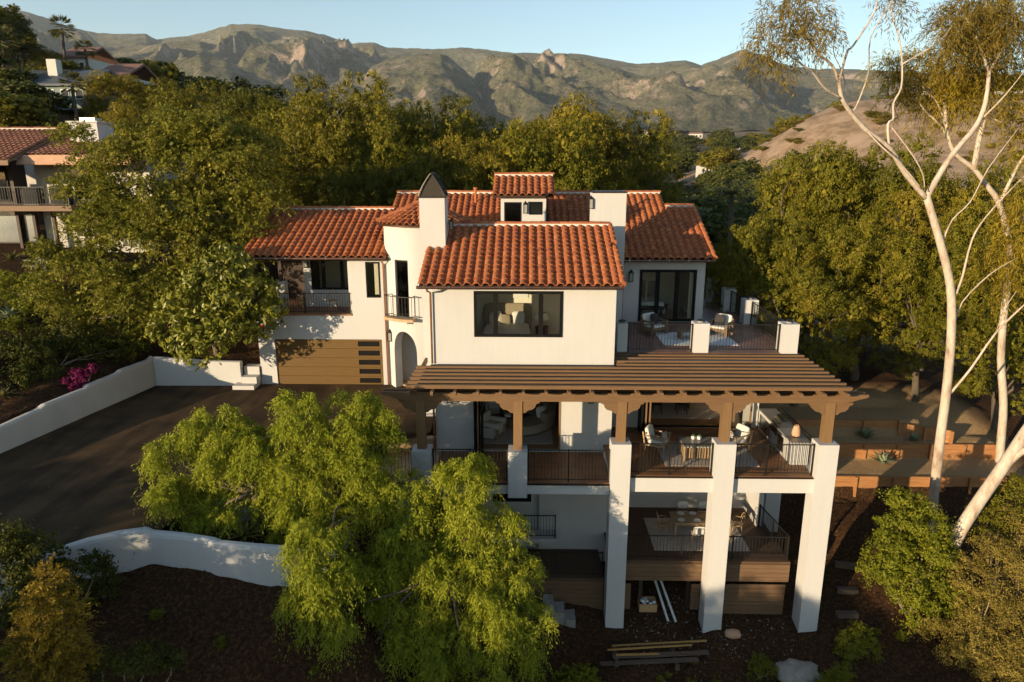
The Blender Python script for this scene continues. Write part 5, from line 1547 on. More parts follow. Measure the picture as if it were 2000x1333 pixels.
# ---- bistro chairs on the garage balcony
def bistro(label, loc, rz, grp, frm=None):
    t = thing('bistro_chair', label, 'chair', loc, rz, grp)
    mt = frm or M['chairwood']
    for a in (40, 140, 220, 320):
        MB().tube([(0.18 * math.cos(R(a)), 0.18 * math.sin(R(a)), 0.44), (0.24 * math.cos(R(a)), 0.24 * math.sin(R(a)), 0)], 0.016, 6).build('leg', mt, t, local=True)
    MB().lathe([(0.21, 0.44), (0.22, 0.46), (0.2, 0.48), (0, 0.475)], (0, 0, 0), 18).build('seat', mt, t, local=True, smooth=40)
    MB().tube([(-0.19, 0.12, 0.46), (-0.2, 0.2, 0.75), (-0.13, 0.25, 0.92), (0, 0.26, 0.97), (0.13, 0.25, 0.92), (0.2, 0.2, 0.75), (0.19, 0.12, 0.46)], 0.016, 6).build('back_hoop', mt, t, local=True)
    MB().tube([(-0.1, 0.16, 0.47), (-0.1, 0.22, 0.75), (0, 0.25, 0.85), (0.1, 0.22, 0.75), (0.1, 0.16, 0.47)], 0.011, 6).build('inner_hoop', mt, t, local=True)
    MB().tube([(-0.2, 0.17, 0.66), (-0.27, 0.0, 0.68), (-0.24, -0.14, 0.66), (-0.18, -0.1, 0.46)], 0.013, 6).build('arm', mt, t, local=True)
    MB().tube([(0.2, 0.17, 0.66), (0.27, 0.0, 0.68), (0.24, -0.14, 0.66), (0.18, -0.1, 0.46)], 0.013, 6).build('arm', mt, t, local=True)
    return t
bistro('bentwood bistro chair at the left on the garage balcony', (-11.2, 33.4, 10.42), R(-75), 'balcony bistro chairs')
bistro('bentwood bistro chair under the balcony window', (-9.6, 33.6, 10.42), R(10), 'balcony bistro chairs')
# ---- lower deck dining set
rug('pale rug under the dining table on the lower deck', 5.2, 9.0, 24.6, 27.2, 2.5, 'rug')
dt = thing('deck_dining_table', 'slatted wooden dining table laid with plates on the lower deck', 'table', (7.3, 25.9, 2.518))
for i in range(8):
    y = 25.42 + 0.125 * i
    MB().box(6.1, 8.5, y, y + 0.115, 3.22, 3.26).build('top_slat', M['chairwood'], dt)
for sx in (6.2, 8.4):
    for sy in (25.5, 26.32):
        MB().box(sx - 0.04, sx + 0.04, sy - 0.04, sy + 0.04, 2.518, 3.218).build('leg', M['chairwood'], dt)
MB().box(6.16, 8.44, 25.48, 26.34, 3.12, 3.2).build('apron', M['chairwood'], dt)
for i, (x, y, lb) in enumerate(((6.45, 25.65, 'white plate at the near left corner of the deck table'), (6.55, 26.2, 'white plate at the far left corner of the deck table'), (7.1, 25.62, 'white plate on the near side of the deck table'), (7.05, 26.22, 'white plate on the far side of the deck table'))):
    p = MB().lathe([(0.08, 0), (0.15, 0.02), (0.15, 0.024), (0.07, 0.01), (0, 0.01)], (x, y, 3.262), 18).build('dinner_plate', M['plate'], smooth=40)
    tag(p, lb, 'plate', 'plates on the deck table')
bistro('pale bistro armchair at the left end of the deck table', (5.75, 25.9, 2.518), R(90), 'deck table chairs')
bistro('pale bistro armchair at the right end of the deck table', (8.85, 25.9, 2.518), R(-90), 'deck table chairs')
for i, (x, y, rz, lb) in enumerate(((7.0, 25.1, PI, 'cream folding chair on the near side of the deck table'), (6.8, 26.75, 0, 'cream folding chair on the far side of the deck table, left of two'), (7.7, 26.75, 0, 'cream folding chair on the far side of the deck table, right of two'))):
    t = thing('deck_chair', lb, 'chair', (x, y, 2.518), rz, 'cream deck chairs')
    for sx in (-0.23, 0.23):
        MB().tube([(sx, -0.22, 0), (sx, 0.2, 0.46), (sx, 0.28, 0.9)], 0.015, 6).build('leg', M['chairwood'], t, local=True)
        MB().tube([(sx * 0.9, 0.25, 0), (sx * 0.9, -0.2, 0.45)], 0.015, 6).build('leg', M['chairwood'], t, local=True)
    MB().sq((0, 0, 0.46), (0.46, 0.46, 0.05), 0.4, 0.3).build('seat', M['fabric'], t, local=True, smooth=True)
    MB().sq((0, 0.26, 0.74), (0.46, 0.05, 0.34), 0.4, 0.3).build('backrest', M['fabric'], t, local=True, smooth=True)
# ---- building debris by the deck
def gplace(x, y, dz_=0.0): return Vector((x, y, gz(x, y) + dz_))
for i, (x, o) in enumerate(((5.25, 0), (5.45, 0.1))):
    a = Vector((x - 0.05, 25.6, 1.45)); b = Vector((x + 0.42 + o, 23.55, gz(x + 0.4, 23.55) + 0.05))
    tag(MB().tube([a, b], 0.05, 10).build('plastic_pipe', M['pvc']), ('left' if i == 0 else 'right') + ' one of two pale plastic pipes leaning out from under the deck', 'pipe')
bx = thing('cardboard_box', 'open cardboard box of rubbish under the deck', 'box', (4.95, 24.25, gz(4.95, 24.25) + 0.02))
for d in ((-0.35, -0.33, -0.25, 0.25), (0.33, 0.35, -0.25, 0.25), (-0.35, 0.35, -0.27, -0.25), (-0.35, 0.35, 0.25, 0.27)):
    MB().box(d[0], d[1], d[2], d[3], 0, 0.35).build('side', M['cardboard'], bx, local=True)
MB().box(-0.33, 0.33, -0.25, 0.25, 0, 0.02).build('base', M['cardboard'], bx, local=True)
rb_ = MB(); random.seed(8)
for i in range(9):
    rb_.sq((random.uniform(-.25, .25), random.uniform(-.18, .18), 0.28 + random.uniform(0, .1)), (0.16, 0.13, 0.12), 0.8, 0.9, 8, 5)
rb_.build('rubbish', M['pvc'], bx, local=True)
random.seed(21)
PLK = [(4.0, 21.55, 3.6, 4, 'plank', 0.2, 'weathered grey plank at the front of the lumber pile'), (4.3, 21.8, 3.3, 5, 'plank', 0.2, 'dark weathered plank on the lumber pile'), (5.0, 21.95, 2.6, 6, 'plank', 0.22, 'dark plank at the back of the lumber pile'), (4.1, 22.05, 3.2, 6, 'plank_new', 0.06, 'thin fresh yellow batten lying on the dark planks'), (4.5, 22.3, 3.6, 5, 'plank_new', 0.06, 'long thin yellow batten at the back of the lumber pile'), (3.6, 21.75, 1.6, 4, 'plank_new', 0.08, 'short yellow batten at the left end of the lumber pile')]
for i, (x, y, ln, rz, mt, wd, lb) in enumerate(PLK):
    z = gz(x + 0.6, y) + 0.10 + 0.012 * i
    o = MB().box(-ln / 2, ln / 2, -wd / 2, wd / 2, 0, 0.045).build('plank', M[mt])
    o.location = (x + 0.6, y, z); o.rotation_euler = (0, R(random.uniform(-1, 1)), R(rz)); tag(o, lb, 'plank', 'loose planks')
for x in (3.4, 5.6):
    o = MB().box(x - 0.07, x + 0.07, 21.4, 22.4, gz(x, 22) - 0.15, gz(x, 22) + 0.08).build('bearer', M['plank']); tag(o, 'short bearer under the %s end of the lumber pile' % ('left' if x < 4 else 'right'), 'timber')
o = MB().box(-0.6, 0.6, -0.07, 0.07, 0, 0.045).build('plank', M['plank_new']); o.location = gplace(5.1, 20.9, 0.05); o.rotation_euler = (0, R(8), R(-58)); tag(o, 'single orange plank lying loose in front of the lumber pile', 'plank', 'loose planks')
def rock(label, loc, d, seed, matk='stone', nm='boulder'):
    rng = np.random.default_rng(seed)
    m = MB().sq((0, 0, 0), d, 0.8, 0.9, 18, 12)
    V = np.array(m.v); n = V / (np.linalg.norm(V, axis=1, keepdims=True) + 1e-9)
    k = fbm(n[:, 0] * 2.2 + seed, n[:, 1] * 2.2 + n[:, 2] * 1.7, 4, seed)
    V = V * (0.75 + 0.55 * k)[:, None]
    m.v = [tuple(v) for v in V]
    o = m.build(nm, M[matk], smooth=50); o.location = Vector(loc) - Vector((0, 0, d[2] * 0.35))
    if label: tag(o, label, 'rock', 'boulders')
    return o
rock('large pale flat boulder on the soil before the tall right pillar', gplace(10.0, 21.5), (1.5, 1.1, 0.6), 3)
rock('dark reddish stone against the foot of the middle pillar', gplace(8.0, 22.9), (0.6, 0.4, 0.3), 5, 'clay')
rock('pale rock in the lower right slope among dry shrubs', gplace(14.6, 20.2), (1.3, 0.9, 0.7), 9)
cs = thing('block_steps', 'grey concrete block steps beside the pepper tree foot', 'steps', (1.3, 23.2, 0.4))
for i in range(3):
    MB().box(0.75 + 0.42 * i, 1.15 + 0.42 * i, 22.9, 23.6, 0.0, 1.15 - 0.32 * i).build('block', M['stone'], cs)
for i, (x, y) in enumerate(((12.6, 23.6), (13.0, 24.6), (13.3, 25.6))):
    o = MB().box(-0.4, 0.4, -0.12, 0.12, -0.15, 0.05).build('path_step', M['plank']); o.location = gplace(x, y, -0.02); o.rotation_euler = (0, 0, R(-6 * i)); tag(o, 'flat dark timber step on the path beside the tall pillar, %s going uphill' % ('first', 'second', 'third')[i], 'step', 'path steps')
# loose rubble and grit between the pillars, uncountable
rng = np.random.default_rng(2)
VV, FF = [], []
for i in range(900):
    x = rng.uniform(3.9, 10.4); y = rng.uniform(22.0, 25.2) if rng.random() < .7 else rng.uniform(20.5, 23)
    s = 0.02 + 0.06 * rng.random() ** 3
    c = np.array([x, y, 0]); v = rng.normal(size=(4, 3)); v /= np.linalg.norm(v, axis=1, keepdims=True)
    VV.append(c + v * s); k = 4 * i
    FF += [(k, k + 1, k + 2), (k, k + 2, k + 3), (k, k + 3, k + 1), (k + 1, k + 3, k + 2)]
VV = np.concatenate(VV); zz = ground(VV[:, 0].reshape(-1, 4).mean(1), VV[:, 1].reshape(-1, 4).mean(1)); VV[:, 2] += np.repeat(zz, 4) + 0.01
o = fastmesh('rubble', VV, FF, M['stone']); tag(o, 'loose grey rubble and stones on the soil around the pillars', 'rubble', kind='stuff')

# mulch chips, twigs and fallen leaves over the banks and path, uncountable
def litter(name, label, n, area, sz, cols, seed, keep=None, lift=0.015):
    rng = np.random.default_rng(seed)
    x = rng.uniform(area[0], area[1], n); y = rng.uniform(area[2], area[3], n)
    if keep is not None:
        k = keep(x, y); x, y = x[k], y[k]
    z = ground(x, y) if lift < 1 else drive_z(y)
    n = len(x)
    C = np.stack([x, y, z + (lift if lift < 1 else 0.012)], -1)
    a = rng.uniform(0, 2 * PI, n); tl = rng.normal(size=n) * 0.35
    T = np.stack([np.cos(a), np.sin(a), tl], -1); T /= np.linalg.norm(T, axis=1, keepdims=True)
    S = np.cross(T, np.stack([rng.normal(size=n) * .5, rng.normal(size=n) * .5, np.ones(n)], -1)); S /= np.linalg.norm(S, axis=1, keepdims=True)
    ln = sz * (0.4 + 1.2 * rng.random(n) ** 2); wd = ln * rng.uniform(0.15, 0.5, n)
    V = np.empty((n, 4, 3)); V[:, 0] = C - T * ln[:, None] / 2; V[:, 1] = C + S * wd[:, None] / 2; V[:, 2] = C + T * ln[:, None] / 2; V[:, 3] = C - S * wd[:, None] / 2
    V = V.reshape(-1, 3)
    m = leafmat(name + '_chips', cols[0], cols[1], cols[2], 0.0, 0.9, 0.1)
    o = fastmesh(name, V, np.arange(len(V)).reshape(-1, 4), m); tag(o, label, 'mulch' if 'mulch' in name else 'leaves', kind='stuff')
offdrive = lambda x, y: ~inpoly(x, y, DRIVE) & ~((x > -3.6) & (x < 10) & (y > 25.5)) & ~((x > -5.6) & (x < 3.3) & (y > 23.2)) & ~((x > 3.3) & (x < 10.6) & (y > 24))
litter('mulch', 'bark mulch and twigs scattered over the shaded slopes', 26000, (-22, 24, 12, 29), 0.13, ((0.02, 0.012, 0.007), (0.07, 0.038, 0.019), (0.20, 0.13, 0.07)), 4, offdrive)
litter('fallen_leaves', 'dry fallen leaves scattered on the bank above the driveway wall', 5000, (-26, -13, 18, 38), 0.11, ((0.05, 0.03, 0.015), (0.14, 0.08, 0.035), (0.28, 0.2, 0.1)), 5, offdrive)
litter('drive_leaves', 'small dry leaves lying on the driveway', 1500, (-21, -4, 16, 32.3), 0.075, ((0.08, 0.05, 0.025), (0.20, 0.13, 0.06), (0.32, 0.24, 0.13)), 6, lambda x, y: inpoly(x, y, DRIVE) & (dseg(x, y, DRIVE) > 0.25) & ((dseg(x, y, DRIVE) < 1.2) | (np.sin(x * 91.7 + y * 37.3) > 0.75)), 2)
# ------------------------------------------------------------------ foliage generators
def unit(v): return v / (np.linalg.norm(v, axis=-1, keepdims=True) + 1e-9)
def leafquads(C, T, S, Ln, W, fold=0.0):
    """diamond leaves: C centres, T long axis, S side axis"""
    n = len(C)
    Ln = np.broadcast_to(np.asarray(Ln, float), (n,))[:, None]; W = np.broadcast_to(np.asarray(W, float), (n,))[:, None]
    V = np.empty((n, 4, 3))
    V[:, 0] = C - T * Ln / 2; V[:, 1] = C + S * W / 2 + T * Ln * 0.05; V[:, 2] = C + T * Ln / 2; V[:, 3] = C - S * W / 2 + T * Ln * 0.05
    return V.reshape(-1, 3)
def quads(V): return np.arange(len(V)).reshape(-1, 4)
def sph(rng, n, zb=0.0):
    v = unit(rng.normal(size=(n, 3)))
    if zb: v[:, 2] += zb; v = unit(v)
    return v
def clump_leaves(rng, blobs, per_m2, nleaf, Ln, W, cr=0.5, droop=0.25, inner=0.35, zb=0.25):
    """leaf clumps set over the outside of ellipsoid blobs (x, y, z, rx, ry, rz)"""
    CC, OUT = [], []
    for b in blobs:
        c = np.array(b[:3]); r = np.array(b[3:6])
        area = 4 * PI * ((r[0] * r[1]) ** 1.6 / 3 + (r[0] * r[2]) ** 1.6 / 3 + (r[1] * r[2]) ** 1.6 / 3) ** (1 / 1.6)
        n = max(3, int(area * per_m2))
        d = sph(rng, n, zb)
        f = np.where(rng.random(n) < inner, rng.uniform(0.35, 0.8, n), rng.uniform(0.82, 1.08, n))
        CC.append(c + d * r * f[:, None]); OUT.append(d)
    CC = np.concatenate(CC); OUT = np.concatenate(OUT)
    sz = rng.uniform(0.55, 1.25, len(CC)) * cr
    k = np.repeat(np.arange(len(CC)), nleaf)
    d = sph(rng, len(k))
    rad = rng.random(len(k)) ** 0.5
    P = CC[k] + d * (rad * sz[k])[:, None] * np.array([1, 1, 0.75]) + OUT[k] * (0.25 * sz[k])[:, None]
    NN = unit(d * 0.75 + OUT[k] * 0.6 + rng.normal(size=P.shape) * 0.42)
    T = unit(np.cross(NN, rng.normal(size=P.shape)) + np.array([0, 0, -droop]))
    S = unit(np.cross(NN, T))
    s = rng.uniform(0.6, 1.3, len(k))
    return leafquads(P, T, S, Ln * s, W * s)
def spray_leaves(rng, blobs, per_m2, length, stations, Ln, W, up=0.35, grav=0.5, spread=0.6, zb=0.35, side=2, outw=1.0):
    """twigs that leave the blob surface and arch over, with leaves along them"""
    P0, OUT = [], []
    for b in blobs:
        c = np.array(b[:3]); r = np.array(b[3:6])
        area = 4 * PI * ((r[0] * r[1]) ** 1.6 / 3 + (r[0] * r[2]) ** 1.6 / 3 + (r[1] * r[2]) ** 1.6 / 3) ** (1 / 1.6)
        n = max(4, int(area * per_m2))
        d = sph(rng, n, zb)
        P0.append(c + d * r * rng.uniform(0.35, 0.95, n)[:, None]); OUT.append(d)
    P0 = np.concatenate(P0); OUT = np.concatenate(OUT)
    n = len(P0)
    dirv = unit(OUT * outw + rng.normal(size=(n, 3)) * spread * 0.5 + np.array([0, 0, up]))
    ln = length * rng.uniform(0.5, 1.3, n)
    t = (np.arange(stations) + 0.5) / stations
    tt = t[None, :, None]
    G = np.array([0, 0, -1.0])
    pos = P0[:, None] + dirv[:, None] * (ln[:, None, None] * tt * (1 - 0.25 * tt * grav)) + G * (grav * ln[:, None, None] * tt ** 2)
    tan = unit(dirv[:, None] * (1 - 0.5 * tt * grav) + G * (2 * grav * tt))
    V = []
    for q in range(side):
        rn = rng.normal(size=pos.shape)
        sd = unit(np.cross(tan, rn))
        T = unit(tan * 0.75 + sd * 0.65 + G * 0.25 * grav)
        Pp = pos + sd * (Ln * 0.45) + rng.normal(size=pos.shape) * 0.015
        NN = unit(OUT[:, None] * 0.9 + rng.normal(size=pos.shape) * 0.45 + np.array([0, 0, 0.2]))
        S = unit(np.cross(T, NN))
        s = rng.uniform(0.7, 1.25, pos.shape[:2]).ravel()
        V.append(leafquads(Pp.reshape(-1, 3), T.reshape(-1, 3), S.reshape(-1, 3), Ln * s, W * s))
    return np.concatenate(V)
def limb(mb, a, b, r0, r1, rng, bend=0.12, n=6, seg=7):
    a = np.array(a, float); b = np.array(b, float)
    L_ = np.linalg.norm(b - a)
    off = rng.normal(size=3) * bend * L_; off2 = rng.normal(size=3) * bend * L_ * 0.4
    pts = []
    for i in range(n + 1):
        t = i / n
        pts.append(a + (b - a) * t + off * math.sin(PI * t) + off2 * math.sin(2 * PI * t))
    mb.tube(pts, [r0 + (r1 - r0) * (i / n) ** 0.8 for i in range(n + 1)], seg)
    return pts

LM = {}
LM['oak'] = leafmat('oak_leaves', (0.066, 0.066, 0.007), (0.215, 0.182, 0.018), (0.40, 0.28, 0.036), 0.3)
LM['oak2'] = leafmat('live_oak_leaves', (0.068, 0.072, 0.007), (0.215, 0.188, 0.018), (0.46, 0.27, 0.042), 0.3)
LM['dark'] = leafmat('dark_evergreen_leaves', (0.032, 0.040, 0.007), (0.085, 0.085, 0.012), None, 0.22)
LM['feather'] = leafmat('feathery_leaves', (0.088, 0.098, 0.010), (0.24, 0.222, 0.029), (0.40, 0.33, 0.058), 0.3)
LM['loquat'] = leafmat('broad_leaves', (0.10, 0.11, 0.010), (0.22, 0.215, 0.024), (0.30, 0.27, 0.04), 0.2, 0.4, 0.3)
LM['pepper'] = leafmat('pepper_leaves', (0.17, 0.205, 0.015), (0.34, 0.35, 0.03), (0.52, 0.49, 0.075), 0.34)
LM['euc'] = leafmat('eucalyptus_leaves', (0.13, 0.10, 0.02), (0.26, 0.18, 0.03), (0.36, 0.24, 0.045), 0.35)
LM['euc2'] = leafmat('golden_eucalyptus_leaves', (0.19, 0.145, 0.015), (0.34, 0.245, 0.024), (0.44, 0.30, 0.035), 0.35)
LM['gold'] = leafmat('golden_shrub_leaves', (0.15, 0.10, 0.012), (0.30, 0.205, 0.022), (0.40, 0.27, 0.035), 0.3)
LM['green'] = leafmat('green_shrub_leaves', (0.085, 0.10, 0.008), (0.20, 0.205, 0.016), (0.30, 0.27, 0.026), 0.28)
LM['valley'] = leafmat('valley_tree_leaves', (0.028, 0.044, 0.010), (0.085, 0.09, 0.016), (0.16, 0.115, 0.026), 0.2)
LM['dry'] = leafmat('dry_shrub_leaves', (0.12, 0.095, 0.018), (0.27, 0.20, 0.04), (0.42, 0.31, 0.09), 0.25)
LM['palm'] = leafmat('palm_fronds', (0.05, 0.055, 0.016), (0.12, 0.115, 0.03), (0.19, 0.15, 0.05), 0.2)
LM['agave'] = leafmat('agave_leaves', (0.13, 0.17, 0.10), (0.22, 0.26, 0.15), None, 0.05, 0.5)
LM['flower'] = leafmat('bougainvillea_bracts', (0.11, 0.008, 0.045), (0.20, 0.018, 0.08), (0.27, 0.04, 0.12), 0.2)
LM['oak_green'] = leafmat('green_oak_leaves', (0.062, 0.066, 0.006), (0.17, 0.155, 0.013), (0.26, 0.21, 0.02), 0.3)
LM['oak_gold'] = leafmat('golden_oak_leaves', (0.095, 0.08, 0.008), (0.27, 0.21, 0.021), (0.46, 0.325, 0.042), 0.3)
LM['oak_deep'] = leafmat('deep_green_oak_leaves', (0.042, 0.046, 0.006), (0.12, 0.112, 0.011), (0.19, 0.15, 0.016), 0.25)
def eucbark():
    m, nt, b = newmat('pale_eucalyptus_bark')
    n = noise(nt, 1.6, 6, 0.65, 'World', (1.6, 1.6, 0.5))
    r = ramp(nt, n.outputs[0], [(0.30, (0.24, 0.17, 0.12)), (0.40, (0.40, 0.315, 0.24)), (0.5, (0.48, 0.40, 0.32)), (0.7, (0.55, 0.47, 0.39))])
    n2 = noise(nt, 9, 4, 0.6, 'World', (1, 1, 0.35))
    r2 = ramp(nt, n2.outputs[0], [(0.3, (0.82, 0.78, 0.74)), (0.65, (1.05, 1.04, 1.03))])
    mx = N(nt, 'ShaderNodeMix', data_type='RGBA', blend_type='MULTIPLY'); mx.inputs[0].default_value = 1
    nt.links.new(r.outputs[0], mx.inputs[6]); nt.links.new(r2.outputs[0], mx.inputs[7])
    nt.links.new(mx.outputs[2], b.inputs['Base Color']); b.inputs['Roughness'].default_value = 0.8
    bump(nt, n2.outputs[0], b, 0.4, 0.03)
    return m
M['eucbark'] = eucbark()
M['twig'] = surf('pale_twig', (0.30, 0.22, 0.15), (0.2, 0.15, 0.1), 0.9, 8)

# ------------------------------------------------------------------ oak prototypes (10 m tall, base at origin)
def oak_proto(seed, matl, nclump=2.5, nleaf=36, Ln=0.115, W=0.072, squat=1.0):
    rng = np.random.default_rng(seed)
    blobs = []
    nb = 26
    for i in range(nb):
        a = 2.4 * i + rng.uniform(-0.5, 0.5); h = 2.5 + 6.6 * ((i + 0.5) / nb) ** 0.9 + rng.uniform(-0.5, 0.5)
        env = math.sqrt(max(0.05, 1 - ((h - 4.6) / 5.4) ** 2))
        rr = 3.5 * env * rng.uniform(0.72, 1.1)
        s = rng.uniform(0.75, 1.5)
        blobs.append((rr * math.cos(a), rr * math.sin(a), h, s * 1.15, s * 1.15, s * 0.85))
    for i in range(3):
        blobs.append((rng.uniform(-1.2, 1.2), rng.uniform(-1.2, 1.2), rng.uniform(7, 9), 1.1, 1.1, 1.0))
    V = np.concatenate([clump_leaves(rng, blobs, nclump, nleaf, Ln, W, 0.36, inner=0.12), clump_leaves(rng, [(b[0], b[1], b[2], b[3] * 0.7, b[4] * 0.7, b[5] * 0.7) for b in blobs] + [(0, 0, 5.2, 2.2, 2.2, 2.6)], 0.9, 9, 0.34, 0.22, 0.4, inner=0.3)])
    mb = MB()
    limb(mb, (0, 0, -0.6), (rng.uniform(-.3, .3), rng.uniform(-.3, .3), 3.2), 0.34, 0.25, rng, 0.05)
    for b in blobs[::3]:
        limb(mb, (0, 0, rng.uniform(2.0, 3.4)), b[:3], 0.15, 0.03, rng, 0.1)
    return V, mb, matl
def make_tree(name, label, cat, proto, loc, rz, sx, sz, group=None, barkk='bark_oak'):
    V, mb, lm = proto
    t = thing(name, label, cat, loc, rz, group)
    t.scale = (sx, sx, sz)
    c = fastmesh('crown', V, quads(V), lm, None, org=Vector((0, 0, 0))); c.parent = t
    me_ = bpy.data.meshes.new('trunk'); me_.from_pydata(mb.v, [], mb.f); me_.materials.append(M[barkk]); shade(me_)
    k = bpy.data.objects.new('trunk', me_); col.objects.link(k); k.parent = t
    return t
def again(src, name, label, loc, rz, sx, sz, group, matl=None):
    t = thing(name, label, src['category'], loc, rz, group); t.scale = (sx, sx, sz)
    for ch in src.children:
        c = bpy.data.objects.new(ch.name.split('.')[0], ch.data); col.objects.link(c); c.parent = t
        if matl is not None and c.name.startswith('crown'):
            c.material_slots[0].link = 'OBJECT'; c.material_slots[0].material = matl
    return t
OAK = []
def oak_at(px, pt, Y, wpx, label, group, k, matl=None, base=None, name='oak_tree'):
    """an oak whose top shows at (px, pt) at distance Y, wpx wide there"""
    top = at(px, pt, Y)
    wid = abs((at(px + wpx / 2, pt, Y) - at(px - wpx / 2, pt, Y)).x)
    zb = gz(top.x, top.y) - 0.2 if base is None else base
    H = max(3.5, top.z - zb)
    rz = (px * 0.37 + Y) % 6.28
    wid = max(wid, 9.2 * 0.72 * H / 10.3)
    loc = (top.x, top.y, zb)
    if len(OAK) <= k:
        raise IndexError
    src = OAK[k]
    if src is None or not hasattr(src, 'children'):
        OAK[k] = make_tree(name, label, 'tree', src, loc, rz, wid / 9.2, H / 10.3, group)
        return OAK[k]
    return again(src, name, label, loc, rz, wid / 9.2, H / 10.3, group, matl)
OAK = [oak_proto(1, LM['oak']), oak_proto(2, LM['oak']), oak_proto(3, LM['oak2'], 2.6, 37, 0.11, 0.068), oak_proto(4, LM['oak2'], 2.6, 37, 0.11, 0.068)]
BACK = 'oaks in the wood behind the house'
back = [  # px, top, Y, width px, prototype, label
 (655, 128, 52, 190, 0, 'tall golden green oak rising above the wing roof beside the big feathery tree'),
 (590, 210, 49, 170, 1, 'broad dark oak directly behind the garage wing roof'),
 (770, 165, 60, 170, 1, 'oak with rounded top behind the hooded chimney'),
 (735, 235, 50, 200, 0, 'dark oak standing close behind the turret roof'),
 (850, 180, 58, 150, 0, 'oak behind the left part of the main roof ridge'),
 (915, 185, 62, 170, 1, 'oak with a broad crown behind the stair tower'),
 (940, 255, 48, 150, 0, 'smaller oak just behind the stair tower roof'),
 (860, 262, 47, 140, 1, 'dense dark oak between hooded chimney and stair tower'),
 (1010, 238, 55, 130, 0, 'low oak filling the gap left of the open crowned oak'),
 (1125, 160, 56, 200, 1, 'large open crowned golden oak behind the right chimney'),
 (1075, 220, 50, 150, 0, 'oak directly behind the stair tower, right of its roof'),
 (1215, 205, 58, 150, 0, 'oak with a spreading right side above the valley'),
 (560, 180, 62, 150, 0, 'oak between the big feathery tree and the tallest oak'),
 (480, 150, 66, 170, 1, 'oak above the feathery tree crown, right of two'),
 (365, 148, 72, 170, 0, 'oak above the feathery tree crown, left of two'),
 (225, 130, 80, 130, 1, 'golden oak standing before the white hillside house'),
 (235, 195, 62, 130, 0, 'oak below the golden oak beside the neighbour chimney'),
 (420, 215, 55, 180, 1, 'dark oak hidden between the feathery tree and the wing roof'),
 (680, 290, 46, 200, 1, 'dark lower oak right behind the wing ridge'),
 (540, 300, 46, 180, 0, 'dark lower oak at the left end of the wing ridge'),
 (30, 100, 100, 120, 0, 'dark oak beside the date palms at the left edge'),
 (185, 152, 84, 70, 1, 'round oak in front of the white hillside house'),
 (95, 150, 96, 70, 0, 'small oak under the tall fan palm'),
]
OVR = [None, LM['oak_green'], LM['oak_gold'], LM['oak_deep']]
bpick = [2, 3, 0, 1, 0, 1, 2, 3, 0, 2, 1, 0, 1, 3, 0, 2, 2, 3, 3, 1, 3, 1, 0]
for q, (px, pt, Y, wpx, k, lb) in enumerate(back):
    oak_at(px, pt, Y, wpx * 1.12, lb, BACK, k, OVR[bpick[q]])
RIGHT = 'live oaks on the slope right of the house'
right = [
 (1500, 405, 38, 210, 2, 'live oak reaching over the side railing of the upper terrace'),
 (1575, 505, 34, 240, 3, 'low spreading live oak beside the corner of the upper terrace'),
 (1600, 262, 46, 260, 3, 'tall live oak with rusty leaves before the tan hill'),
 (1720, 250, 44, 280, 2, 'large live oak behind the pale eucalyptus fork'),
 (1700, 420, 37, 280, 3, 'wide live oak left of the pale eucalyptus trunk'),
 (1850, 330, 40, 260, 2, 'live oak behind the eucalyptus trunk at mid height'),
 (1960, 380, 37, 260, 3, 'live oak right of the eucalyptus trunk'),
 (1830, 470, 34.5, 200, 2, 'lower live oak between the two eucalyptus trunks'),
 (1980, 600, 33, 220, 3, 'low live oak at the far right above the terraces'),
 (1440, 470, 42, 130, 2, 'small dark live oak beyond the rear terrace posts'),
 (1660, 330, 52, 220, 2, 'live oak filling the slope under the tan hill'),
 (1930, 300, 56, 260, 3, 'dark live oak far up the right slope'),
]
for q, (px, pt, Y, wpx, k, lb) in enumerate(right):
    oak_at(px, pt, Y, wpx, lb, RIGHT, k, [None, LM['oak_gold'], None, LM['oak_green']][q % 4])
# off to the left in front: trees whose shade falls over the bank
SH = 'oaks on the slope left of the driveway'
names = ('beside the driveway entrance', 'at the bend of the entrance drive', 'on the verge below the entrance drive', 'on the upper part of the slope below the drive', 'half way down the slope below the drive', 'above the gully', 'at the edge of the gully', 'in the gully', 'at the bottom of the gully', 'beyond the gully')
for i in range(10):
    kx = -3.4 + 0.8 * i
    x, y = -26 + kx * 4 * 0.69, 2.8 - kx * 4 * 0.72
    top = float(np.interp(kx, [0.2, 0.8, 1.6, 2.0, 2.6], [9.6, 7.4, 6.3, 7.2, 6.6]))
    zb = gz(x, y) - 0.3
    again(OAK[i % 2], 'oak_tree', 'oak ' + names[i], (x, y, zb), i * 1.3, 1.1, (top - zb) / 10.0, SH)
    x, y = x - 5.5 * 0.725 + 1.1, y - 5.5 * 0.688 - 1.15
    zb = gz(x, y) - 0.3
    again(OAK[(i + 1) % 2], 'oak_tree', 'second oak ' + names[i], (x, y, zb), i * 1.9, 1.05, (top + 0.6 - zb) / 10.0, SH)
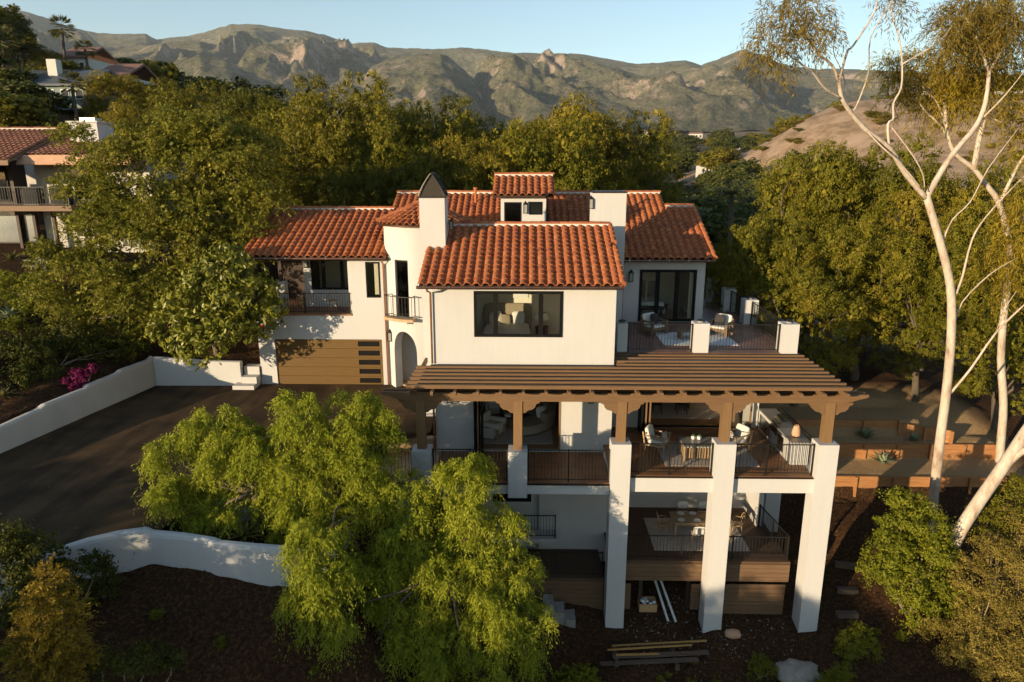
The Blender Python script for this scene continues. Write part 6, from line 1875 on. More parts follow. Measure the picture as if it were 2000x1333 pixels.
# ------------------------------------------------------------------ valley trees (far, small)
def small_proto(seed, lm, n=2.0, nl=12):
    rng = np.random.default_rng(seed)
    bl = [(0, 0, 4.2, 2.4, 2.4, 2.4)] + [(rng.uniform(-2, 2), rng.uniform(-2, 2), rng.uniform(2.4, 6.4), rng.uniform(1, 1.7), rng.uniform(1, 1.7), rng.uniform(1, 1.6)) for _ in range(9)]
    V = clump_leaves(rng, bl, n, nl, 0.42, 0.26, 0.55)
    mb = MB(); limb(mb, (0, 0, -0.6), (0, 0, 4), 0.3, 0.12, rng, 0.04, 4, 6)
    return V, mb, lm
SM = [small_proto(21, LM['valley']), small_proto(22, LM['valley']), small_proto(23, LM['oak'])]
def small_at(x, y, H, wd, label, group, k, name='valley_tree', matl=None):
    loc = (x, y, gz(x, y) - 0.3)
    if isinstance(SM[k], tuple):
        SM[k] = make_tree(name, label, 'tree', SM[k], loc, x, wd / 6.6, H / 7.6, group); return SM[k]
    return again(SM[k], name, label, loc, x * 1.7 % 6.28, wd / 6.6, H / 7.6, group, matl)
rng = np.random.default_rng(77)
VL = 'trees in the valley beyond the house'
cnt = 0
for i in range(260):
    Y = 85 * (620 / 85) ** rng.random()
    px = rng.uniform(1180, 1640) if rng.random() < 0.72 else rng.uniform(380, 1250)
    r_ = ray(px, 330); x = r_.x / r_.y * Y
    z0 = gz(x, Y)
    if x > 78 and 140 < Y < 420 and z0 > 13: continue          # keep the grassy hill open
    if px < 1180 and Y < 130: continue
    H = rng.uniform(6, 10) * (1 + Y / 900); wd = rng.uniform(7, 11) * (1 + Y / 500)
    k = int(rng.integers(0, 3)) if Y > 250 else int(rng.integers(0, 2))
    small_at(x, Y, H, wd, 'round leafy tree among many others in the valley below the mountains', VL, k)
    cnt += 1
HL = 'trees on the left hillside behind the neighbouring house'
for i in range(70):
    Y = rng.uniform(62, 230); px = rng.uniform(-60, 430)
    r_ = ray(px, 250); x = r_.x / r_.y * Y
    if abs(px - 110) < 90 and 90 < Y < 140: continue
    small_at(x, Y, rng.uniform(3.5, 6.5) * (1 if Y < 120 else 1.25), rng.uniform(5, 9), 'leafy tree on the hillside behind the neighbouring house', HL, int(rng.integers(0, 3)), 'hillside_tree')
CR = 'trees along the crest of the tan hill'
for px, py, Y, H, wd in ((1545, 228, 330, 11, 14), (1565, 222, 335, 13, 12), (1585, 212, 340, 14, 14), (1605, 214, 330, 10, 12), (1620, 222, 320, 8, 10), (1640, 205, 320, 14, 10), (1690, 196, 300, 7, 12), (1715, 192, 300, 9, 9), (1760, 186, 290, 6, 14), (1880, 182, 280, 8, 14), (1920, 178, 280, 9, 14), (1965, 180, 270, 7, 16), (1700, 262, 230, 2.5, 6), (1790, 245, 240, 2, 6), (1650, 290, 200, 2.5, 6), (1500, 268, 330, 5, 10), (1520, 282, 300, 4, 9)):
    p = at(px, py, Y)
    t = small_at(p.x, p.y, H, wd, 'olive green tree or bush scattered on the tan grassy hill', CR, 2, 'hill_tree')
# scattered brush on the tan hill
for i in range(150):
    x = rng.uniform(66, 215); y = rng.uniform(165, 262)
    if gz(x, y) < 10: continue
    small_at(x, y, rng.uniform(0.8, 2.2), rng.uniform(1.5, 5.0), 'low dry bush dotted on the tan grassy hill', 'bushes on the tan hill', 2, 'hill_bush', LM['dry'] if i % 2 else None)

# ------------------------------------------------------------------ big feathery tree at the left
rng = np.random.default_rng(5)
def pxblobs(lst, sc_=1.0):
    out = []
    for (px, py, Y, rpx) in lst:
        c = at(px, py, Y); r = abs((at(px + rpx, py, Y) - c).x) * sc_
        out.append((c.x, c.y, c.z, r, r, r * 0.85))
    return out
fb = pxblobs([(390, 250, 36, 60), (330, 265, 36, 65), (440, 275, 35.5, 65), (280, 300, 35.5, 65), (220, 330, 35, 60), (350, 330, 34.5, 80), (450, 340, 34.5, 75), (180, 390, 34.5, 60), (260, 390, 34, 75), (340, 410, 33.5, 80), (430, 420, 33.8, 75), (500, 400, 35, 55), (160, 460, 34, 60), (230, 470, 33.5, 75), (320, 490, 33, 75), (400, 480, 33, 70), (480, 450, 34.2, 50), (120, 520, 33.5, 60), (180, 560, 33, 70), (260, 560, 32.8, 70), (330, 560, 33, 55), (110, 590, 33, 50), (170, 620, 32.8, 55), (230, 630, 32.6, 55), (290, 600, 32.8, 45), (150, 280, 36.5, 40), (500, 300, 36.5, 50), (200, 680, 32.4, 40), (270, 660, 32.5, 35), (510, 480, 35.5, 30)])
fs = []
for b in fb:
    for q in range(7):
        d = sph(rng, 1, 0.35)[0]; r = b[3] * rng.uniform(0.26, 0.48); f = rng.uniform(0.55, 1.0)
        fs.append((b[0] + d[0] * b[3] * f, b[1] + d[1] * b[3] * f, b[2] + d[2] * b[5] * f, r * 1.15, r * 1.15, r * 0.8))
V = spray_leaves(rng, fs, 10.5, 0.6, 8, 0.13, 0.065, up=0.45, grav=0.4, spread=0.8, zb=0.3)
V2 = clump_leaves(rng, [(b[0], b[1] + 0.5, b[2], b[3] * 0.72, b[4] * 0.72, b[5] * 0.72) for b in fb], 1.6, 14, 0.2, 0.12, 0.45, inner=0.5)
t = thing('feathery_tree', 'huge feathery green tree drooping over the bank between the two houses', 'tree', (-18.5, 36.0, 9.3))
fastmesh('crown', np.concatenate([V, V2]), quads(np.concatenate([V, V2])), LM['feather'], t)
mb = MB(); limb(mb, (-18.5, 36, 8.9), (-18.6, 35.6, 12.2), 0.42, 0.3, rng, 0.06)
for b in fb[::2]: limb(mb, (-18.6, 35.7, 11.6 + rng.uniform(-1.2, 0.6)), b[:3], 0.15, 0.02, rng, 0.12)
mb.build('trunk', M['bark_oak'], t, smooth=True)
# broad-leaved tree in front of the balcony
lb_ = pxblobs([(430, 520, 30.6, 40), (475, 540, 30.6, 42), (400, 560, 30.3, 42), (445, 590, 30.2, 45), (500, 580, 30.6, 42), (520, 610, 30.8, 34), (350, 590, 30.2, 40), (400, 630, 30.0, 45), (460, 640, 30.2, 42), (330, 640, 30.0, 38), (370, 670, 29.9, 38), (420, 670, 30.0, 34), (500, 640, 30.8, 30), (380, 700, 29.9, 22), (530, 595, 31.2, 22), (450, 500, 31, 28)])
V = clump_leaves(rng, lb_, 5.0, 14, 0.26, 0.10, 0.3, droop=0.35, inner=0.3)
t = thing('broadleaf_tree', 'broad leaved dark green tree hanging over the white wall left of the garage', 'tree', (-15.6, 33.3, 8.1))
fastmesh('crown', V, quads(V), LM['loquat'], t)
mb = MB(); limb(mb, (-15.6, 33.3, 7.7), (-15.4, 32.0, 10.0), 0.18, 0.14, rng)
for b in lb_[::2]: limb(mb, (-15.4, 32.0, 9.8), b[:3], 0.09, 0.02, rng)
mb.build('trunk', M['bark_oak'], t, smooth=True)

# ------------------------------------------------------------------ pepper trees
def pepper(label, base, fork, lobes, seed, dens=1.0, grp='pepper trees'):
    rng = np.random.default_rng(seed)
    big = pxblobs(lobes)
    bl = []
    for b in big:      # each lobe breaks up into several hanging plumes
        for q in range(9):
            d = sph(rng, 1, 0.4)[0]; r = b[3] * rng.uniform(0.2, 0.46)
            f = rng.uniform(0.5, 1.18)
            bl.append((b[0] + d[0] * b[3] * f, b[1] + d[1] * b[3] * f, b[2] + d[2] * b[3] * f * 0.9, r, r, r * 1.15))
    V = spray_leaves(rng, bl, 40 * dens, 0.44, 8, 0.115, 0.027, up=0.35, grav=0.9, spread=0.9, zb=0.45, side=2)
    V2 = spray_leaves(rng, [(b[0], b[1], b[2] - 0.15, b[3] * 0.75, b[4] * 0.75, b[5] * 0.9) for b in bl], 7 * dens, 1.0, 13, 0.115, 0.026, up=0.0, grav=1.0, spread=0.5, zb=-0.1, side=2, outw=0.6)
    A = np.concatenate([V, V2])
    t = thing('pepper_tree', label, 'tree', base, 0, grp)
    fastmesh('crown', A, quads(A), LM['pepper'], t)
    mb = MB()
    limb(mb, (base[0], base[1], base[2] - 0.3), fork, 0.2, 0.15, rng, 0.08)
    for b in big: limb(mb, Vector(fork) + Vector((0, 0, rng.uniform(-0.3, 0.3))), b[:3], 0.07, 0.012, rng, 0.1)
    mb.build('trunk', M['bark_oak'], t, smooth=True)
P1 = [(350, 905, 20.2, 48), (335, 965, 19.8, 45), (405, 865, 20.6, 45), (455, 855, 21, 40), (425, 935, 20, 50), (485, 905, 20.6, 45), (500, 860, 21.2, 35), (370, 1005, 19.6, 42), (440, 1000, 19.8, 42), (505, 960, 20.2, 42), (395, 1040, 19.6, 30)]
pepper('weeping pepper tree at the driveway edge above the curved wall', (-8.3, 19.6, 5.9), (-8.6, 20.0, 7.2), P1, 31)
P2 = [(570, 812, 21, 42), (548, 865, 20.6, 45), (605, 850, 20.8, 45), (560, 925, 20.3, 50), (625, 905, 20.5, 50), (590, 980, 20, 50), (645, 860, 21, 42), (690, 812, 21.4, 42), (728, 815, 21.6, 35), (685, 870, 20.9, 48), (742, 865, 21.3, 40), (655, 945, 20.3, 52), (705, 930, 20.6, 48), (560, 1020, 19.8, 42), (615, 1045, 19.7, 45), (725, 985, 20.3, 46), (770, 945, 20.9, 40), (670, 1010, 20, 48), (780, 1000, 20.4, 40), (640, 1100, 19.6, 50), (590, 1075, 17.6, 44), (640, 1090, 17.5, 50), (600, 1125, 17.3, 46), (655, 1150, 17.4, 50), (610, 1190, 17.2, 45), (650, 1230, 17.3, 50)]
pepper('twin topped weeping pepper tree before the driveway railing', (-5.6, 20.4, 3.6), (-5.8, 20.6, 6.2), P2, 32, 0.86)
P3 = [(910, 920, 20.6, 42), (880, 955, 20.4, 42), (948, 965, 20.4, 42), (840, 1005, 20, 50), (908, 1025, 19.9, 52), (790, 1040, 19.8, 50), (975, 1020, 20.1, 42), (760, 1095, 19.4, 52), (850, 1085, 19.5, 56), (930, 1095, 19.5, 52), (990, 1090, 19.8, 42), (700, 1150, 19, 46), (780, 1160, 19, 56), (865, 1170, 18.8, 58), (950, 1170, 19, 52), (1020, 1150, 19.4, 44), (720, 1225, 18.6, 52), (805, 1245, 18.4, 58), (890, 1255, 18.2, 58), (975, 1235, 18.6, 50), (1040, 1215, 19, 40), (760, 1315, 18, 55), (850, 1330, 17.8, 58), (940, 1325, 18, 55), (660, 1190, 18.8, 42), (1030, 1290, 18.6, 40), (620, 1190, 19.2, 45), (680, 1290, 18.4, 50), (600, 1260, 18.8, 45)]
pepper('largest weeping pepper tree in front of the white terrace pillars', (-2.6, 19.6, 1.9), (-2.4, 19.8, 4.6), P3, 33, 0.8)

# ------------------------------------------------------------------ eucalyptus
def strand(mb, pts, Y, w0, w1, n=9, jit=0.0, seed=0):
    """limb through picture points at distance Y (single or one per point), widths in metres"""
    P = []
    for i, (px, py) in enumerate(pts):
        P.append(at(px, py, Y[i] if hasattr(Y, '__len__') else Y))
    # smooth through the points
    Q_ = []
    for i in range(len(P) - 1):
        p0 = P[max(i - 1, 0)]; p1 = P[i]; p2 = P[i + 1]; p3 = P[min(i + 2, len(P) - 1)]
        for k in range(3):
            t = k / 3
            Q_.append(0.5 * ((2 * p1) + (p2 - p0) * t + (2 * p0 - 5 * p1 + 4 * p2 - p3) * t * t + (3 * p1 - p0 - 3 * p2 + p3) * t ** 3))
    Q_.append(P[-1])
    m = len(Q_) - 1
    mb.tube(Q_, [w0 + (w1 - w0) * i / m for i in range(m + 1)], n)
    return Q_
rng = np.random.default_rng(9)
eu = thing('eucalyptus_tree', 'tall eucalyptus with smooth pale trunk forking above the terraced slope', 'tree', (16.9, 26.4, 2.0), 0, 'eucalyptus trees')
mb = MB()
yE = 26.5
strand(mb, [(1818, 1040), (1824, 965), (1836, 860), (1849, 760), (1858, 650), (1856, 560), (1838, 480), (1809, 382)], yE, 0.2, 0.13, 12)
mb.build('trunk', M['eucbark'], eu, smooth=True)
limbs = [
 ([(1811, 390), (1767, 337), (1737, 290), (1692, 255), (1662, 221), (1644, 191), (1638, 157)], [26.5, 26.3, 26.0, 25.8, 25.6, 25.4, 25.3], 0.17, 0.10),
 ([(1638, 160), (1625, 128), (1595, 101), (1561, 49), (1535, 0), (1520, -40)], [25.3, 25.2, 25, 24.8, 24.6, 24.5], 0.085, 0.03),
 ([(1638, 160), (1655, 101), (1666, 90), (1707, 26), (1715, -20)], [25.3, 25.4, 25.4, 25.6, 25.6], 0.075, 0.035),
 ([(1644, 193), (1610, 172), (1587, 142), (1557, 120), (1527, 97), (1497, 71)], [25.4, 25.1, 24.8, 24.6, 24.4, 24.3], 0.07, 0.015),
 ([(1811, 384), (1835, 341), (1865, 296), (1906, 247), (1925, 199), (1932, 139)], [26.5, 26.6, 26.8, 27.1, 27.3, 27.4], 0.19, 0.11),
 ([(1932, 142), (1910, 79), (1880, 22), (1872, -20)], 27.4, 0.09, 0.04),
 ([(1932, 142), (1955, 101), (1970, 82), (1995, 20)], 27.4, 0.085, 0.04),
 ([(1737, 290), (1734, 244), (1745, 232), (1745, 202), (1760, 172), (1762, 124), (1756, 75), (1741, 22), (1748, -20)], [26, 26.1, 26.2, 26.2, 26.3, 26.3, 26.3, 26.3, 26.3], 0.075, 0.03),
 ([(1762, 126), (1805, 101), (1835, 82), (1860, 50)], 26.3, 0.05, 0.015),
 ([(1663, 223), (1676, 200), (1696, 142), (1700, 75), (1730, 22), (1745, -20)], [25.6, 25.8, 26, 26.2, 26.4, 26.4], 0.05, 0.025),
 ([(1692, 255), (1720, 285), (1768, 330), (1800, 370)], [25.8, 25.6, 25.6, 25.8], 0.05, 0.03),
 ([(1742, 250), (1780, 300), (1802, 340), (1806, 372)], [26.1, 25.9, 26, 26.2], 0.04, 0.03),
 ([(1855, 770), (1895, 722), (1944, 652), (1996, 600), (2040, 560)], [26.5, 26.2, 26, 25.8, 25.6], 0.085, 0.04),
 ([(1944, 652), (1965, 600), (1985, 570)], [26, 25.8, 25.7], 0.03, 0.012),
 ([(1867, 575), (1880, 540), (1898, 470), (1925, 425), (1975, 370), (2005, 340)], [26.5, 26.8, 27, 27.2, 27.4, 27.4], 0.075, 0.03),
 ([(1862, 640), (1880, 590), (1935, 535), (1985, 505)], [26.5, 26.8, 27, 27.2], 0.06, 0.02),
 ([(1838, 480), (1860, 430), (1895, 395), (1930, 330), (1990, 250)], [26.5, 26.8, 27, 27.3, 27.5], 0.06, 0.02),
 ([(1915, 235), (1960, 190), (2000, 140)], 27.2, 0.05, 0.025),
 ([(1644, 193), (1652, 168), (1640, 130), (1628, 100), (1634, 40), (1625, 0)], [25.4, 25.6, 25.8, 26, 26, 26], 0.04, 0.015),
]
for pts, Y, w0, w1 in limbs:
    m_ = MB(); strand(m_, pts, Y, w0 * 0.62, w1 * 0.62, 8); m_.build('limb', M['eucbark'], eu, smooth=True)
def tuft(lst, per=9, ln=0.9, L_=0.20, W_=0.028):
    bl = pxblobs(lst)
    return spray_leaves(rng, bl, per, ln, 9, L_, W_, up=0.1, grav=0.8, spread=0.9, zb=0.1, side=2)
V = tuft([(1500, 75, 24.4, 36), (1545, 45, 24.6, 45), (1590, 55, 24.8, 38), (1560, 85, 24.6, 34), (1520, 115, 24.4, 28), (1480, 105, 24.3, 24), (1570, 15, 24.6, 45), (1610, 75, 25, 22), (1518, 130, 24.3, 12), (1500, 20, 24.5, 20)], 11)
Vb = tuft([(1870, 40, 27.4, 55), (1910, 20, 27.4, 60), (1900, 80, 27.5, 50), (1960, 60, 27.4, 60), (1985, 20, 27.4, 50), (1730, 10, 26.3, 22), (1850, 60, 26.3, 30), (1760, 5, 26.3, 25)], 11)
A = np.concatenate([V, Vb]); fastmesh('crown', A, quads(A), LM['euc'], eu)
# leaning trunk at the right edge
e2 = thing('eucalyptus_tree', 'thick leaning eucalyptus trunk leaving the shrubs at the right', 'tree', tuple(at(1862, 1085, 24)), 0, 'eucalyptus trees')
mb = MB(); strand(mb, [(1845, 1110), (1868, 1050), (1905, 990), (1950, 925), (2000, 850), (2060, 760), (2120, 640), (2160, 500)], [24.2, 24, 24, 24, 24, 24, 24.2, 24.5], 0.25, 0.17, 12)
mb.build('trunk', M['eucbark'], e2, smooth=True)
m_ = MB(); strand(m_, [(1958, 915), (2000, 880), (2040, 870), (2100, 820)], [24, 23.8, 23.6, 23.4], 0.14, 0.06, 8); m_.build('limb', M['eucbark'], e2, smooth=True)
V = tuft([(2140, 420, 24.5, 90), (2200, 350, 24.6, 90), (2100, 330, 24.6, 80)], 8); fastmesh('crown', V, quads(V), LM['euc2'], e2)
# second eucalyptus behind
e3 = thing('eucalyptus_tree', 'golden leaved eucalyptus with curving tan trunk behind the pale one', 'tree', tuple(at(1985, 760, 30.5)), 0, 'eucalyptus trees')
mb = MB(); strand(mb, [(1950, 930), (1955, 860), (1960, 790), (1955, 700), (1962, 600), (1972, 520), (1970, 469), (1951, 397), (1925, 360), (1902, 330), (1865, 300), (1850, 259), (1845, 200)], 30.5, 0.19, 0.06, 10)
mb.build('trunk', M['eucbark'], e3, smooth=True)
for pts, w0, w1 in (([(1902, 332), (1914, 262), (1925, 225), (1940, 150), (1935, 90)], 0.12, 0.05), ([(1865, 302), (1840, 250), (1805, 215), (1790, 190)], 0.06, 0.02), ([(1850, 259), (1830, 200), (1780, 150)], 0.05, 0.02), ([(1951, 400), (1985, 330), (2010, 290)], 0.08, 0.04), ([(1925, 225), (1960, 240), (1995, 235)], 0.05, 0.02)):
    m_ = MB(); strand(m_, pts, 30.5, w0, w1, 8); m_.build('limb', M['eucbark'], e3, smooth=True)
V = tuft([(1925, 55, 30.5, 70), (1965, 95, 30.5, 60), (1880, 100, 30.5, 55), (1900, 150, 30.6, 50), (1955, 160, 30.5, 50), (1850, 150, 30.7, 45), (1850, 195, 30.7, 45), (1900, 200, 30.6, 40), (1780, 135, 31, 45), (1740, 130, 31, 30), (1760, 165, 31, 35), (1800, 120, 31, 30), (1815, 190, 31, 40), (1985, 230, 30.4, 40), (1990, 280, 30.4, 35), (1985, 455, 30, 45), (1960, 500, 30, 45), (1990, 520, 30, 40), (1970, 560, 30, 30), (1990, 390, 30, 30)], 10, 1.0, 0.22, 0.032)
fastmesh('crown', V, quads(V), LM['euc2'], e3)

# ------------------------------------------------------------------ shrubs
def shrub(name, label, lobes, lm, seed, mode='clump', group=None, Ln=0.09, W=0.045, per=4.0, nleaf=26, cr=0.28, stem=True, spray=None, absb=None, cat='shrub'):
    rng = np.random.default_rng(seed)
    bl = pxblobs(lobes) if absb is None else absb
    if name in ('low_bush', 'sage_bush', 'yellow_shrub', 'tiny_weed', 'low_shrub'):
        gap = min(b[2] - b[5] * 0.7 - gz(b[0], b[1]) for b in bl)
        if gap > 0: bl = [(b[0], b[1], b[2] - gap, b[3], b[4], b[5]) for b in bl]
    if mode == 'clump':
        sub = []
        for b in bl:
            for q in range(7):
                d = sph(rng, 1, 0.3)[0]; r = b[3] * rng.uniform(0.28, 0.5); f = rng.uniform(0.5, 0.95)
                sub.append((b[0] + d[0] * b[3] * f, b[1] + d[1] * b[3] * f, b[2] + d[2] * b[5] * f, r, r, r * 0.9))
        V = np.concatenate([clump_leaves(rng, sub, per * 1.8, nleaf, Ln * 1.1, W * 1.1, cr * 0.7), clump_leaves(rng, bl, per * 0.8, nleaf, Ln, W, cr, inner=0.8)])
    else: V = spray_leaves(rng, bl, per, spray or 0.6, 9, Ln, W, up=0.5, grav=0.3, spread=0.8, zb=0.3)
    cx = sum(b[0] for b in bl) / len(bl); cy = sum(b[1] for b in bl) / len(bl)
    t = thing(name, label, cat, (cx, cy, gz(cx, cy)), 0, group)
    fastmesh('foliage', V, quads(V), LM[lm] if isinstance(lm, str) else lm, t)
    mb = MB()
    for b in bl[:10]: limb(mb, (cx, cy, gz(cx, cy) - 0.2), b[:3], 0.04, 0.01, rng, 0.08, 5, 6)
    mb.build('stem', M['twig'], t, smooth=True)
    return t
shrub('golden_shrub', 'tall golden leaved shrub below the curved white wall', [(95, 1130, 14.5, 26), (80, 1180, 14.3, 36), (120, 1190, 14.4, 36), (70, 1235, 14.2, 40), (125, 1240, 14.2, 42), (100, 1290, 14, 48), (55, 1290, 14, 36), (150, 1290, 14.1, 34), (100, 1340, 13.8, 50)], 'gold', 41, 'spray', None, 0.08, 0.03, 45, spray=0.4)
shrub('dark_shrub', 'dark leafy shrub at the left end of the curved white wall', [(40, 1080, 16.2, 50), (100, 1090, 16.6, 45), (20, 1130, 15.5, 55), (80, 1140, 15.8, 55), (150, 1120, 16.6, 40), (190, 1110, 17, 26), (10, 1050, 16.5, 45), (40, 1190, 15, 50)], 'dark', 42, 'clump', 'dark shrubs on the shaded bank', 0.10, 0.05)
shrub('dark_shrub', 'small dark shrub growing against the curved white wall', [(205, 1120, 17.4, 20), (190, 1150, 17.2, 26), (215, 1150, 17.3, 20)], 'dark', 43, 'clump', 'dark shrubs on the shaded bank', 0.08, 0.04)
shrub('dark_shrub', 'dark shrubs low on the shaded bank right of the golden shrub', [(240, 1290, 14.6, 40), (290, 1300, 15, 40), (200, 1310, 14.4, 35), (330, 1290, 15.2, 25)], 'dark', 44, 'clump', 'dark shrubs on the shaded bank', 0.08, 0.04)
shrub('yellow_shrub', 'small yellow green shrub beside the lumber pile', [(1110, 1290, 20, 32), (1140, 1275, 20.1, 28), (1130, 1310, 19.8, 38), (1160, 1305, 20, 24), (1100, 1325, 19.6, 30)], 'green', 45, 'spray', None, 0.10, 0.04, 60, spray=0.3)
shrub('round_oak_bush', 'dense green bush at the foot of the pale eucalyptus', [(1790, 1000, 24, 42), (1760, 1030, 23.8, 45), (1820, 1030, 24, 45), (1740, 1080, 23.5, 48), (1800, 1090, 23.3, 52), (1850, 1080, 23.8, 36), (1730, 1130, 23.2, 42), (1780, 1150, 23, 50), (1840, 1140, 23.2, 45), (1710, 1100, 23.4, 28), (1800, 1200, 22.7, 40), (1860, 1180, 23, 40), (1750, 980, 24.2, 24)], 'green', 46, 'clump', None, 0.085, 0.045, 5.0, 30)
shrub('dry_bush', 'dry golden bushes covering the lower right slope', [(1900, 1130, 22.5, 50), (1950, 1090, 22.8, 50), (1985, 1040, 23.4, 45), (1990, 1130, 22.4, 45), (1920, 1190, 22, 50), (1980, 1200, 21.8, 55), (1880, 1230, 21.6, 45), (1940, 1260, 21.3, 55), (1995, 1270, 21.2, 50), (1880, 1290, 21, 45), (1940, 1320, 20.8, 50), (1990, 1340, 20.6, 50), (1830, 1240, 21.8, 30)], 'dry', 47, 'clump', None, 0.07, 0.03, 5.5, 30)
shrub('oak_shrub', 'olive shrub on the slope under the leaning eucalyptus trunk', [(1960, 980, 24.5, 40), (1990, 960, 24.8, 40), (1930, 1020, 24, 36), (1975, 1020, 24, 40)], 'oak2', 48, 'clump', None, 0.08, 0.04, 5, 28)
shrub('sage_bush', 'green sage bush with purple tips in the lower right corner of the soil', [(1640, 1300, 20.5, 30), (1620, 1320, 20.3, 32), (1660, 1330, 20.2, 36), (1650, 1275, 20.7, 18)], 'green', 49, 'spray', None, 0.07, 0.02, 70, spray=0.35)
shrub('low_bush', 'small grey green bush beside the flat boulder', [(1490, 1245, 21.5, 16), (1505, 1260, 21.4, 16), (1480, 1262, 21.3, 14)], 'green', 50, 'spray', None, 0.07, 0.025, 60, spray=0.25)
shrub('low_bush', 'small green bush on the path right of the tall pillar', [(1670, 1200, 22.2, 24), (1690, 1185, 22.4, 20), (1660, 1225, 22, 20), (1710, 1215, 22.1, 20)], 'green', 51, 'spray', None, 0.07, 0.025, 50, spray=0.35)
shrub('tiny_weed', 'tiny green weed on bare soil in front of the lumber pile', [(1310, 1298, 20.6, 8), (1304, 1303, 20.5, 6)], 'green', 52, 'spray', None, 0.05, 0.02, 120, spray=0.12)
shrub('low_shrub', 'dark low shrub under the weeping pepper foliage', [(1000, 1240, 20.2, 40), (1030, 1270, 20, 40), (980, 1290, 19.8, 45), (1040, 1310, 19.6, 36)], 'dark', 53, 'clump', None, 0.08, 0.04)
# hedge and creepers on the bank above the driveway wall
bank = [(40, 700, 29.5, 60), (100, 690, 30.5, 55), (20, 760, 28, 50), (150, 670, 31, 50), (60, 740, 28.5, 45), (110, 735, 29.5, 40), (200, 690, 31.3, 40), (10, 690, 29.5, 50), (250, 680, 31.8, 35)]
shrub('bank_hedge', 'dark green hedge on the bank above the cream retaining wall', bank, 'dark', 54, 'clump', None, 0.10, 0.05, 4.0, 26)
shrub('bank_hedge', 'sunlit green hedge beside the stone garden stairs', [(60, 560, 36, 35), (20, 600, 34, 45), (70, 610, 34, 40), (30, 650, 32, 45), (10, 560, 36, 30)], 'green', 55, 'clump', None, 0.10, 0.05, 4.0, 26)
t = shrub('bougainvillea', 'magenta bougainvillea spilling over the cream driveway wall', [(150, 735, 28.8, 15), (165, 745, 28.7, 14), (130, 748, 28.6, 12), (180, 722, 29.2, 10), (150, 757, 28.3, 11)], 'flower', 56, 'clump', None, 0.07, 0.05, 9, 22, 0.2, cat='flowers')
# spiky plants
def rosette(name, label, loc, r, n, lm, seed, wd=0.09, up=0.5, group=None, droop=0.25):
    rng = np.random.default_rng(seed); t = thing(name, label, 'agave' if 'agave' in name else 'plant', loc, 0, group)
    for i in range(n):
        a = 2.4 * i; e = up + (1.35 - up) * (i / n) + rng.uniform(-.1, .1); ln = r * rng.uniform(0.75, 1.1)
        d = Vector((math.cos(a) * math.cos(e), math.sin(a) * math.cos(e), math.sin(e))); sd = Vector((-math.sin(a), math.cos(a), 0)); up_ = sd.cross(d) * -1
        pts = []; mb = MB(); K = 5
        for k in range(K + 1):
            f = k / K
            c = d * ln * f + Vector((0, 0, -droop * ln * f * f)) + Vector((0, 0, 0.03))
            wv = wd * r * (0.8 + 0.6 * math.sin(PI * min(1, f * 1.2))) * (1 - f ** 2.2) + 0.002
            mb.v += [tuple(c - sd * wv), tuple(c - up_ * wv * 0.35), tuple(c + sd * wv), tuple(c + up_ * wv * 0.1)]
            if k:
                o = (k - 1) * 4
                for q in range(4): mb.f.append((o + q, o + (q + 1) % 4, o + 4 + (q + 1) % 4, o + 4 + q))
        mb.build('leaf', LM[lm], t, local=True, smooth=60)
    return t
for px, py, z, r, sd, lb in ((1725, 905, 3.8, 0.85, 1, 'blue green agave on the lowest terrace strip in the sun'), (1785, 858, 4.6, 0.6, 2, 'agave on the middle terrace strip in the sun'), (1690, 852, 4.6, 0.75, 3, 'dark agave in the shade on the middle terrace strip')):
    p = atz(px, py, z); rosette('agave', lb, (p.x, p.y, gz(p.x, p.y)), r, 24, 'agave', sd, group='agaves')
for px, py, Y, r, sd, lb in ((95, 470, 39, 1.2, 4, 'large spiky yucca beside the neighbour house wall'), (110, 500, 38.5, 1.0, 5, 'spiky aloe below the yucca'), (20, 620, 33, 1.3, 6, 'large spiky agave at the far left of the bank'), (20, 490, 40, 1.1, 7, 'spiky plant at the corner of the neighbour garden'), (10, 775, 26.6, 0.9, 8, 'pale strappy plant behind the cream driveway wall'), (110, 745, 28.9, 0.7, 9, 'dry strappy plant beside the bougainvillea'), (475, 1020, 19.2, 0.95, 10, 'strappy dark plant in the planter under the pepper tree')):
    p = at(px, py, Y); rosette('spiky_plant', lb, (p.x, p.y, max(gz(p.x, p.y), p.z - r * 0.6)), r, 26, 'agave' if sd in (6,) else 'palm', sd, 0.045, 0.35, 'spiky plants', 0.4)
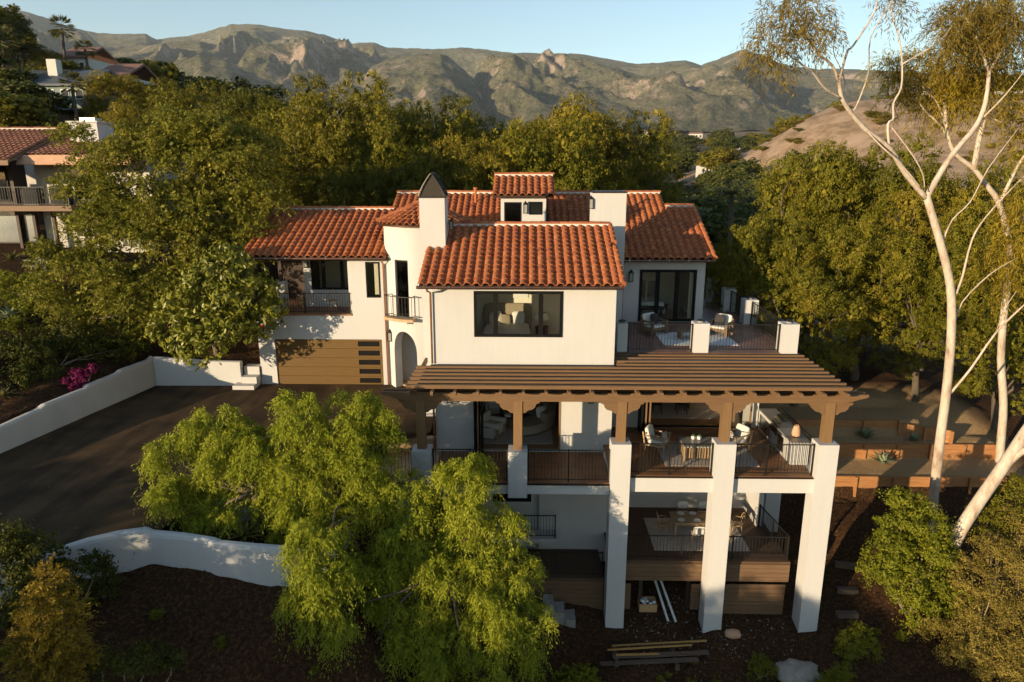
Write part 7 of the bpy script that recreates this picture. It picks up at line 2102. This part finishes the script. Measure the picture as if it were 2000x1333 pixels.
# ------------------------------------------------------------------ palms on the left hill
def palm(label, px, pt, pb, Y, r, fan, seed, lean=0.0):
    rng = np.random.default_rng(seed)
    top = at(px, pt, Y); bot = at(px + lean, pb, Y); bot.z = min(bot.z, gz(bot.x, bot.y))
    t = thing('palm_tree', label, 'tree', tuple(bot), 0, 'palm trees on the left hill')
    mb = MB(); mb.tube([bot, bot.lerp(top, 0.5) + Vector((0.15, 0, 0)), top], [0.32 if not fan else 0.24, 0.26 if not fan else 0.18, 0.24 if not fan else 0.15], 8); mb.build('trunk', M['bark_oak'], t, smooth=True)
    V = []
    n = 46 if fan else 60
    for i in range(n):
        a = rng.uniform(0, 2 * PI); e = rng.uniform(-0.9, 1.3) if fan else rng.uniform(-0.3, 1.3)
        d = np.array([math.cos(a) * math.cos(e), math.sin(a) * math.cos(e), math.sin(e)]); s = np.array([-math.sin(a), math.cos(a), 0.0])
        if fan:
            c0 = np.array(top) + d * r * 0.5
            for k in range(9):
                b = (k - 4) * 0.26; T = unit(d * math.cos(b) + s * math.sin(b) + np.array([0, 0, -0.15])); C = c0 + T * r * 0.28
                V.append(leafquads(C[None], T[None], unit(np.cross(T, d + 0.3))[None], r * 0.6, 0.09))
        else:
            K = 12
            for k in range(K):
                f = (k + 0.5) / K; p = np.array(top) + d * r * f + np.array([0, 0, -0.55 * r * f * f])
                for sg_ in (-1, 1):
                    T = unit(s * sg_ * 0.8 + d * 0.5 + np.array([0, 0, -0.35])); V.append(leafquads((p + T * 0.25)[None], T[None], unit(np.cross(T, np.array([0, 0, 1.0])))[None], 0.6, 0.09))
    V = np.concatenate(V); fastmesh('crown', V, quads(V), LM['palm'], t)
palm('tallest thin fan palm against the mountain', 120, 55, 160, 95, 1.7, True, 1, 8)
palm('second tall fan palm above the white hillside house', 166, 96, 150, 105, 1.5, True, 2, 4)
palm('bushy date palm on the left hill beside the tall fan palm', 96, 120, 165, 85, 2.6, False, 3)
palm('dark date palm at the left edge of the hill', 45, 95, 150, 95, 2.9, False, 4)
palm('golden fan palm at the far left of the hill', 5, 80, 140, 90, 2.0, True, 5)
palm('small palm in the hillside garden under the date palm', 140, 165, 195, 75, 1.4, True, 6)
palm('feathery palm in the shaded valley right of the roof', 1430, 375, 410, 75, 3.0, False, 7)
for i, (px, py, Y) in enumerate(((8, 150, 88), (22, 148, 88), (38, 146, 88), (52, 150, 87), (62, 155, 86), (72, 158, 86))):
    p = at(px, py + 20, Y); H = 4.0
    V = clump_leaves(np.random.default_rng(i), [(p.x, p.y, p.z - 1.0 + q * 0.7, 0.5 - 0.06 * q, 0.5 - 0.06 * q, 0.6) for q in range(6)], 5, 10, 0.2, 0.12, 0.25)
    t = thing('cypress', 'slim columnar cypress in the row on the left hill', 'tree', (p.x, p.y, min(p.z - 2, gz(p.x, p.y))), 0, 'cypress row on the left hill')
    fastmesh('crown', V, quads(V), LM['green'], t)
    MB().tube([(p.x, p.y, min(p.z - 3, gz(p.x, p.y))), (p.x, p.y, p.z)], 0.12, 6).build('trunk', M['bark_oak'], t)

# small weeds on the bare slopes
rng = np.random.default_rng(123)
V = spray_leaves(rng, [(0, 0, 0.05, 0.1, 0.1, 0.06), (0.1, 0.05, 0.04, 0.07, 0.07, 0.05)], 260, 0.22, 4, 0.09, 0.02, up=0.9, grav=0.3, spread=0.8, zb=0.5)
wsrc = None
for i in range(30):
    x, y = ((rng.uniform(-14, -4.5), rng.uniform(13.5, 17.3)) if i < 15 else (rng.uniform(11.6, 16.5), rng.uniform(20.3, 27)) if i < 24 else (rng.uniform(4, 10), rng.uniform(20.4, 22.4)))
    lb = 'small weed tuft on the shaded mulch below the curved wall' if i < 15 else ('small weed tuft beside the path right of the tall pillar' if i < 24 else 'small weed tuft on the soil near the lumber pile')
    t = thing('weed_tuft', lb, 'weed', (x, y, gz(x, y)), rng.uniform(0, 6), 'weed tufts on the slopes'); s_ = rng.uniform(0.6, 1.5); t.scale = (s_, s_, s_)
    if wsrc is None:
        wsrc = fastmesh('blades', V, quads(V), LM['green'], None, org=Vector((0, 0, 0))); wsrc.parent = t
    else:
        c = bpy.data.objects.new('blades', wsrc.data); col.objects.link(c); c.parent = t
# ------------------------------------------------------------------ neighbouring house at the left
nb = thing('neighbour_house', 'older two storey house with weathered tile roof and long balcony at the left', 'house', (-33, 44, 12.2))
def npart(name, mk, *boxes):
    m = MB()
    for b in boxes: m.box(*b)
    return m.build(name, M[mk], nb)
npart('upper_wall', 'stucco_old', (-31.4, -24.0, 44.6, 44.9, 15.1, 18.3))
npart('lower_wall', 'stucco_old', (-31.0, -24.0, 44.2, 44.5, 12.0, 15.0))
npart('wing_wall', 'darkwood', (-46, -32.2, 43.4, 43.6, 15.1, 17.8), (-32.2, -32.0, 43.4, 44.6, 15.1, 17.8))
npart('rear_wall', 'stucco_old', (-46, -24, 52, 52.3, 12, 18.0))
npart('side_wall', 'stucco_old', (-24.0, -23.7, 44.9, 52, 12, 18.2))
npart('balcony_slab', 'teak', (-46, -27.4, 41.6, 44.6, 14.78, 15.1))
npart('balcony_beam', 'darkwood', (-31.3, -31.0, 41.7, 44.2, 14.5, 14.778))
npart('picture_window', 'frame', (-46, -32.3, 43.32, 43.39, 15.3, 17.4))
MB().box(-45.9, -32.4, 43.30, 43.315, 15.4, 17.3).build('pane', M['glass_dark'], nb)
wn_ = npart('upper_window', 'white', (-29.0, -26.6, 44.52, 44.595, 15.3, 17.3))
MB().box(-28.9, -26.7, 44.50, 44.515, 15.4, 17.2).build('pane', M['glass_dark'], wn_)
lw_ = npart('lower_window', 'darkwood', (-38, -31.2, 43.9, 43.95, 12.6, 14.7))
M['skyglass'] = surf('bright_reflecting_glass', (0.16, 0.18, 0.19), (0.24, 0.25, 0.25), 0.2, 0.6, 0, 60, 0.9, 0.5)
MB().box(-37.9, -32.4, 43.87, 43.895, 12.7, 14.65).build('pane', M['skyglass'], lw_)
MB().box(-32.2, -31.3, 43.87, 43.895, 12.7, 14.65).build('pane', M['skyglass'], lw_)
for x in (-32.3, -31.25, -30.0): npart('post', 'darkwood', (x - 0.09, x + 0.09, 43.6, 43.8, 12.0, 14.77))
def old_roof(name, x0, x1, ye, ze, yr, zr):
    store = {'v': [], 'f': [], 'n': 0}
    d = Vector((0, yr - ye, zr - ze)); Ls = d.length; d.normalize(); n = Vector((1, 0, 0)).cross(d)
    m = MB(); th = Vector((0, 0, -0.14)); p = [Vector((x0, ye, ze)), Vector((x1, ye, ze)), Vector((x1, yr, zr)), Vector((x0, yr, zr))]
    m.hexa([q + th for q in p] + p); ro = m.build(name, M['teak'], nb, fixn=True)
    nc = int((x1 - x0) / 0.33); nr = int(Ls / 0.4)
    for r in range(nr):
        for c in range(nc):
            b = Matrix.Identity(4)
            for q in range(3): b[q][0] = (1, 0, 0)[q]; b[q][1] = d[q]; b[q][2] = n[q]
            b.translation = Vector((x0 + (c + 0.5) * (x1 - x0) / nc, ye, ze)) + d * (Ls * r / nr - 0.03) + n * random.uniform(0.0, 0.015)
            rest_add(b, store=store)
    to = fastmesh('roof_tiles', np.concatenate(store['v']), np.concatenate(store['f']), M['tile_old'], ro); shade(to.data, 50); to['kind'] = 'stuff'
    ridge_caps(x0, x1, yr, zr, ro, 0.5, 'tile_old')
    m = MB(); m.hexa([(x0, ye - 0.08, ze - 0.28), (x1, ye - 0.08, ze - 0.28), (x1, ye, ze - 0.28), (x0, ye, ze - 0.28), (x0, ye - 0.08, ze + 0.0), (x1, ye - 0.08, ze + 0.0), (x1, ye, ze), (x0, ye, ze)]); m.build('fascia', M['teak'], ro, fixn=True)
    return ro
old_roof('wing_roof', -46, -30.6, 41.4, 17.75, 47.0, 19.75)
old_roof('main_roof', -30.55, -23.4, 42.9, 18.1, 47.0, 19.25)
# canvas-brown awning under the eaves
for a in ((-30.8, -23.8, 42.5, 18.05, 44.5, 17.6), (-46, -32.4, 41.0, 17.6, 43.3, 17.1)):
    x0, x1, y0, z0, y1, z1 = a
    m = MB(); m.hexa([(x0, y0 - 0.25, z0 - 0.55), (x1, y0 - 0.25, z0 - 0.55), (x1, y0 + 0.15, z0 - 0.02), (x0, y0 + 0.15, z0 - 0.02), (x0, y0 - 0.28, z0 - 0.5), (x1, y0 - 0.28, z0 - 0.5), (x1, y0 + 0.12, z0 + 0.03), (x0, y0 + 0.12, z0 + 0.03)])
    m.build('eave_board', M['clay'], nb, fixn=True)
MB().box(-29.4, -27.55, 45.6, 47.4, 18.2, 20.15).build('chimney', M['stucco'], nb)
cp = MB().box(-29.5, -27.45, 45.5, 47.5, 20.15, 20.25).build('chimney_coping', M['stucco'], nb)
MB().box(-29.0, -28.0, 46.2, 47.0, 20.25, 20.5).build('chimney_hood', M['steel'], nb)
railing('thin dark railing along the balcony of the neighbouring house', (-40, 41.65, 15.1), (-27.5, 41.65, 15.1), 1.1, 0.16, posts=(0.5,), group=None)
for i, (x, y, lb) in enumerate(((-30.4, 42.7, 'dark covered barbecue on the neighbour balcony'), (-28.7, 42.8, 'tall dark covered heater on the neighbour balcony'))):
    t = thing('covered_grill', lb, 'barbecue', (x, y, 15.1))
    MB().sq((0, 0, 0.55), (1.2, 0.7, 1.1 + 0.2 * i), 0.4, 0.4).build('cover', M['dark_fabric'], t, local=True, smooth=True)
    MB().box(-0.5, 0.5, -0.3, 0.3, 0, 0.06).build('base', M['black'], t, local=True)
# stone garden stairs beside the neighbour house
gs = thing('stone_stairs', 'pale stone garden stairs climbing to the neighbouring house', 'stairs', tuple(at(30, 590, 36.5)))
for i in range(7):
    p = at(25 + 6 * i, 585 - 15 * i, 36 + 0.7 * i)
    z = gz(p.x, p.y)
    zz = 10.4 + 0.27 * i
    MB().box(p.x - 0.9, p.x + 0.9, p.y, p.y + 0.8, zz - 0.7, zz).build('step', M['stone'], gs)
# ------------------------------------------------------------------ houses further away
M['roof_blue'] = surf('grey_blue_roof', (0.07, 0.085, 0.10), (0.05, 0.06, 0.075), 0.6, 2)
M['roof_red'] = surf('far_tile_roof', (0.22, 0.12, 0.085), (0.17, 0.095, 0.07), 0.8, 2)
M['wall_pale'] = surf('pale_house_wall', (0.52, 0.50, 0.45), (0.48, 0.46, 0.42), 0.9, 1)
M['wall_teal_shade'] = surf('shade_toned_teal_wall', (0.20, 0.25, 0.24), (0.17, 0.21, 0.2), 0.9, 1)  # teal darkened in the colour itself, standing in for shade on this house
M['win_far'] = surf('far_window', (0.03, 0.035, 0.04), (0.05, 0.05, 0.05), 0.1, 1)
def hit(px, py):
    # where the line of sight through a picture point meets the ground
    d = ray(px, py); ts = np.geomspace(30, 6000, 1500)
    x = d.x * ts; y = d.y * ts; z = CZ + d.z * ts
    g = ground(x, y); ok = g > z
    if not ok.any(): return None
    i = int(np.argmax(ok)); return Vector((float(x[i]), float(y[i]), float(g[i])))
def far_house(label, px, py, Y, wpx, h, d, wallm, roofm, roof='gable', nw=4, rz=0.0, grp='houses in the hills'):
    c = at(px, py, Y); wd = wpx / FPX * Y
    if c.z - gz(c.x, c.y) > 2.0 or c.z < gz(c.x, c.y):
        q = hit(px, py + 6)
        if q is not None and q.y < 900: c = q; wd = min(wpx / FPX * q.y, 24)
        else: c.z = max(gz(c.x, c.y), c.z - 8)
    t = thing('far_house', label, 'house', (c.x, c.y, c.z), rz, grp)
    low = min(0, gz(c.x, c.y) - c.z) - 0.5
    MB().box(-wd / 2, wd / 2, 0, d, low, h).build('wall', M[wallm], t, local=True)
    e = 0.5
    if roof == 'gable':
        m = MB().prism([(-e, h - 0.1), (d / 2, h + d * 0.22), (d + e, h - 0.1), (d + e, h + 0.15), (d / 2, h + d * 0.22 + 0.28), (-e, h + 0.15)], 'x', -wd / 2 - e, wd / 2 + e)
        m.build('roof', M[roofm], t, local=True, fixn=True)
    else:
        MB().box(-wd / 2 - e, wd / 2 + e, -e, d + e, h, h + 0.35).build('roof', M[roofm], t, local=True)
    for i in range(nw):
        x = -wd / 2 + wd * (i + 0.5) / nw
        o = MB().box(x - wd / nw * 0.28, x + wd / nw * 0.28, -0.06, 0.02, h * 0.3, h * 0.8).build('window', M['white'], t, local=True)
        MB().box(x - wd / nw * 0.24, x + wd / nw * 0.24, -0.09, -0.062, h * 0.34, h * 0.76).build('pane', M['win_far'], o, local=True)
    return t
hA = far_house('long low house with grey blue roof and shade-darkened teal walls above the neighbour roof', 75, 202, 84, 190, 2.1, 9, 'wall_teal_shade', 'roof_blue', 'gable', 7)
MB().box(0.2, 1.3, 2.2, 3.2, 2.4, 5.2).build('chimney', M['wall_pale'], hA, local=True)
far_house('white house with red roof below the second fan palm', 150, 150, 108, 42, 3.0, 8, 'wall_pale', 'roof_red', 'gable', 3)
far_house('cream house with broad roof among the trees right of the palms', 225, 188, 92, 48, 2.4, 8, 'wall_pale', 'roof_red', 'gable', 3)
far_house('tiled roof house half hidden at the far left edge', 5, 235, 66, 40, 2.4, 6, 'wall_pale', 'roof_red', 'gable', 2)
far_house('blue grey house glimpsed between the right oaks', 1660, 520, 48, 130, 4.2, 7, 'wall_pale', 'roof_blue', 'flat', 3)
far_house('grey roofed cottage just right of the main roof', 1450, 425, 72, 95, 2.6, 7, 'wall_pale', 'roof_blue', 'gable', 2)
for i, (px, py, Y, wpx, h, lb) in enumerate(((1265, 262, 420, 26, 6, 'pale house in the valley under the oak edge'), (1360, 268, 520, 22, 6, 'small white house in the middle of the valley'), (1408, 276, 450, 28, 6, 'white flat house with arches in the valley'), (1440, 285, 400, 18, 5, 'white house at the foot of the tan hill'), (1855, 182, 290, 60, 6, 'large white house on top of the tan hill'), (1260, 322, 300, 24, 5, 'pale house among dark trees in the shaded valley'), (1300, 365, 170, 34, 4, 'white house wall in the dark valley trees'), (1380, 340, 210, 20, 4, 'small pale house deep in the valley shade'), (1520, 385, 120, 20, 5, 'little white tower house beyond the live oaks'), (1250, 400, 100, 26, 3.5, 'pale cottage just beyond the roof ridge'), (1990, 165, 320, 40, 6, 'pale house on the far end of the hill crest'))):
    far_house(lb, px, py, Y, wpx, h, 9, 'wall_pale', 'wall_pale' if i in (2, 4) else 'roof_red', 'flat' if i in (2, 4, 8) else 'gable', 3)
# white structures and pylons far up the mountains
for i, (px, py, Y) in enumerate(((458, 88, 3600), (430, 84, 3650), (870, 170, 3000), (878, 172, 3000))):
    p = at(px, py, Y); t = thing('pylon', 'thin grey power pylon on the mountain flank, one of a short row', 'pylon', (p.x, p.y, p.z - 18), 0, 'power pylons')
    m = MB()
    for sx in (-1, 1):
        for sy in (-1, 1): m.bar((sx * 5, sy * 5, -20), (sx * 0.8, sy * 0.8, 55), 0.8, 0.8, (0, 1, 0))
    m.build('lattice', M['stone'], t, local=True)
    MB().bar((-9, 0, 44), (9, 0, 44), 0.9, 0.9).build('cross_arm', M['stone'], t, local=True)

# ------------------------------------------------------------------ air
hz = MB().box(-7000, 7000, -7000, 7100, -140, 1330)
ho = hz.build('haze', None)
m = bpy.data.materials.new('haze_air'); m.use_nodes = True
nt = m.node_tree; nt.nodes.clear()
out = nt.nodes.new('ShaderNodeOutputMaterial'); pv = nt.nodes.new('ShaderNodeVolumePrincipled')
pv.inputs['Density'].default_value = 0.00004
pv.inputs['Color'].default_value = (0.80, 0.88, 1.0, 1)
pv.inputs['Anisotropy'].default_value = 0.1
nt.links.new(pv.outputs[0], out.inputs['Volume'])
ho.data.materials.append(m)
tag(ho, 'thin pale haze filling the air towards the mountains', 'haze', kind='stuff')
